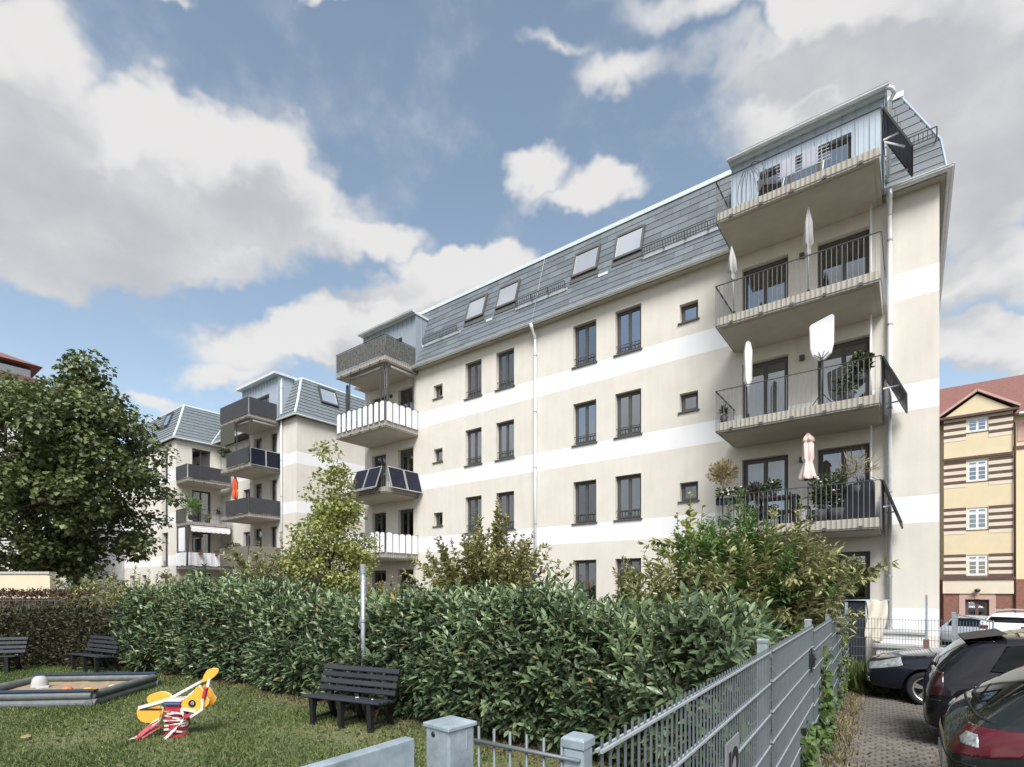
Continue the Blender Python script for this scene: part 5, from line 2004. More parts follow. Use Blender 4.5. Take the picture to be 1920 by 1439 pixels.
# second small canopy lower down in the corner
aw = thing('awning', 'small pale canopy under the lowest balcony of the rear block corner', 'awning', (-34, 16.3, 2.5), 0)
MB().add([(-35.3, 16.85, 2.75), (-33.2, 16.85, 2.75), (-33.2, 16.1, 2.5), (-35.3, 16.1, 2.5), (-33.2, 16.1, 2.38), (-35.3, 16.1, 2.38)], [(0, 1, 2, 3), (3, 2, 4, 5)]).build('canopy', 'fabric_white', aw)
# roller blind box under the covered top left balcony
aw = thing('awning', 'rolled up grey awning under the top left balcony', 'awning', (-19.5, 14.6, LB[0] - 0.1), 0)
MB().tube([(-20.3, 14.62, LB[0] - 0.12), (-18.05, 14.62, LB[0] - 0.12)], 0.07, 10).tube([(-17.78, 14.8, LB[0] - 0.12), (-17.78, 16.1, LB[0] - 0.12)], 0.07, 10).build('roll', 'curtain_grey', aw, smooth=True)
mb = MB()
for p in ((-20.3, 14.55), (-18.1, 14.55), (-17.78, 14.7), (-17.78, 16.1)):
    mb.bar((p[0], p[1], LB[1] + 0.28), (p[0], p[1], LB[0] - 0.1), 0.045)
mb.build('post', 'rail', aw)
aw = thing('awning', 'rolled up dark awning under the top balcony of the rear block', 'awning', (-30, 14.6, SB[0] - 0.1), 0)
MB().tube([(-31.0, 14.62, SB[0] - 0.12), (-29.5, 14.62, SB[0] - 0.12)], 0.08, 10).tube([(-29.45, 14.7, SB[0] - 0.12), (-29.45, 16.1, SB[0] - 0.12)], 0.06, 10).build('roll', 'curtain_grey', aw, smooth=True)
mb = MB()
for p in ((-31.0, 14.55), (-29.5, 14.55)):
    mb.bar((p[0], p[1], SB[1] + 0.28), (p[0], p[1], SB[0] - 0.1), 0.045)
mb.build('post', 'rail', aw)
panel_screen('side_screen', 'tall dark screen at the left of the second balcony of the rear block', [((-32.7, yo + 0.02), (-30.95, yo + 0.02))], SB[0] - 1.15, SB[0] + 0.02, 'green_cloth', 'privacy screen')

# roof terrace: hammock stand of bent bars, folded chair, clothes horse
t = thing('hammock_chair', 'round wire hanging chair on the roof terrace of the main block', 'chair', (-3.55, 15.0, RT[0]), 0, local=True)
mb = MB()
for i in range(7):
    a = -0.9 + i * 0.3
    pts = [(0.42 * math.sin(a) * math.sin(q) + 0.1, 0.3 * math.cos(a) * math.sin(q), 0.75 - 0.55 * math.cos(q)) for q in np.linspace(0.15, 2.9, 12)]
    mb.tube(pts, 0.008, 6)
mb.build('basket', 'rail', t, smooth=True)
mb = MB().tube([(0.45, 0.1, 0.02), (0.5, 0.1, 0.9), (0.42, 0.1, 1.35), (0.2, 0.1, 1.45), (0.1, 0.05, 1.3)], 0.016, 8)
mb.tube([(0.1 + 0.4 * math.cos(q), 0.4 * math.sin(q), 0.03) for q in np.linspace(0, 2 * PI, 18)], 0.014, 6)
mb.build('stand', 'rail', t, smooth=True)
t = thing('clothes_horse', 'white folding clothes horse with laundry on the roof terrace', 'clothes horse', (-2.2, 15.1, RT[0]), 0, local=True)
mb = MB()
for s in (-1, 1):
    mb.tube([(s * 0.45, -0.25, 0), (s * 0.45, 0.25, 0.85)], 0.01, 6)
    mb.tube([(s * 0.45, 0.25, 0), (s * 0.45, -0.25, 0.85)], 0.01, 6)
for k in range(6):
    mb.tube([(-0.6, -0.3 + 0.12 * k, 0.88), (0.6, -0.3 + 0.12 * k, 0.88)], 0.006, 5)
mb.build('frame', 'white_paint', t)
mb = MB()
for x in (-0.45, 0.05):
    mb.box((x, -0.31, 0.45), (x + 0.34, -0.295, 0.89))
mb.build('laundry', 'fabric_lilac', t)
t = thing('garden_chair', 'dark folding chair on the roof terrace beside the hanging chair', 'chair', (-2.95, 15.0, RT[0]), R(30), local=True)
mb = MB()
for s in (-0.22, 0.22):
    mb.bar((s, -0.2, 0), (s, 0.22, 0.85), 0.025)
    mb.bar((s, 0.2, 0), (s, -0.2, 0.45), 0.025)
mb.build('frame', 'black_metal', t)
MB().box((-0.22, -0.22, 0.43), (0.22, 0.2, 0.46)).build('seat', 'anthracite', t)
MB().box((-0.22, 0.17, 0.55), (0.22, 0.2, 0.85)).build('backrest', 'anthracite', t)

# first floor balcony: table, chairs, covered lounger
t = thing('balcony_table', 'dark table with plants on the first floor balcony', 'table', (-2.75, 15.0, RT[3]), 0, local=True)
MB().box((-0.5, -0.3, 0.70), (0.5, 0.3, 0.75)).build('tabletop', 'black_metal', t)
for sx_ in (-0.44, 0.44):
    for sy_ in (-0.25, 0.25):
        MB().box((sx_ - 0.025, sy_ - 0.025, 0), (sx_ + 0.025, sy_ + 0.025, 0.699)).build('leg', 'black_metal', t)
MB().box((-0.45, -0.26, 0.35), (0.45, 0.26, 0.38)).build('shelf', 'black_metal', t)
t = thing('balcony_chair', 'black chair between the table and the pink parasol', 'chair', (-2.25, 15.15, RT[3]), R(90), local=True)
for sx_ in (-0.2, 0.2):
    for sy_ in (-0.2, 0.2):
        MB().box((sx_ - 0.02, sy_ - 0.02, 0), (sx_ + 0.02, sy_ + 0.02, 0.43 if sy_ < 0 else 0.85)).build('leg', 'black_metal', t)
MB().box((-0.22, -0.22, 0.431), (0.22, 0.178, 0.47)).build('seat', 'black_metal', t)
MB().box((-0.178, 0.185, 0.6), (0.178, 0.215, 0.84)).build('backrest', 'black_metal', t)
t = thing('covered_furniture', 'navy cover over furniture at the right end of the first floor balcony', 'cover', (-1.1, 15.1, RT[3]), 0, local=True)
mb = MB()
mb.add([(-0.42, -0.5, 0), (0.42, -0.5, 0), (0.42, 0.5, 0), (-0.42, 0.5, 0), (-0.40, -0.46, 0.78), (0.40, -0.46, 0.92), (0.40, 0.46, 1.02), (-0.40, 0.46, 0.85)],
       [(0, 1, 5, 4), (1, 2, 6, 5), (2, 3, 7, 6), (3, 0, 4, 7), (4, 5, 6, 7)])
mb.build('cover', 'navy_cloth', t, bevel=0.05)

# under the balconies: dark cloth screen, line with hanging cloth, white terrace step
t = thing('cloth_screen', 'navy cloth screen behind the wire fence under the first floor balcony', 'privacy screen', (-1.4, 14.9, -0.45), 0)
sc = MB()
sc.box((-1.62, 14.88, -0.4), (-0.86, 14.91, 1.36))
sc.build('panel', 'navy_cloth', t)
mb = MB()
mb.tube([(-1.65, 14.85, 1.40), (-0.40, 14.85, 1.42)], 0.016, 8)
mb.tube([(-1.64, 14.9, -0.45), (-1.64, 14.9, 1.42)], 0.02, 8)
mb.tube([(-0.84, 14.9, -0.45), (-0.84, 14.9, 1.42)], 0.02, 8)
mb.build('rod', 'galv', t, smooth=True)
cl = thing('hanging_cloth', 'cream cloth hanging from the rod beside the navy screen', 'cloth', (-0.62, 14.85, 0.5), 0)
mb = MB()
vs, fs = [], []
nu, nv = 16, 14
for j in range(nv + 1):
    for i in range(nu + 1):
        u, v = i / nu, j / nv
        w = 0.40 - 0.06 * v
        x = -0.83 + u * w + 0.03 * math.sin(v * 5)
        y = 14.83 + 0.035 * math.sin(u * 11 + v * 6) * (0.3 + v)
        z = 1.42 - v * 0.86 + 0.03 * math.sin(u * 7) * v - 0.1 * v * u
        vs.append((x, y, z))
for j in range(nv):
    for i in range(nu):
        a = j * (nu + 1) + i
        fs.append((a, a + 1, a + nu + 2, a + nu + 1))
mb.add(vs, fs)
mb.build('sheet', 'fabric_cream', cl, smooth=True)
ts = thing('terrace_step', 'white terrace block with slab top against the facade corner', 'terrace', (-0.2, 15.8, -0.45), 0)
MB().box((-0.66, 15.35, -0.5), (0.30, 16.28, 0.28)).build('block', 'render_white', ts, bevel=0.01)
MB().box((-0.72, 15.28, 0.283), (0.36, 16.28, 0.36)).build('slab', 'stone_pale', ts, bevel=0.008)
MB().box((-0.60, 15.55, 0.363), (0.26, 16.28, 0.60)).build('upper_block', 'render_white', ts, bevel=0.01)
MB().box((-0.64, 15.5, 0.603), (0.3, 16.28, 0.66)).build('upper_slab', 'stone_pale', ts, bevel=0.008)
wpst = thing('marker_post', 'thin grey post standing before the white plinth at the corner', 'post', (0.28, 15.0, -0.45), 0, local=True)
MB().box((-0.02, -0.02, 0), (0.02, 0.02, 2.0)).build('shaft', 'galv', wpst)
MB().box((-0.06, -0.04, 0), (0.05, 0.04, 1.0)).build('sleeve', 'brick_far', wpst)

# ------------------------------------------------------------------ cars
def car_body(stations, arches, lvl=3):
    """loft of half rings, smoothed; wheel arches are cut out"""
    mb = MB()
    rings = []
    NP = 9
    for (x, zb, w, zbelt, wbelt, zt, wr) in stations:
        zm = zb + (zbelt - zb) * 0.55
        half = [(0, zb), (w * 0.80, zb), (w * 0.965, zb + (zbelt - zb) * 0.16), (w, zm), (w * 0.975, zb + (zbelt - zb) * 0.86), (wbelt, zbelt),
                (wr, zt - 0.05 * min(1, (zt - zbelt) / 0.2 + 0.15)), (wr * 0.72, zt - 0.008), (0, zt)]
        ring = [(x, y, z) for (y, z) in half] + [(x, -y, z) for (y, z) in half[-2:0:-1]]
        rings.append(ring)
    n = len(rings[0])
    for r in rings:
        mb.v.extend(r)
    for i in range(len(rings) - 1):
        for j in range(n):
            a, b = i * n + j, i * n + (j + 1) % n
            mb.f.append((a, b, b + n, a + n))
            mb.m.append(0)
    mb.f.append(tuple(range(n)))
    mb.m.append(0)
    e = (len(rings) - 1) * n
    mb.f.append(tuple(e + j for j in range(n))[::-1])
    mb.m.append(0)
    me = mb.mesh('body', 'car_trim')
    bm = bmesh.new()
    bm.from_mesh(me)
    bmesh.ops.recalc_face_normals(bm, faces=bm.faces)
    bm.to_mesh(me)
    bm.free()
    o = bpy.data.objects.new('tmp_body', me)
    C.objects.link(o)
    sd = o.modifiers.new('s', 'SUBSURF')
    sd.levels = sd.render_levels = lvl
    dg = bpy.context.evaluated_depsgraph_get()
    dg.update()
    smooth_me = bpy.data.meshes.new_from_object(o.evaluated_get(dg))
    bpy.data.objects.remove(o)
    # cut the arches
    o = bpy.data.objects.new('tmp_body', smooth_me)
    C.objects.link(o)
    cuts = []
    for (x, z, r) in arches:
        for s in (-1, 1):
            cm = MB().lathe([(0.001, -0.15), (r, -0.15), (r, 0.5), (0.001, 0.5)], 40, axis='y').mesh('cut', 'car_trim')
            bm = bmesh.new()
            bm.from_mesh(cm)
            bmesh.ops.remove_doubles(bm, verts=bm.verts, dist=0.0011)
            bmesh.ops.holes_fill(bm, edges=bm.edges)
            bmesh.ops.recalc_face_normals(bm, faces=bm.faces)
            bm.to_mesh(cm)
            bm.free()
            co = bpy.data.objects.new('cut', cm)
            co.location = (x, s * 0.82 - (0.175 if s > 0 else 0.175), z) if False else (x, s * 0.80 - 0.175, z)
            C.objects.link(co)
            md = o.modifiers.new('b', 'BOOLEAN')
            md.object = co
            md.operation = 'DIFFERENCE'
            md.solver = 'EXACT'
            cuts.append(co)
    dg = bpy.context.evaluated_depsgraph_get()
    dg.update()
    cut_me = bpy.data.meshes.new_from_object(o.evaluated_get(dg))
    bpy.data.objects.remove(o)
    for co in cuts:
        bpy.data.objects.remove(co)
    cut_me.polygons.foreach_set('use_smooth', [True] * len(cut_me.polygons))
    return cut_me, smooth_me


def patch(src, planes, off, m, name, parent, keep=None):
    """a piece of the body skin cut by planes (point, normal: kept on the side the normal points to) and raised by off"""
    bm = bmesh.new()
    bm.from_mesh(src)
    for (co, no) in planes:
        g = list(bm.verts) + list(bm.edges) + list(bm.faces)
        bmesh.ops.bisect_plane(bm, geom=g, plane_co=co, plane_no=no, clear_inner=True, clear_outer=False, dist=1e-5)
    if keep:
        dl = [f for f in bm.faces if not keep(f.calc_center_median(), f.normal)]
        bmesh.ops.delete(bm, geom=dl, context='FACES')
    bm.normal_update()
    for v in bm.verts:
        v.co = v.co + v.normal * off
    # close the rim so that the piece has thickness
    bed = [e for e in bm.edges if e.is_boundary]
    if bed:
        nrm = {v: v.normal.copy() for v in bm.verts}
        r = bmesh.ops.extrude_edge_only(bm, edges=bed)
        for v in [g for g in r['geom'] if isinstance(g, bmesh.types.BMVert)]:
            near = min(nrm.items(), key=lambda q: (q[0].co - v.co).length_squared)[1]
            v.co = v.co - near * (off + 0.004)
    me = bpy.data.meshes.new(name)
    bm.to_mesh(me)
    bm.free()
    me.materials.clear()
    me.materials.append(MATS[m])
    me.polygons.foreach_set('use_smooth', [True] * len(me.polygons))
    return obj(name, me, parent)


WHEELS = {}


def wheel(parent, x, y, r, side, spokes=5):
    """wheel with its axis along y; side = outward direction"""
    key = (r, side, spokes)
    if key not in WHEELS:
        ty = MB().lathe([(r * 0.68, -0.10), (r * 0.90, -0.105), (r * 0.99, -0.08), (r, 0.0), (r * 0.99, 0.08), (r * 0.90, 0.105), (r * 0.70, 0.10), (r * 0.66, 0.06)], 40, axis='y')
        tm = ty.mesh('tyre', 'tyre', True)
        s = side
        rm = MB().lathe([(r * 0.70, 0.095 * s), (r * 0.68, 0.10 * s), (r * 0.62, 0.09 * s), (r * 0.60, -0.02 * s), (r * 0.6, -0.09 * s)], 40, axis='y')
        for k in range(spokes):
            for dd in (-0.13, 0.13):
                a = 2 * PI * k / spokes + dd + 0.3
                b = 2 * PI * k / spokes + dd * 0.5 + 0.3
                rm.bar((r * 0.12 * math.cos(b), 0.085 * s, r * 0.12 * math.sin(b)), (r * 0.64 * math.cos(a), 0.078 * s, r * 0.64 * math.sin(a)), 0.035, 0.03, up=(0, 1, 0))
        rm.lathe([(0.001, 0.10 * s), (r * 0.12, 0.097 * s), (r * 0.17, 0.08 * s), (r * 0.17, 0.03 * s)], 20, axis='y')
        rmm = rm.mesh('rim', 'rim_alloy')
        dm = MB().lathe([(0.001, 0.01 * s), (r * 0.60, 0.01 * s)], 24, axis='y').mesh('brake_disc', 'car_trim')
        WHEELS[key] = (tm, rmm, dm)
    tm, rmm, dm = WHEELS[key]
    o = obj('wheel', tm, parent, loc=(x, y, r))
    obj('rim', rmm, o, loc=(0, 0, 0))
    obj('brake_disc', dm, o, loc=(0, 0, 0))
    return o


def wheel_set(t, xr, xf, w, r, spokes=5):
    for x in (xr, xf):
        for s in (-1, 1):
            wheel(t, x, s * (w - 0.13), r, s, spokes)


V3 = Vector


def side_window(src, t, s, poly, m='car_glass', off=0.012, name='side_window'):
    """poly: convex (x, z) outline counter-clockwise, on the side s"""
    pl = [(V3((0, s * 0.55, 0)), V3((0, s, 0)))]
    n = len(poly)
    for i in range(n):
        a, b = poly[i], poly[(i + 1) % n]
        d = V3((b[0] - a[0], 0, b[1] - a[1]))
        pl.append((V3((a[0], 0, a[1])), V3((-d.z, 0, d.x))))
    return patch(src, pl, off, m, name, t)


def end_window(src, t, poly, xr, m='car_glass', off=0.008, name='rear_window', key=None):
    """poly: convex (y, z) outline counter-clockwise; xr = (xmin, xmax)"""
    pl = [(V3((xr[0], 0, 0)), V3((1, 0, 0))), (V3((xr[1], 0, 0)), V3((-1, 0, 0)))]
    n = len(poly)
    for i in range(n):
        a, b = poly[i], poly[(i + 1) % n]
        d = V3((0, b[0] - a[0], b[1] - a[1]))
        pl.append((V3((0, a[0], a[1])), V3((0, -d.z, d.y))))
    return patch(src, pl, off, m, name, t, keep=key)


def sym(poly):
    return poly


HATCH = [  # x, bottom, half width, belt height, half width at belt, top, half width of roof
    (0.00, 0.36, 0.62, 0.60, 0.58, 0.66, 0.50),
    (0.04, 0.30, 0.80, 0.66, 0.76, 0.74, 0.66),
    (0.14, 0.26, 0.87, 0.80, 0.82, 0.90, 0.70),
    (0.28, 0.24, 0.89, 0.90, 0.83, 1.02, 0.68),
    (0.50, 0.22, 0.90, 0.95, 0.83, 1.20, 0.62),
    (0.78, 0.21, 0.90, 0.95, 0.83, 1.36, 0.60),
    (1.15, 0.20, 0.90, 0.94, 0.83, 1.43, 0.60),
    (1.80, 0.20, 0.90, 0.92, 0.83, 1.45, 0.60),
    (2.35, 0.20, 0.90, 0.91, 0.83, 1.41, 0.59),
    (2.75, 0.20, 0.90, 0.91, 0.83, 1.22, 0.62),
    (3.15, 0.20, 0.90, 0.92, 0.83, 1.00, 0.70),
    (3.55, 0.21, 0.90, 0.86, 0.81, 0.93, 0.70),
    (3.95, 0.22, 0.87, 0.78, 0.78, 0.84, 0.66),
    (4.18, 0.25, 0.80, 0.66, 0.70, 0.71, 0.58),
    (4.28, 0.32, 0.64, 0.56, 0.55, 0.60, 0.45)]

STEEP = [(0.00, 0.36, 0.64, 0.62, 0.60, 0.68, 0.52),
         (0.04, 0.30, 0.80, 0.70, 0.77, 0.80, 0.68),
         (0.10, 0.27, 0.86, 0.86, 0.82, 0.98, 0.72),
         (0.22, 0.24, 0.88, 0.95, 0.83, 1.16, 0.68),
         (0.40, 0.22, 0.89, 0.97, 0.83, 1.36, 0.63),
         (0.62, 0.21, 0.89, 0.97, 0.83, 1.47, 0.61)] + [(a, b, c - 0.01, d + 0.02, e, f + 0.04, g) for (a, b, c, d, e, f, g) in HATCH[6:11]] + HATCH[11:]

SEDAN = [(4.60 - x, zb, w, zbelt, wb, zt, wr) for (x, zb, w, zbelt, wb, zt, wr) in [
    (0.00, 0.36, 0.58, 0.60, 0.50, 0.66, 0.42),
    (0.05, 0.27, 0.76, 0.64, 0.68, 0.72, 0.58),
    (0.22, 0.22, 0.85, 0.72, 0.77, 0.81, 0.66),
    (0.55, 0.21, 0.89, 0.81, 0.81, 0.89, 0.70),
    (1.00, 0.20, 0.90, 0.87, 0.83, 0.955, 0.71),
    (1.35, 0.20, 0.90, 0.91, 0.84, 1.00, 0.71),
    (1.75, 0.20, 0.90, 0.93, 0.84, 1.20, 0.64),
    (2.20, 0.20, 0.90, 0.93, 0.84, 1.42, 0.59),
    (2.80, 0.20, 0.90, 0.94, 0.84, 1.465, 0.59),
    (3.40, 0.20, 0.90, 0.95, 0.84, 1.43, 0.59),
    (3.95, 0.22, 0.90, 0.96, 0.84, 1.28, 0.62),
    (4.30, 0.24, 0.88, 0.93, 0.82, 1.05, 0.68),
    (4.50, 0.28, 0.82, 0.82, 0.77, 0.90, 0.66),
    (4.60, 0.36, 0.66, 0.66, 0.60, 0.70, 0.50)]][::-1]


def mirror_part(t, x, s, z=1.0, m='paint_black'):
    mb = MB()
    mb.add([(x - 0.06, s * 0.90, z - 0.02), (x + 0.10, s * 0.88, z - 0.01), (x + 0.06, s * 1.06, z - 0.02), (x - 0.08, s * 1.06, z - 0.03),
            (x - 0.06, s * 0.92, z + 0.12), (x + 0.05, s * 0.92, z + 0.10), (x + 0.03, s * 1.05, z + 0.09), (x - 0.08, s * 1.05, z + 0.11)],
           [(0, 3, 2, 1), (4, 5, 6, 7), (0, 1, 5, 4), (1, 2, 6, 5), (2, 3, 7, 6), (3, 0, 4, 7)])
    return mb.build('wing_mirror', m, t, bevel=0.02)


def make_car(label, loc, rz, st, paint, arches, kind):
    t = thing('parked_car', label, 'car', loc, rz, 'cars parked along the fence', local=True)
    body, skin = car_body(st, arches)
    body.materials.clear()
    body.materials.append(MATS[paint])
    obj('body', body, t)
    xr, xf = arches[0][0], arches[1][0]
    wheel_set(t, xr, xf, 0.89, arches[0][1])
    for s in (-1, 1):
        for xx in (xr, xf):
            MB().lathe([(0.36, -0.05 * s), (0.36, 0.05 * s)], 30, c=(xx, s * 0.60, arches[0][1]), axis='y').box((xx - 0.37, s * 0.6 - 0.01, 0.2), (xx + 0.37, s * 0.6 + 0.01, 0.72)).build('wheel_well', 'car_trim', t)
    return t, skin


# nearest car: rear towards the fence, big red lamp
c3, skin = make_car('nearest dark car with a large red tail lamp at the right edge', (0.20, 5.85, float(height(1, 5.85)) + 0.02), R(0), HATCH, 'paint_green', [(0.86, 0.32, 0.37), (3.42, 0.32, 0.37)], 'rear')
end_window(skin, c3, [(-0.56, 0.985), (0.56, 0.985), (0.50, 1.33), (-0.50, 1.33)], (0.1, 0.95), name='rear_window', key=lambda c, n: n.z > 0.1)
for s in (-1, 1):
    side_window(skin, c3, s, [(0.62, 1.02), (2.85, 0.975), (2.42, 1.34), (1.85, 1.385), (1.15, 1.37), (0.80, 1.24)])
    ly = 0.60 if s < 0 else 0.74
    pl = [(V3((0, s * ly, 0)), V3((0, s, 0))), (V3((0, 0, 0.665)), V3((-0.16, 0, 1))), (V3((0, 0, 0.875)), V3((0.05, 0, -1))), (V3((0.44, 0, 0.80)), V3((-1, 0, 0.5)))]
    lamp = patch(skin, pl, 0.010, 'lamp_red', 'tail_lamp', c3, keep=lambda c, n: c.x < 0.62)
    pl2 = [(V3((0.10, 0, 0)), V3((1, 0, 0))), (V3((0.19, 0, 0)), V3((-1, 0, 0))), (V3((0, s * 0.7, 0)), V3((0, s, 0))), (V3((0, 0, 0.755)), V3((0, 0, 1))), (V3((0, 0, 0.835)), V3((0, 0, -1)))]
    patch(skin, pl2, 0.014, 'lamp_clear', 'reversing_lamp', lamp, keep=lambda c, n: c.x < 0.24)
    mirror_part(c3, 2.75, s, 0.96, 'paint_green')
# body lines: bumper joint, tailgate joint, spoiler lip, wiper, plate, reflector
end_window(skin, c3, [(-0.86, 0.615), (0.86, 0.615), (0.86, 0.628), (-0.86, 0.628)], (-0.1, 0.5), m='car_trim', off=0.0015, name='bumper_joint')
end_window(skin, c3, [(-0.75, 0.925), (0.75, 0.925), (0.75, 0.940), (-0.75, 0.940)], (0.0, 0.6), m='car_trim', off=0.002, name='tailgate_joint', key=lambda c, n: n.x < -0.15 or n.z > 0.5)
end_window(skin, c3, [(-0.6, 0.27), (0.6, 0.27), (0.6, 0.40), (-0.6, 0.40)], (-0.1, 0.3), m='car_trim', off=0.004, name='lower_bumper', key=lambda c, n: n.x < -0.2)
end_window(skin, c3, [(-0.26, 0.45), (0.26, 0.45), (0.26, 0.55), (-0.26, 0.55)], (-0.1, 0.3), m='plate_white', off=0.006, name='number_plate', key=lambda c, n: n.x < -0.2)
mb = MB().tube([(0.245, 0.0, 1.01), (0.22, 0.05, 1.02), (0.33, 0.42, 1.10)], [0.014, 0.010, 0.006], 6)
mb.lathe([(0.03, 0), (0.03, 0.03), (0.001, 0.04)], 10, c=(0.235, 0, 0.995))
mb.build('rear_wiper', 'car_trim', c3)
mb = MB().add([(0.60, -0.55, 1.335), (0.60, 0.55, 1.335), (0.92, 0.58, 1.415), (0.92, -0.58, 1.415), (0.60, -0.55, 1.31), (0.60, 0.55, 1.31)], [(0, 1, 2, 3), (0, 4, 5, 1)])
mb.build('roof_spoiler', 'car_trim', c3)
mb = MB().tube([(1.0, 0, 1.43), (0.82, 0, 1.62)], [0.008, 0.004], 6)
mb.build('aerial', 'car_trim', c3)

# second car, steeper tailgate with spoiler
c2, skin = make_car('dark hatchback with roof spoiler and rear wiper between the other two dark cars', (0.13, 9.2, float(height(1, 9.2)) + 0.02), R(0), STEEP, 'paint_black', [(0.80, 0.31, 0.36), (3.38, 0.31, 0.36)], 'rear')
end_window(skin, c2, [(-0.62, 1.02), (0.62, 1.02), (0.55, 1.40), (-0.55, 1.40)], (0.05, 0.75), name='rear_window', key=lambda c, n: n.x < 0.3)
for s in (-1, 1):
    side_window(skin, c2, s, [(0.62, 1.05), (2.85, 1.0), (2.42, 1.37), (1.85, 1.42), (1.15, 1.41), (0.78, 1.34)])
    pl = [(V3((0, s * 0.56, 0)), V3((0, s, 0))), (V3((0, 0, 0.72)), V3((0, 0, 1))), (V3((0, 0, 1.0)), V3((0, 0, -1)))]
    lamp = patch(skin, pl, 0.010, 'lamp_smoked', 'tail_lamp', c2, keep=lambda c, n: c.x < 0.2)
    mirror_part(c2, 2.75, s, 0.98, 'paint_black')
    end_window(skin, c2, [(s * 0.60 - 0.12, 0.42), (s * 0.60 + 0.12, 0.42), (s * 0.60 + 0.12, 0.50), (s * 0.60 - 0.12, 0.50)], (-0.1, 0.3), m='reflector', off=0.006, name='reflector', key=lambda c, n: n.x < -0.1)
end_window(skin, c2, [(-0.86, 0.655), (0.86, 0.655), (0.86, 0.668), (-0.86, 0.668)], (-0.1, 0.5), m='car_trim', off=0.0015, name='bumper_joint')
end_window(skin, c2, [(-0.62, 0.27), (0.62, 0.27), (0.62, 0.40), (-0.62, 0.40)], (-0.1, 0.3), m='car_trim', off=0.004, name='lower_bumper', key=lambda c, n: n.x < -0.2)
end_window(skin, c2, [(-0.26, 0.47), (0.26, 0.47), (0.26, 0.57), (-0.26, 0.57)], (-0.1, 0.3), m='plate_white', off=0.006, name='number_plate', key=lambda c, n: n.x < -0.2)
mb = MB().add([(0.40, -0.56, 1.405), (0.40, 0.56, 1.405), (0.80, 0.60, 1.495), (0.80, -0.60, 1.495), (0.41, -0.56, 1.375), (0.41, 0.56, 1.375), (0.6, -0.58, 1.40), (0.6, 0.58, 1.40)], [(0, 1, 2, 3), (0, 4, 5, 1), (4, 6, 7, 5)])
mb.build('roof_spoiler', 'car_trim', c2)
mb = MB().tube([(0.12, 0.0, 1.02), (0.09, 0.02, 1.05), (0.16, 0.40, 1.12)], [0.014, 0.010, 0.006], 6)
mb.lathe([(0.03, 0), (0.03, 0.04), (0.001, 0.05)], 10, c=(0.12, 0, 1.0))
mb.build('rear_wiper', 'car_trim', c2)

# third car: nose towards the fence
c1, skin = make_car('black saloon car parked nose first against the fence', (3.9, 12.85, float(height(1, 12.85)) + 0.015), R(180), SEDAN, 'paint_navy', [(0.92, 0.315, 0.365), (3.66, 0.315, 0.365)], 'front')
for s in (-1, 1):
    side_window(skin, c1, s, [(0.55, 1.06), (2.95, 1.0), (2.42, 1.37), (1.9, 1.405), (1.25, 1.38), (0.8, 1.24)])
    pl = [(V3((0, s * 0.40, 0)), V3((0, s, 0))), (V3((4.4, 0, 0.625)), V3((0.22, 0, 1))), (V3((4.4, 0, 0.745)), V3((-0.30, 0, -1))), (V3((4.02, 0, 0.72)), V3((1, 0, -0.2))), (V3((4.53, 0, 0.7)), V3((-1, 0, 0)))]
    patch(skin, pl, 0.006, 'lamp_clear', 'head_lamp', c1)
    end_window(skin, c1, [(s * 0.60 - 0.13, 0.36), (s * 0.60 + 0.13, 0.36), (s * 0.60 + 0.13, 0.45), (s * 0.60 - 0.13, 0.45)], (4.2, 4.8), m='lamp_clear', off=0.006, name='fog_lamp', key=lambda c, n: n.x > 0.1)
    mirror_part(c1, 2.75, s, 1.0, 'paint_navy')
end_window(skin, c1, [(-0.60, 1.02), (0.60, 1.02), (0.53, 1.36), (-0.53, 1.36)], (2.3, 3.4), name='windscreen', key=lambda c, n: n.z > 0.2)
end_window(skin, c1, [(-0.58, 1.04), (0.58, 1.04), (0.52, 1.34), (-0.52, 1.34)], (0.2, 1.2), name='rear_window', key=lambda c, n: n.z > 0.2)
end_window(skin, c1, [(-0.42, 0.60), (0.42, 0.60), (0.46, 0.70), (-0.46, 0.70)], (4.2, 4.8), m='car_trim', off=0.004, name='grille', key=lambda c, n: n.x > 0.2)
end_window(skin, c1, [(-0.5, 0.30), (0.5, 0.30), (0.5, 0.42), (-0.5, 0.42)], (4.2, 4.8), m='car_trim', off=0.004, name='air_intake', key=lambda c, n: n.x > 0.2)
end_window(skin, c1, [(-0.26, 0.46), (0.26, 0.46), (0.26, 0.56), (-0.26, 0.56)], (4.2, 4.8), m='plate_white', off=0.008, name='number_plate', key=lambda c, n: n.x > 0.2)
for (x0_, y0_, x1_, y1_) in ((3.30, 0.66, 4.42, 0.50), (3.30, -0.66, 4.42, -0.50)):
    pass

# cars in the street beyond
cw, skin = make_car('white car with roof bars parked in the street behind the black saloon', (2.95, 28.6, float(height(3, 29.5)) + 0.12), R(66), STEEP, 'paint_white', [(0.80, 0.31, 0.36), (3.38, 0.31, 0.36)], 'rear')
cw['group'] = 'cars in the street beyond'
end_window(skin, cw, [(-0.60, 1.08), (0.60, 1.08), (0.52, 1.30), (-0.52, 1.30)], (0.05, 0.75), name='rear_window', key=lambda c, n: n.x < 0.3)
for s in (-1, 1):
    side_window(skin, cw, s, [(0.62, 1.05), (2.85, 1.0), (2.42, 1.37), (1.85, 1.42), (1.15, 1.41), (0.78, 1.34)])
    pl = [(V3((0, s * 0.50, 0)), V3((0, s, 0))), (V3((0, 0, 0.80)), V3((0, 0, 1))), (V3((0, 0, 0.95)), V3((0, 0, -1)))]
    patch(skin, pl, 0.010, 'lamp_red', 'tail_lamp', cw, keep=lambda c, n: c.x < 0.30)
mb = MB()
for s in (-1, 1):
    mb.tube([(0.8, s * 0.52, 1.52), (2.3, s * 0.52, 1.54)], 0.018, 6)
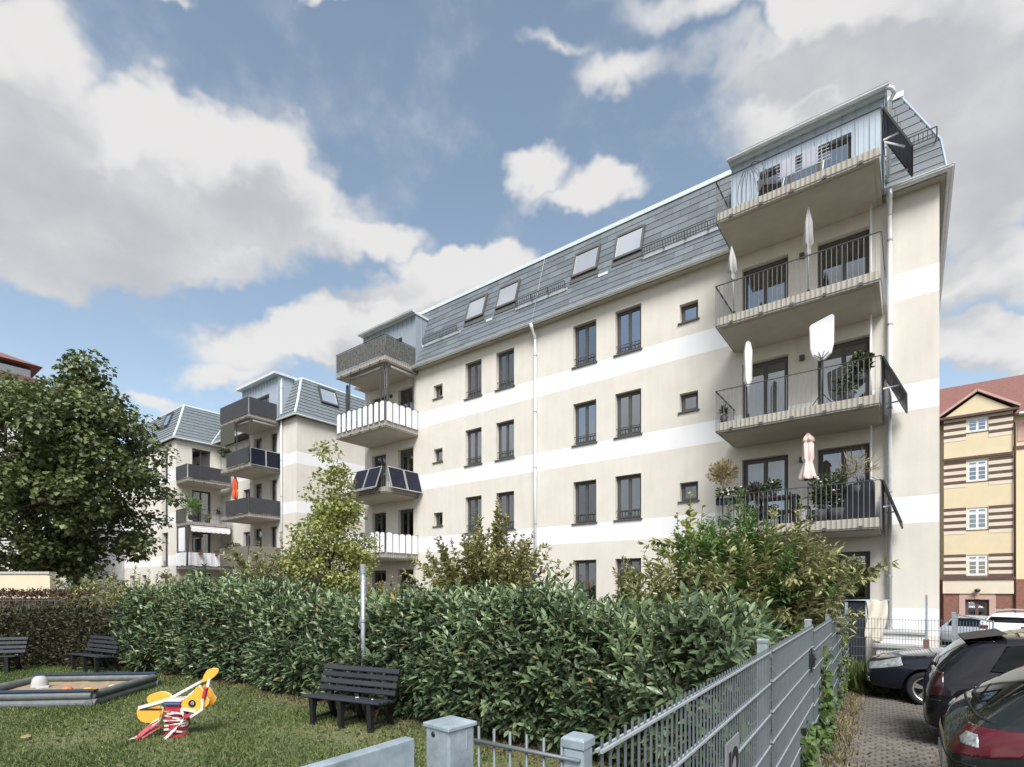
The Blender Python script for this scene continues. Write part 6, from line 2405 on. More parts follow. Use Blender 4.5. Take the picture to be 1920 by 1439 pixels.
for x in (1.0, 2.0):
    mb.bar((x, -0.62, 1.58), (x, 0.62, 1.58), 0.06, 0.025)
    for s in (-1, 1):
        mb.bar((x, s * 0.52, 1.50), (x, s * 0.52, 1.58), 0.03)
mb.build('roof_bars', 'alu', cw)
cs_, skin = make_car('pale silver car half hidden behind the white car in the street', (1.75, 30.6, float(height(2, 32)) + 0.02), R(70), HATCH, 'paint_silver', [(0.86, 0.32, 0.37), (3.42, 0.32, 0.37)], 'rear')
cs_['group'] = 'cars in the street beyond'
end_window(skin, cs_, [(-0.56, 0.985), (0.56, 0.985), (0.50, 1.33), (-0.50, 1.33)], (0.1, 0.95), name='rear_window', key=lambda c, n: n.z > 0.1)
for s in (-1, 1):
    side_window(skin, cs_, s, [(0.62, 1.02), (2.85, 0.975), (2.42, 1.34), (1.85, 1.385), (1.15, 1.37), (0.80, 1.24)])

# ------------------------------------------------------------------ vegetation
def leaf_mesh(name, cen, dirs, nrm, ln, wd, m, fold=0.25, oval=True, droop=0.0):
    """many leaves as one mesh: each is two folded halves"""
    cen, dirs, nrm = np.asarray(cen, float), np.asarray(dirs, float), np.asarray(nrm, float)
    n = len(cen)
    ln = np.broadcast_to(np.asarray(ln, float), (n,))[:, None]
    wd = np.broadcast_to(np.asarray(wd, float), (n,))[:, None]
    dirs = dirs / (np.linalg.norm(dirs, axis=1, keepdims=True) + 1e-9)
    side = np.cross(dirs, nrm)
    side /= (np.linalg.norm(side, axis=1, keepdims=True) + 1e-9)
    up = np.cross(side, dirs)
    base = cen
    tip = cen + dirs * ln - up * ln * droop
    if oval:
        a = cen + dirs * ln * 0.32
        b = cen + dirs * ln * 0.70 - up * ln * droop * 0.5
        lift = up * wd * fold
        v = np.stack([base, a + side * wd * 0.48 + lift, b + side * wd * 0.42 + lift, tip, b - side * wd * 0.42 + lift, a - side * wd * 0.48 + lift], 1)
        f = np.array([[0, 1, 2, 3], [0, 3, 4, 5]])
        k = 6
    else:
        a = cen + dirs * ln * 0.45
        lift = up * wd * fold
        v = np.stack([base, a + side * wd * 0.5 + lift, tip, a - side * wd * 0.5 + lift], 1)
        f = np.array([[0, 1, 2], [0, 2, 3]])
        k = 4
    fs = (f[None] + (np.arange(n) * k)[:, None, None]).reshape(-1, f.shape[1])
    me = bpy.data.meshes.new(name)
    vv = v.reshape(-1, 3)
    me.vertices.add(len(vv))
    me.vertices.foreach_set('co', vv.ravel())
    me.loops.add(fs.size)
    me.loops.foreach_set('vertex_index', fs.ravel().astype(np.int32))
    me.polygons.add(len(fs))
    me.polygons.foreach_set('loop_start', np.arange(0, fs.size, fs.shape[1]).astype(np.int32))
    me.update(calc_edges=True)
    me.validate()
    me.materials.append(MATS[m])
    return me


def unit(v):
    return v / (np.linalg.norm(v, axis=-1, keepdims=True) + 1e-9)


def rand_dirs(n):
    return unit(rng.normal(size=(n, 3)))


def cluster_leaves(centers, radii, per, ln, wd, flat=0.6, hang=0.25):
    """leaves spread through flattened clumps"""
    cs, ds, ns, ls, ws = [], [], [], [], []
    for c, r in zip(centers, radii):
        k = max(3, int(per * (r ** 1.6)))
        d = rand_dirs(k) * (rng.random((k, 1)) ** 0.45)
        p = np.asarray(c) + d * np.array([r, r, r * flat])
        out = unit(d + np.array([0, 0, 0.15]))
        dr = unit(out * 0.7 + rand_dirs(k) * 0.7 - np.array([0, 0, hang]))
        nn = unit(np.array([0, 0, 1.0]) + out * 0.5 + rand_dirs(k) * 0.55)
        cs.append(p)
        ds.append(dr)
        ns.append(nn)
        s = rng.uniform(0.7, 1.25, k)
        ls.append(ln * s)
        ws.append(wd * s)
    return np.concatenate(cs), np.concatenate(ds), np.concatenate(ns), np.concatenate(ls), np.concatenate(ws)


def limb(mb, a, b, r0, r1, bend=0.1, n=5):
    a, b = Vector(a), Vector(b)
    L = (b - a).length
    off = Vector(rng.normal(size=3)) * bend * L * 0.5
    pts, rs = [], []
    for i in range(n + 1):
        t = i / n
        p = a.lerp(b, t) + off * math.sin(t * PI)
        pts.append(p)
        rs.append(r0 + (r1 - r0) * t)
    mb.tube(pts, rs, 7)
    return pts


def tree(name, label, base, crown_c, crown_r, trunk_r, m_leaf, nclump, clump_r, per, ln, wd, cat='tree', group=None, stems=1, spread=0.3, oval=False,
         shape=None, twig_m='bark', crown_name='crown', flat=0.6, hang=0.25, extra=None):
    t = thing(name, label, cat, base, 0, group)
    bx, by, bz = base
    cc, cr = np.array(crown_c, float), np.array(crown_r, float)
    # clump centres: near the shell of the crown, uneven
    pts = []
    tries = 0
    while len(pts) < nclump and tries < nclump * 40:
        tries += 1
        d = rand_dirs(1)[0]
        rr = rng.random() ** 0.4
        p = cc + d * cr * rr
        if shape and not shape(p):
            continue
        pts.append(p)
    pts = np.array(pts + [np.array(q, float) for q in (extra or [])])
    wood = MB()
    forks = []
    top = cc + np.array([0, 0, -cr[2] * 0.35])
    for s in range(stems):
        an = 2 * PI * s / stems + 0.5
        b0 = (bx + (0.08 * math.cos(an) * (stems > 1)), by + 0.08 * math.sin(an) * (stems > 1), bz - 0.05)
        e = top + np.array([math.cos(an) * cr[0], math.sin(an) * cr[1], 0]) * spread * (stems > 1)
        ps = limb(wood, b0, e, trunk_r, trunk_r * 0.55, 0.06)
        forks += ps[2:]
    forks = [np.array(p) for p in forks]
    order = rng.permutation(len(pts))
    for i in order[:max(6, int(len(pts) * 0.6))]:
        p = pts[i]
        fk = min(forks, key=lambda q: np.linalg.norm(q - p) + 0.4 * max(0, q[2] - p[2]))
        limb(wood, fk, p, trunk_r * 0.24, trunk_r * 0.04, 0.16, 4)
        if rng.random() < 0.5:
            forks.append(np.array(Vector(fk).lerp(Vector(p), 0.6)))
    wood.build('trunk', twig_m, t, smooth=True)
    rad = clump_r * rng.uniform(0.6, 1.3, len(pts))
    c, d, n, l, w = cluster_leaves(pts, rad, per, ln, wd, flat, hang)
    obj(crown_name, leaf_mesh(crown_name, c, d, n, l, w, m_leaf, oval=oval), t)
    return t


def shoots(name, label, base, stems, m_leaf, ln, wd, per, cat='shrub', group=None, oval=False, spread=0.5, h=(1, 2), foot=0.25, arch=0.3, twig='twig', start=0.25, r0=0.012, side=0):
    """a shrub of many long arching stems with leaves along them"""
    t = thing(name, label, cat, base, 0, group)
    bx, by, bz = base
    wood = MB()
    cs, ds, ns, ls, ws = [], [], [], [], []

    def run(a, b, sag, r, dens, st):
        n = 7
        pts = []
        for i in range(n + 1):
            q = i / n
            p = a + (b - a) * q
            p = p + np.array([0, 0, sag * math.sin(q * PI)])
            pts.append(p)
        wood.tube([tuple(p) for p in pts], [r * (1 - 0.75 * i / n) for i in range(n + 1)], 5)
        L = np.linalg.norm(b - a)
        k = int(dens * L)
        for _ in range(k):
            q = st + (1 - st) * rng.random() ** 0.8
            i = min(n - 1, int(q * n))
            f = q * n - i
            p = pts[i] * (1 - f) + pts[i + 1] * f
            tan = unit(pts[i + 1] - pts[i])
            rad = unit(np.cross(tan, rand_dirs(1)[0]))
            cs.append(p)
            ds.append(tan * 0.75 + rad * 0.9 - np.array([0, 0, 0.15]))
            ns.append(np.array([0, 0, 1.0]) + rad * 0.3 + rng.normal(0, 0.35, 3))
            sc = rng.uniform(0.65, 1.2) * (1 - 0.35 * (q > 0.9))
            ls.append(ln * sc)
            ws.append(wd * sc)
        return pts
    for s in range(stems):
        an = rng.uniform(0, 2 * PI)
        hh = rng.uniform(*h)
        rr = spread * rng.random() ** 0.6
        a = np.array([bx + foot * math.cos(an) * rng.random(), by + foot * math.sin(an) * rng.random(), bz])
        b = a + np.array([math.cos(an) * rr, math.sin(an) * rr, hh * (1 - 0.25 * rr / max(spread, .01))])
        pts = run(a, b, arch * rr, r0, per, start)
        for _ in range(side):
            i = rng.integers(2, 6)
            q = pts[i]
            e = q + np.array([rng.normal(0, 0.28), rng.normal(0, 0.28), rng.uniform(0.1, 0.45)]) * hh * 0.35
            run(q, e, 0.02, r0 * 0.45, per * 1.1, 0.15)
    wood.build('stems', twig, t, smooth=True)
    obj('foliage', leaf_mesh('foliage', cs, ds, ns, ls, ws, m_leaf, oval=oval, droop=0.12), t)
    return t


GZ = -0.45
# the big maple on the left
tree('maple_tree', 'large dark green maple tree in front of the old houses on the left', (-30.6, 6.5, GZ), (-31.0, 6.4, 6.6), (4.6, 4.6, 4.7), 0.26, 'maple_leaf',
     330, 0.85, 150, 0.21, 0.19, stems=2, spread=0.25, shape=lambda p: p[2] > 1.7 + 0.10 * np.linalg.norm(p[:2] - np.array([-30.8, 6.4])) and not (p[2] > 9.6 and np.linalg.norm(p[:2] - np.array([-31.1, 6.5])) > 3.0), flat=0.5, hang=0.45, extra=[(-30.1, 7.3, 10.6), (-30.0, 7.3, 11.1), (-30.2, 7.1, 11.5), (-29.9, 7.4, 11.8), (-30.0, 7.3, 12.15), (-30.4, 7.0, 10.9), (-29.6, 7.5, 10.9), (-29.8, 7.2, 11.4)])

# young pale tree between the two blocks
tree('young_tree', 'slender yellow green young tree between the two apartment blocks', (-15.0, 10.0, GZ), (-15.0, 10.0, 3.6), (1.75, 1.75, 2.9), 0.05, 'young_leaf',
     140, 0.38, 300, 0.125, 0.10, shape=lambda p: np.linalg.norm(p[:2] - np.array([-15.0, 10.0])) < 0.25 + 1.6 * max(0, (6.3 - p[2]) / 4.6), flat=0.7)
# loose shrubs above the hedge
shoots('tall_shrub', 'yellow green spreading shrub above the hedge in front of the main block', (-8.7, 10.4, GZ), 80, 'shrub_leaf', 0.15, 0.066, 26, spread=1.95, h=(2.8, 4.1), foot=0.5, arch=0.25, side=3, oval=True)
shoots('tall_shrub', 'upright yellow green shoots rising from the middle shrub', (-8.9, 10.7, GZ), 14, 'shrub_leaf', 0.15, 0.075, 36, spread=0.7, h=(4.2, 5.1), foot=0.2, arch=0.1, side=3, oval=True)
shoots('tall_shrub', 'thin olive shrub left of the metal pole above the hedge', (-16.2, 9.2, GZ), 70, 'olive_leaf', 0.15, 0.05, 30, spread=2.0, h=(2.7, 4.2), foot=0.5, side=3, oval=True)
shoots('tall_shrub', 'airy shrub right of the young tree below the lowest left balcony', (-12.6, 10.3, GZ), 60, 'shrub_leaf', 0.14, 0.055, 26, spread=1.2, h=(1.9, 2.9), foot=0.4, side=3, oval=True)
shoots('butterfly_bush', 'olive brown butterfly bush at the fence under the first floor balcony', (-1.75, 9.7, GZ), 75, 'olive_leaf', 0.15, 0.046, 32, spread=1.0, h=(2.8, 3.9), foot=0.35, arch=0.2, side=4, oval=True)
shoots('butterfly_bush', 'low olive bush hanging over the far end of the fence', (-1.65, 11.2, GZ), 60, 'olive_leaf', 0.14, 0.044, 32, spread=0.5, h=(2.1, 3.1), foot=0.3, arch=0.25, side=4, oval=True)
shoots('feathery_shrub', 'bright green feathery shrub in front of the first floor balcony', (-2.35, 9.5, GZ), 60, 'fern_leaf', 0.12, 0.038, 46, spread=1.0, h=(3.1, 4.2), foot=0.3, arch=0.3, side=4, oval=True)
shoots('sapling', 'thin sapling with round leaves left of the feathery shrub', (-3.3, 9.8, GZ), 3, 'young_leaf', 0.14, 0.09, 22, spread=0.35, h=(4.0, 4.7), foot=0.06, arch=0.05, side=14, oval=True, r0=0.02)
shoots('brown_shrub', 'reddish brown shrub behind the right half of the hedge', (-3.1, 9.1, GZ), 80, 'olive_leaf', 0.15, 0.05, 30, spread=1.2, h=(2.3, 3.4), foot=0.5, arch=0.2, side=4, oval=True)
shoots('tall_shrub', 'grey green shrub beside the cream wall below the maple', (-21.5, 6.6, GZ), 60, 'olive_leaf', 0.13, 0.045, 26, spread=1.9, h=(2.0, 3.2), foot=1.0, side=4, oval=True)
shoots('laurel_sprout', 'single upright laurel sprout above the hedge before the rear block', (-17.6, 7.2, 0.9), 4, 'laurel_leaf', 0.22, 0.06, 26, spread=0.22, h=(1.1, 1.75), foot=0.12, arch=0.05, side=2, oval=True)
shoots('ornamental_grass', 'pale upright grass stems between hedge and fence', (-1.75, 7.7, GZ), 26, 'young_leaf', 0.30, 0.03, 12, spread=0.5, h=(1.4, 2.0), foot=0.3, arch=0.2, oval=True, cat='grass')


# clipped cherry laurel hedge: shoots all over its surface
def laurel_hedge(name, label, x0, x1, yf, depth, top, nshoot, nlv, m='laurel_leaf', ln=0.195, wd=0.066, seed=3, parts=300, rot=None, cam_pos=(0, 0, 1.7), core='twig'):
    t = thing(name, label, 'hedge', ((x0 + x1) / 2, yf(0.5 * (x0 + x1)) + depth / 2, GZ), 0)
    r = np.random.default_rng(seed)
    cs, ds, ns, ls, ws, yg = [], [], [], [], [], []
    stem = MB()
    for i in range(nshoot):
        x = r.uniform(x0, x1)
        yfr = yf(x)
        tp = top(x) + r.normal(0, 0.08)
        q = r.random()
        if i < nshoot * 0.035:   # the two ends
            q = 0.3
            x = x0 if r.random() < 0.4 else x1
            tp = top(x)
            p = np.array([x + r.normal(0, 0.05), yfr + depth * r.random(), GZ + 0.1 + (tp - GZ - 0.25) * r.random()])
            o = np.array([1.0 if x == x1 else -1.0, r.normal(-0.3, 0.3), r.uniform(0.2, 0.9)])
        elif q < 0.58:      # front face, slightly bulging
            z = GZ + 0.05 + (tp - GZ - 0.1) * r.random() ** 0.85
            bul = 0.22 * math.sin(PI * (z - GZ) / (tp - GZ)) + 0.09 * math.sin(x * 2.3) + 0.06 * math.sin(x * 5.1 + z * 3)
            p = np.array([x, yfr - bul + abs(r.normal(0, 0.10)), z])
            o = np.array([r.normal(0, 0.35), -1.0, 0.35 + 0.9 * (z - GZ) / (tp - GZ)])
        elif q < 0.90:    # top
            p = np.array([x, yfr + depth * r.random(), tp - 0.18 - abs(r.normal(0, 0.05))])
            o = np.array([r.normal(0, 0.4), r.normal(-0.2, 0.4), 1.2])
        else:             # back
            p = np.array([x, yfr + depth, GZ + 0.1 + (tp - GZ - 0.1) * r.random()])
            o = np.array([r.normal(0, 0.35), 1.0, 0.7])
        o = o / np.linalg.norm(o)
        L = r.uniform(0.22, 0.42) * (1.35 if (q > 0.58 and r.random() < 0.25) else 1)
        e = p + o * L
        if q < 0.90:
            stem.tube([tuple(p - o * 0.15), tuple(p + o * L * 0.5), tuple(e)], [0.006, 0.005, 0.003], 4)
        k = r.integers(nlv[0], nlv[1])
        fresh = r.random() < (0.55 if 0.58 <= q < 0.9 else (0.5 if p[2] > tp - 0.55 else 0.06))
        for j in range(k):
            yg.append(fresh)
            f = (j + 0.5) / k
            an = j * 2.4 + r.uniform(-0.3, 0.3)
            s1 = np.cross(o, [0.3, 0.1, 0.9])
            s1 /= np.linalg.norm(s1) + 1e-9
            s2 = np.cross(o, s1)
            rad = s1 * math.cos(an) + s2 * math.sin(an)
            cs.append(p + o * L * f)
            ds.append(rad * (0.95 - 0.45 * f) + o * (0.25 + 0.75 * f) + np.array([0, 0, -0.1]))
            ns.append(o * 0.8 + np.array([0, 0, 0.6]) + r.normal(0, 0.25, 3))
            sc = r.uniform(0.55, 1.3) * (1 - 0.25 * f)
            ls.append(ln * sc)
            ws.append(wd * sc)
    stem.build('twigs', 'twig', t)
    # solid core added in place of branches, so that no light shines through
    cm = MB()
    nx = max(4, int((x1 - x0) / 0.35))
    vs, fs = [], []
    for i in range(nx + 1):
        x = x0 + 0.3 + (x1 - x0 - 0.6) * i / nx
        tp = top(x) - 0.30
        for (dy, z) in ((0.16, GZ - 0.02), (0.05 + 0.05 * r.normal(), (GZ + tp) / 2), (0.18, tp), (depth - 0.1, tp), (depth - 0.05, GZ - 0.02)):
            vs.append((x, yf(x) + dy, z + r.normal(0, 0.02)))
    for i in range(nx):
        for j in range(4):
            a = i * 5 + j
            fs.append((a, a + 1, a + 6, a + 5))
    fs.append((0, 1, 2, 3, 4))
    fs.append(tuple(nx * 5 + j for j in range(5)))
    cm.add(vs, fs)
    cm.build('solid_core', core, t)
    cs, ds, ns, ls, ws = map(np.array, (cs, ds, ns, ls, ws))
    dist = np.linalg.norm(cs - np.array(cam_pos), axis=1)
    # leaves in front are the ones seen largest: these are single parts
    front = np.where((cs[:, 1] < np.array([yf(x) for x in cs[:, 0]]) + 0.1), dist, dist + 50)
    idx = np.argsort(front)[:parts]
    rest = np.setdiff1d(np.arange(len(cs)), idx)
    yg = np.array(yg).astype(int)
    yg[r.random(len(yg)) < 0.022] = 2
    for sel, mm, nm in ((rest[yg[rest] == 0], m, 'foliage'), (rest[yg[rest] == 1], 'laurel_young', 'fresh_foliage'), (rest[yg[rest] == 2], 'laurel_old', 'withered_leaves')):
        fo = obj(nm, leaf_mesh(nm, cs[sel], ds[sel], ns[sel], ls[sel], ws[sel], mm, fold=0.18, droop=0.08), t)
        struct(fo, 'stuff')
    if parts:
        proto = leaf_mesh('leaf', [(0, 0, 0)], [(1, 0, 0)], [(0, 0, 1)], 1.0, 0.35, m, fold=0.18, droop=0.08)
        for i in idx:
            d = Vector(ds[i]).normalized()
            sd_ = d.cross(Vector(ns[i])).normalized()
            up_ = sd_.cross(d)
            M = Matrix((d, -sd_, up_)).transposed().to_4x4()
            s = float(ls[i])
            o = obj('leaf', proto, t)
            o.matrix_local = Matrix.Translation(Vector(cs[i]) - t.location) @ M @ Matrix.Diagonal((s, s, s, 1))
    return t


laurel_hedge('laurel_hedge', 'long clipped cherry laurel hedge with glossy leaves across the lawn', -16.2, -1.5,
             lambda x: 5.85 + 0.0 * x - 0.9 * max(0, (-11 - x)) / 5.0 * 0.9, 1.6, lambda x: 1.34 + 0.10 * math.sin(x * 0.9) + 0.07 * math.sin(x * 2.7) + 0.05 * math.sin(x * 6.1) + (0.22 if x < -10 else 0) * min(1, (-10 - x) / 3 if x < -10 else 0), 4700, (7, 12), seed=5)
# dark clipped hedge along the left side, running away from the benches
def small_hedge(name, label, a, b, depth, top, n, seed, m='dark_leaf', ln=0.085, wd=0.045):
    a, b = np.array(a, float), np.array(b, float)
    L = np.linalg.norm(b - a)
    d = (b - a) / L
    nn = np.array([d[1], -d[0]])
    t = thing(name, label, 'hedge', (*(a + b) / 2, GZ), 0)
    r = np.random.default_rng(seed)
    u = r.random(n) * L
    q = r.random(n)
    z = np.where(q < 0.7, GZ + (top - GZ) * r.random(n), top + r.normal(0, 0.06, n))
    off = np.where(q < 0.7, depth / 2 + r.normal(0, 0.07, n), (r.random(n) - 0.5) * depth)
    p2 = a[None] + d[None] * u[:, None] + nn[None] * off[:, None]
    cs = np.concatenate([p2, z[:, None]], 1)
    out = np.concatenate([np.where(q < 0.7, 1, 0.2)[:, None] * nn[None], np.where(q < 0.7, 0.5, 1.0)[:, None]], 1)
    ds = unit(out + r.normal(0, 0.6, (n, 3)))
    ns = unit(out + np.array([0, 0, 0.6]) + r.normal(0, 0.4, (n, 3)))
    sc = r.uniform(0.6, 1.25, n)
    struct(obj('foliage', leaf_mesh('foliage', cs, ds, ns, ln * sc, wd * sc, m), t), 'stuff')
    mb = MB()
    aa, bb = Vector((*a, 0)), Vector((*b, 0))
    mb.bar(aa + Vector((0, 0, (GZ + top) / 2 - 0.1)), bb + Vector((0, 0, (GZ + top) / 2 - 0.1)), depth - 0.22, top - GZ - 0.1)
    mb.build('solid_core', 'twig', t)  # added solid core, keeps light from passing through the leaves
    return t


small_hedge('clipped_hedge', 'dark brown green clipped hedge behind the two left benches', (-21.2, 2.0), (-16.6, 6.1), 0.9, 1.05, 16000, 8)
small_hedge('clipped_hedge', 'rust brown hedge behind the wire fence below the cream wall', (-26.5, 1.9), (-22.2, 5.6), 0.8, 1.5, 9000, 9, m='rust_leaf')
wf = thing('garden_fence', 'thin wire mesh fence in front of the rust brown hedge', 'fence', (-23.5, 3.6, GZ), math.atan2(3.7, 4.3), local=True)
mb = MB()
for k in range(8):
    mb.bar((-3.0, 0, 0.35 + 0.2 * k), (2.6, 0, 0.35 + 0.2 * k), 0.012)
mb.build('rail', 'galv_wire', wf)
for k in range(28):
    obj('picket', picket_mesh(1.75, 0.012), wf, loc=(-3.0 + 0.2 * k, 0, 0.1))

# climbing weeds on the wire fence and along its foot
def fence_pt(t, off=0.0):
    d = Vector((fx1 - fx0, fy1 - fy0, 0)).normalized()
    n = Vector((d.y, -d.x, 0))
    p = Vector((fx0, fy0, 0)) + d * t + n * off
    return p


def vine(label, t0, t1, z0, z1, n, off, ln=0.06, seed=1):
    r = np.random.default_rng(seed)
    p0 = fence_pt((t0 + t1) / 2)
    th = thing('climbing_weed', label, 'weed', (p0.x, p0.y, float(height(p0.x, p0.y))), 0, 'weeds climbing on the wire fence')
    wood = MB()
    cs, ds, ns = [], [], []
    for s in range(max(3, n // 30)):
        t = r.uniform(t0, t1)
        pts = []
        zz = z0
        top = r.uniform(z0 + (z1 - z0) * 0.4, z1)
        while zz < top:
            p = fence_pt(t, off + r.normal(0, 0.012))
            pts.append((p.x, p.y, zz))
            zz += r.uniform(0.04, 0.09)
            t += r.normal(0.01, 0.035)
        if len(pts) < 3:
            continue
        wood.tube(pts, 0.003, 4)
        for _ in range(30):
            q = pts[r.integers(0, len(pts))]
            cs.append(np.array(q) + r.normal(0, 0.02, 3))
            ds.append(r.normal(0, 1, 3) + np.array([0.6, -0.3, -0.3]))
            ns.append(np.array([0.8, -0.5, 0.6]) + r.normal(0, 0.4, 3))
    sc = r.uniform(0.6, 1.3, len(cs))
    wood.build('stems', 'twig', th)
    obj('leaves', leaf_mesh('leaves', cs, ds, ns, ln * sc, ln * 0.8 * sc, 'vine_leaf', oval=True), th)


vine('leafy bindweed on the fence behind the gate lock', 5.6, 6.6, -0.15, 1.0, 330, 0.03, 0.085, 1)
vine('leafy bindweed low on the nearer fence panel', 4.0, 5.3, -0.2, 0.55, 300, 0.03, 0.075, 2)
vine('thin climbing weed near the far end of the fence', 8.3, 12.6, -0.3, 1.2, 260, 0.03, 0.06, 3)


def tufts(name, label, pts, n, hgt, m, seed, cat='weeds', wd=0.008, spread=0.12):
    r = np.random.default_rng(seed)
    pts = np.asarray(pts, float)
    i = r.integers(0, len(pts), n)
    p = pts[i] + np.concatenate([r.normal(0, spread, (n, 2)), np.zeros((n, 1))], 1)
    p[:, 2] = height(p[:, 0], p[:, 1]) - 0.005
    d = r.normal(0, 0.38, (n, 3)) + np.array([0, 0, 1.0])
    nn = r.normal(0, 1, (n, 3))
    nn[:, 2] *= 0.2
    h = hgt * r.uniform(0.4, 1.2, n)
    o = obj(name, leaf_mesh(name, p, d, nn, h, wd * r.uniform(0.7, 1.4, n), m, oval=False, droop=0.25))
    tag(o, label, cat, kind='stuff')
    return o


edge = [tuple(fence_pt(t, 0.10 + 0.10 * rng.random())) for t in np.arange(4.2, 13.0, 0.12)]
tufts('dry_weeds', 'dry grass and weeds along the foot of the wire fence', edge, 2600, 0.12, 'dry_grass', 21, wd=0.007, spread=0.09)
edge2 = [(x, y, 0) for x in np.arange(-1.05, 0.2, 0.1) for y in (12.9, 13.3, 13.7, 14.0)]
tufts('tall_weeds', 'green and straw coloured weeds under the nose of the black saloon', edge2, 4200, 0.34, 'dry_grass', 22, wd=0.008)
tufts('green_weeds', 'fresh green weeds at the far fence corner', edge2[:32], 2200, 0.55, 'grass_blade', 23, wd=0.010)
edge3 = [tuple(fence_pt(t, -0.2 - 0.3 * rng.random())) for t in np.arange(1.3, 5.0, 0.1)]
shoots('grey_weed', 'grey green long leaved weeds on the lawn side of the near fence', (-0.98, 3.35, -0.2), 26, 'grey_leaf', 0.14, 0.022, 40, spread=0.35, h=(0.4, 0.85), foot=0.35, arch=0.2, side=2, oval=True, cat='weed', r0=0.005)
shoots('grey_weed', 'second clump of grey green weeds behind the number plate', (-0.92, 2.45, -0.15), 18, 'grey_leaf', 0.12, 0.020, 40, spread=0.28, h=(0.35, 0.75), foot=0.25, arch=0.2, side=2, oval=True, cat='weed', r0=0.005)

# ------------------------------------------------------------------ lawn grass
def lawn_grass():
    r = np.random.default_rng(31)
    n = 210000
    x = r.uniform(-20.5, -1.35, n)
    y = r.uniform(0.0, 6.0, n)
    # the lawn thins out under the hedge and round the benches, sandbox and rider
    k = 0.5 + 0.5 * np.sin(x * 1.7 + np.sin(y * 2.1) * 1.3) * np.sin(y * 1.9 + x * 0.6)
    dens = 0.50 + 0.5 * k
    dens *= 1 - 0.85 * smoothstep(4.9, 5.8, y + 0.18 * np.clip(-11 - x, 0, 9))
    dens *= 1 - 0.5 * np.exp(-(((x + 6.9) / 1.1) ** 2 + ((y - 4.8) / 0.6) ** 2))
    # nothing grows in the sandbox
    rel = np.stack([x - sa.x, y - sa.y], 1)
    u = rel @ np.array([d1v.x, d1v.y])
    v = rel @ np.array([d2v.x, d2v.y])
    ins = (u > -0.06) & (u < SL1 + 0.06) & (v > -0.06) & (v < SL2 + 0.06)
    # only where the camera or a step beside it could look
    D = 0.605 * -x + 0.796 * y
    X = 0.796 * x + 0.605 * y
    vis = (D > 4.6) & (X / np.maximum(D, .1) > -1.2)
    keep = (r.random(n) < dens) & ~ins & vis
    x, y, k = x[keep], y[keep], k[keep]
    m = len(x)
    z = height(x, y) + 0.008
    p = np.stack([x, y, z], 1)
    d = r.normal(0, 0.55, (m, 3)) + np.array([0, 0, 1.0])
    d[:, 2] = np.abs(d[:, 2])
    nn = r.normal(0, 1, (m, 3))
    h = r.uniform(0.03, 0.085, m) * (0.7 + 0.6 * k)
    o = obj('lawn_grass', leaf_mesh('lawn_grass', p, d, nn, h, r.uniform(0.005, 0.010, m), 'grass_blade', oval=False, fold=0.15, droop=0.35))
    tag(o, 'short patchy green grass of the playground lawn', 'grass', kind='stuff')
    # dry blades and fallen leaves
    q = r.random(m) < 0.10
    p2 = p[q] + r.normal(0, 0.04, (q.sum(), 3)) * np.array([1, 1, 0])
    o = obj('dry_blades', leaf_mesh('dry_blades', p2, r.normal(0, 1, (q.sum(), 3)) * np.array([1, 1, 0.35]) + np.array([0, 0, 0.3]), r.normal(0, 1, (q.sum(), 3)), 0.07, 0.009, 'dry_grass', oval=False))
    tag(o, 'dry straw coloured blades scattered in the lawn', 'grass', kind='stuff')
    # a few broad weeds
    nb = 900
    x = r.uniform(-13, -2.5, nb)
    y = r.uniform(0.8, 5.2, nb)
    p3 = np.stack([x, y, height(x, y) + 0.02], 1)
    o = obj('clover', leaf_mesh('clover', np.repeat(p3, 3, 0), r.normal(0, 1, (nb * 3, 3)) * np.array([1, 1, 0.2]) + np.array([0, 0, 0.35]), np.tile([0, 0, 1.0], (nb * 3, 1)) + r.normal(0, 0.3, (nb * 3, 3)), 0.05, 0.03, 'vine_leaf'))
    tag(o, 'broad leaved weeds growing flat in the lawn', 'weeds', kind='stuff')


lawn_grass()
tufts('hedge_litter', 'brown fallen leaves and dead twigs under the laurel hedge', [(x, 5.6 - 0.16 * max(0, -11 - x) + rng.normal(0, 0.15), 0) for x in np.arange(-16, -1.6, 0.1)], 3500, 0.07, 'litter_leaf', 44, cat='leaf litter', wd=0.035, spread=0.2)

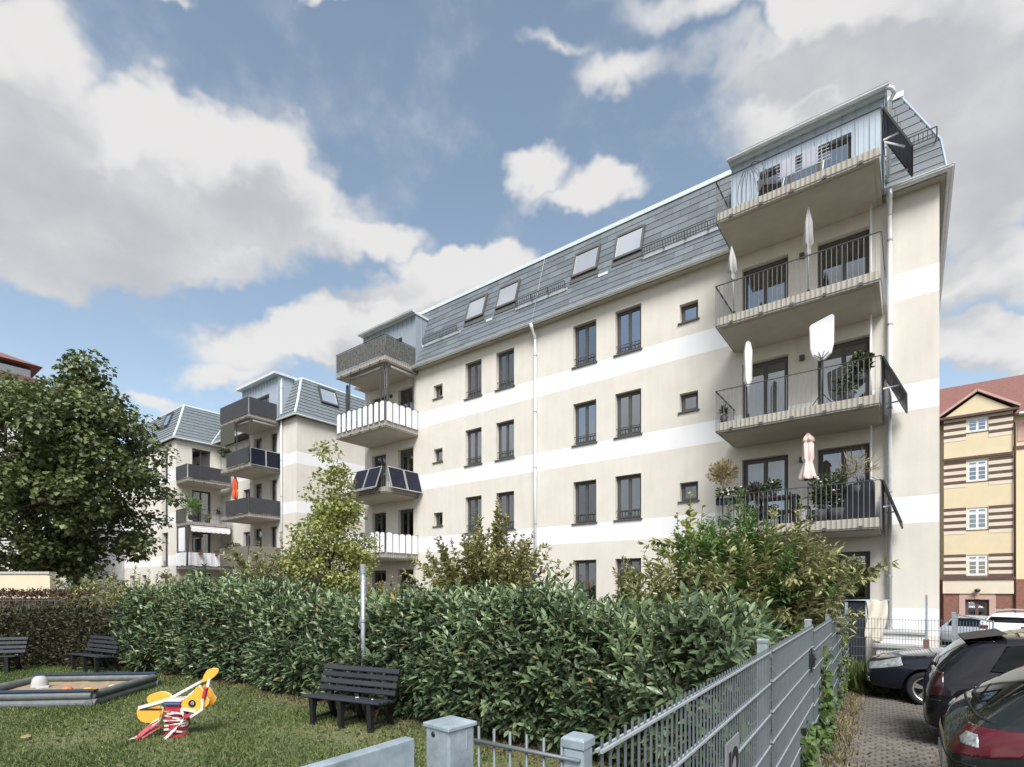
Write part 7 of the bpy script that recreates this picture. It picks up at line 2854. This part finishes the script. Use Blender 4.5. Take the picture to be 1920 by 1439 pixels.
# ------------------------------------------------------------------ pavers of the parking strip
def pavers():
    r = np.random.default_rng(77)
    pw, pd = 0.098, 0.080
    sx_, sy_ = 0.116, 0.112
    protos = []
    for k in range(5):
        mb = MB()
        c = 0.010
        j = lambda s: r.normal(0, s)
        w, d = pw / 2, pd / 2
        top = [(-w + c + j(.003), -d + c + j(.003)), (w - c + j(.003), -d + c + j(.003)), (w - c + j(.003), d - c + j(.003)), (-w + c + j(.003), d - c + j(.003))]
        vs = [(-w, -d, -0.05), (w, -d, -0.05), (w, d, -0.05), (-w, d, -0.05), (-w, -d, 0.012), (w, -d, 0.012), (w, d, 0.012), (-w, d, 0.012)] + [(a, b, 0.020) for a, b in top]
        mb.add(vs, [(0, 1, 5, 4), (1, 2, 6, 5), (2, 3, 7, 6), (3, 0, 4, 7), (4, 5, 9, 8), (5, 6, 10, 9), (6, 7, 11, 10), (7, 4, 8, 11), (8, 9, 10, 11)])
        protos.append(mb)
    metas = [p.mesh('paver', 'paver') for p in protos]
    spots = []
    row = 0
    for y in np.arange(2.0, 12.6, sy_):
        x0 = -0.66 - 0.039 * (y - 1)
        for x in np.arange(x0, 2.2, sx_):
            xx = x + (sx_ / 2 if row % 2 else 0)
            spots.append((xx + r.normal(0, .003), y + r.normal(0, .003), float(height(xx, y)) + r.normal(0.004, .003), r.normal(0, 0.03)))
        row += 1
    # the 300 seen largest stay single stones: in view, clear of cars and fence, nearest first
    def score(s):
        X = 0.796 * s[0] + 0.605 * s[1]
        D = -0.605 * s[0] + 0.796 * s[1]
        px = 960 + 985 * X / D
        py = 1103 + 985 * (1.7 - s[2]) / D
        lim = 0.20 + 0.0 * s[1]
        return D + (0 if (px < 1790 and py < 1460 and px > 1500 and s[0] < lim + 0.1) else 100)
    order = sorted(range(len(spots)), key=lambda i: score(spots[i]))
    pg = bpy.data.objects['parking_ground']
    for i in order[:300]:
        s = spots[i]
        obj('paver', metas[i % 5], pg, loc=(s[0], s[1], s[2] + 0.012), rot=(r.normal(0, .02), r.normal(0, .02), s[3]))
    big = MB()
    for i in order[300:]:
        s = spots[i]
        ca, sa_ = math.cos(s[3]), math.sin(s[3])
        p = protos[i % 5]
        big.add([(s[0] + v[0] * ca - v[1] * sa_, s[1] + v[0] * sa_ + v[1] * ca, s[2] + 0.012 + v[2]) for v in p.v], p.f)
    struct(big.build('paver_field', 'paver', pg), 'stuff')


pavers()
jp = []
for y in np.arange(3.0, 12.8, 0.1):
    for x in np.arange(-0.7 - 0.039 * y, 0.9, 0.1):
        if rng.random() < 0.5:
            jp.append((x, y, 0))
tufts('joint_moss', 'moss and tiny weeds in the joints of the parking stones', jp, 3600, 0.035, 'dry_grass', 55, wd=0.006, spread=0.04)


# ------------------------------------------------------------------ plants on the balconies
def pot_plant(label, loc, h, r, m, n, ln, wd, pot=(0.13, 0.22), flowers=0, fm='flower_white', cat='potted plant', group='plants on the balconies', stem_h=0.0, box=None):
    t = thing('potted_plant', label, cat, loc, 0, group, local=True)
    if box:
        MB().box((-box[0] / 2, -0.08, 0), (box[0] / 2, 0.08, 0.16)).build('planter_box', box[1], t)
        z0 = 0.16
        ex = box[0] / 2
    else:
        mb = MB().lathe([(0.001, 0), (pot[0] * 0.75, 0), (pot[0], pot[1]), (pot[0] * 0.9, pot[1]), (0.001, pot[1] - 0.02)], 12)
        mb.build('pot', 'anthracite', t, smooth=True)
        z0 = pot[1]
        ex = 0
    q = np.random.default_rng(int(abs(loc[0] * 100 + loc[2] * 10)))
    if stem_h:
        MB().tube([(0, 0, z0 - 0.02), (0.02, 0, z0 + stem_h)], 0.014, 6).build('stem', 'twig', t)
        z0 += stem_h
    d = unit(q.normal(size=(n, 3))) * (q.random((n, 1)) ** 0.5)
    c = np.array([0, 0, z0 + h / 2]) + d * np.array([r + ex, r, h / 2])
    if ex:
        c[:, 0] = q.uniform(-ex, ex, n)
    dr = unit(d + np.array([0, 0, 0.5]) + q.normal(0, 0.5, (n, 3)))
    sc = q.uniform(0.6, 1.3, n)
    obj('leaves', leaf_mesh('leaves', c, dr, q.normal(0, 1, (n, 3)) + np.array([0, 0, 1]), ln * sc, wd * sc, m), t)
    if flowers:
        mb = MB()
        for k in range(flowers):
            p = c[q.integers(0, n)] + np.array([0, -0.05, 0.04])
            mb.lathe([(0.001, 0.02), (0.028, 0.012), (0.03, -0.008), (0.001, -0.02)], 7, c=tuple(p))
        mb.build('flowers', fm, t)
    return t


pot_plant('straw coloured ball tree in a pot at the left end of the first floor balcony', (-4.02, 14.62, RT[3]), 0.62, 0.36, 'straw_leaf', 900, 0.12, 0.025, stem_h=0.95)
pot_plant('white flowers in a box left of the curtained door on the first floor', (-3.75, 14.56, RT[3] + 0.62), 0.26, 0.12, 'balcony_leaf', 300, 0.08, 0.05, flowers=16, box=(0.8, 'navy_cloth'))
pot_plant('dark foliage plant on the balcony table', (-2.85, 14.95, RT[3] + 0.75), 0.3, 0.22, 'balcony_leaf', 220, 0.10, 0.05, pot=(0.08, 0.12), flowers=4)
pot_plant('tall dark bush with white flowers in front of the pink parasol', (-1.75, 14.72, RT[3]), 0.85, 0.26, 'balcony_leaf', 700, 0.09, 0.04, pot=(0.2, 0.3), flowers=14)
pot_plant('dark bushy plant with white flowers beside the navy cover', (-1.42, 14.68, RT[3]), 0.9, 0.24, 'balcony_leaf', 600, 0.09, 0.04, pot=(0.2, 0.3), flowers=10)
pot_plant('dry brown spiky plant above the navy cover', (-1.0, 14.72, RT[3] + 0.55), 0.72, 0.36, 'straw_leaf', 170, 0.26, 0.022, pot=(0.12, 0.25))
pot_plant('round leafy bush at the right end of the second floor balcony', (-0.95, 14.85, RT[2] + 0.45), 0.50, 0.24, 'balcony_leaf', 520, 0.10, 0.05, pot=(0.14, 0.2))
pot_plant('low dark plants at the right end of the second floor balcony', (-1.2, 14.75, RT[2]), 0.4, 0.28, 'balcony_leaf', 260, 0.10, 0.05, pot=(0.16, 0.24))
pot_plant('small plant in a white pot at the left end of the second floor balcony', (-3.98, 14.62, RT[2]), 0.25, 0.10, 'balcony_leaf', 120, 0.10, 0.03, pot=(0.1, 0.2))
pot_plant('palm like green plant on the middle wing balcony', (-36.85, 14.45, WT[1] + 0.15), 1.1, 0.5, 'fern_leaf', 420, 0.30, 0.04, pot=(0.2, 0.3))
pot_plant('yellow flowering plant low on the middle wing balcony', (-36.62, 15.3, WT[1]), 0.35, 0.25, 'young_leaf', 200, 0.10, 0.05, flowers=10)
pot_plant('dark planting box along the rail of the middle wing balcony', (-36.36, 15.9, WT[1] + 0.62), 0.2, 0.12, 'balcony_leaf', 200, 0.08, 0.04, flowers=5, box=(0.35, 'black_metal'))
pot_plant('bushy plants on the corner of the second balcony of the rear block', (-32.35, 14.5, ST2[1] + 0.72), 0.32, 0.35, 'balcony_leaf', 420, 0.10, 0.05, pot=(0.2, 0.15))
for i, y in enumerate((14.75, 15.75)):
    pot_plant(['left dark flower box hung on the white sheet of the wing balcony', 'right dark flower box hung on the white sheet of the wing balcony'][i], (-36.32, y, WT[2] + 0.70), 0.14, 0.08, 'balcony_leaf', 90, 0.07, 0.03, box=(0.5, 'terracotta'))
pot_plant('plants peeping over the willow mat of the lowest rear balcony', (-31.6, 14.55, ST2[3] + 0.72), 0.32, 0.5, 'balcony_leaf', 300, 0.11, 0.05, pot=(0.2, 0.15))
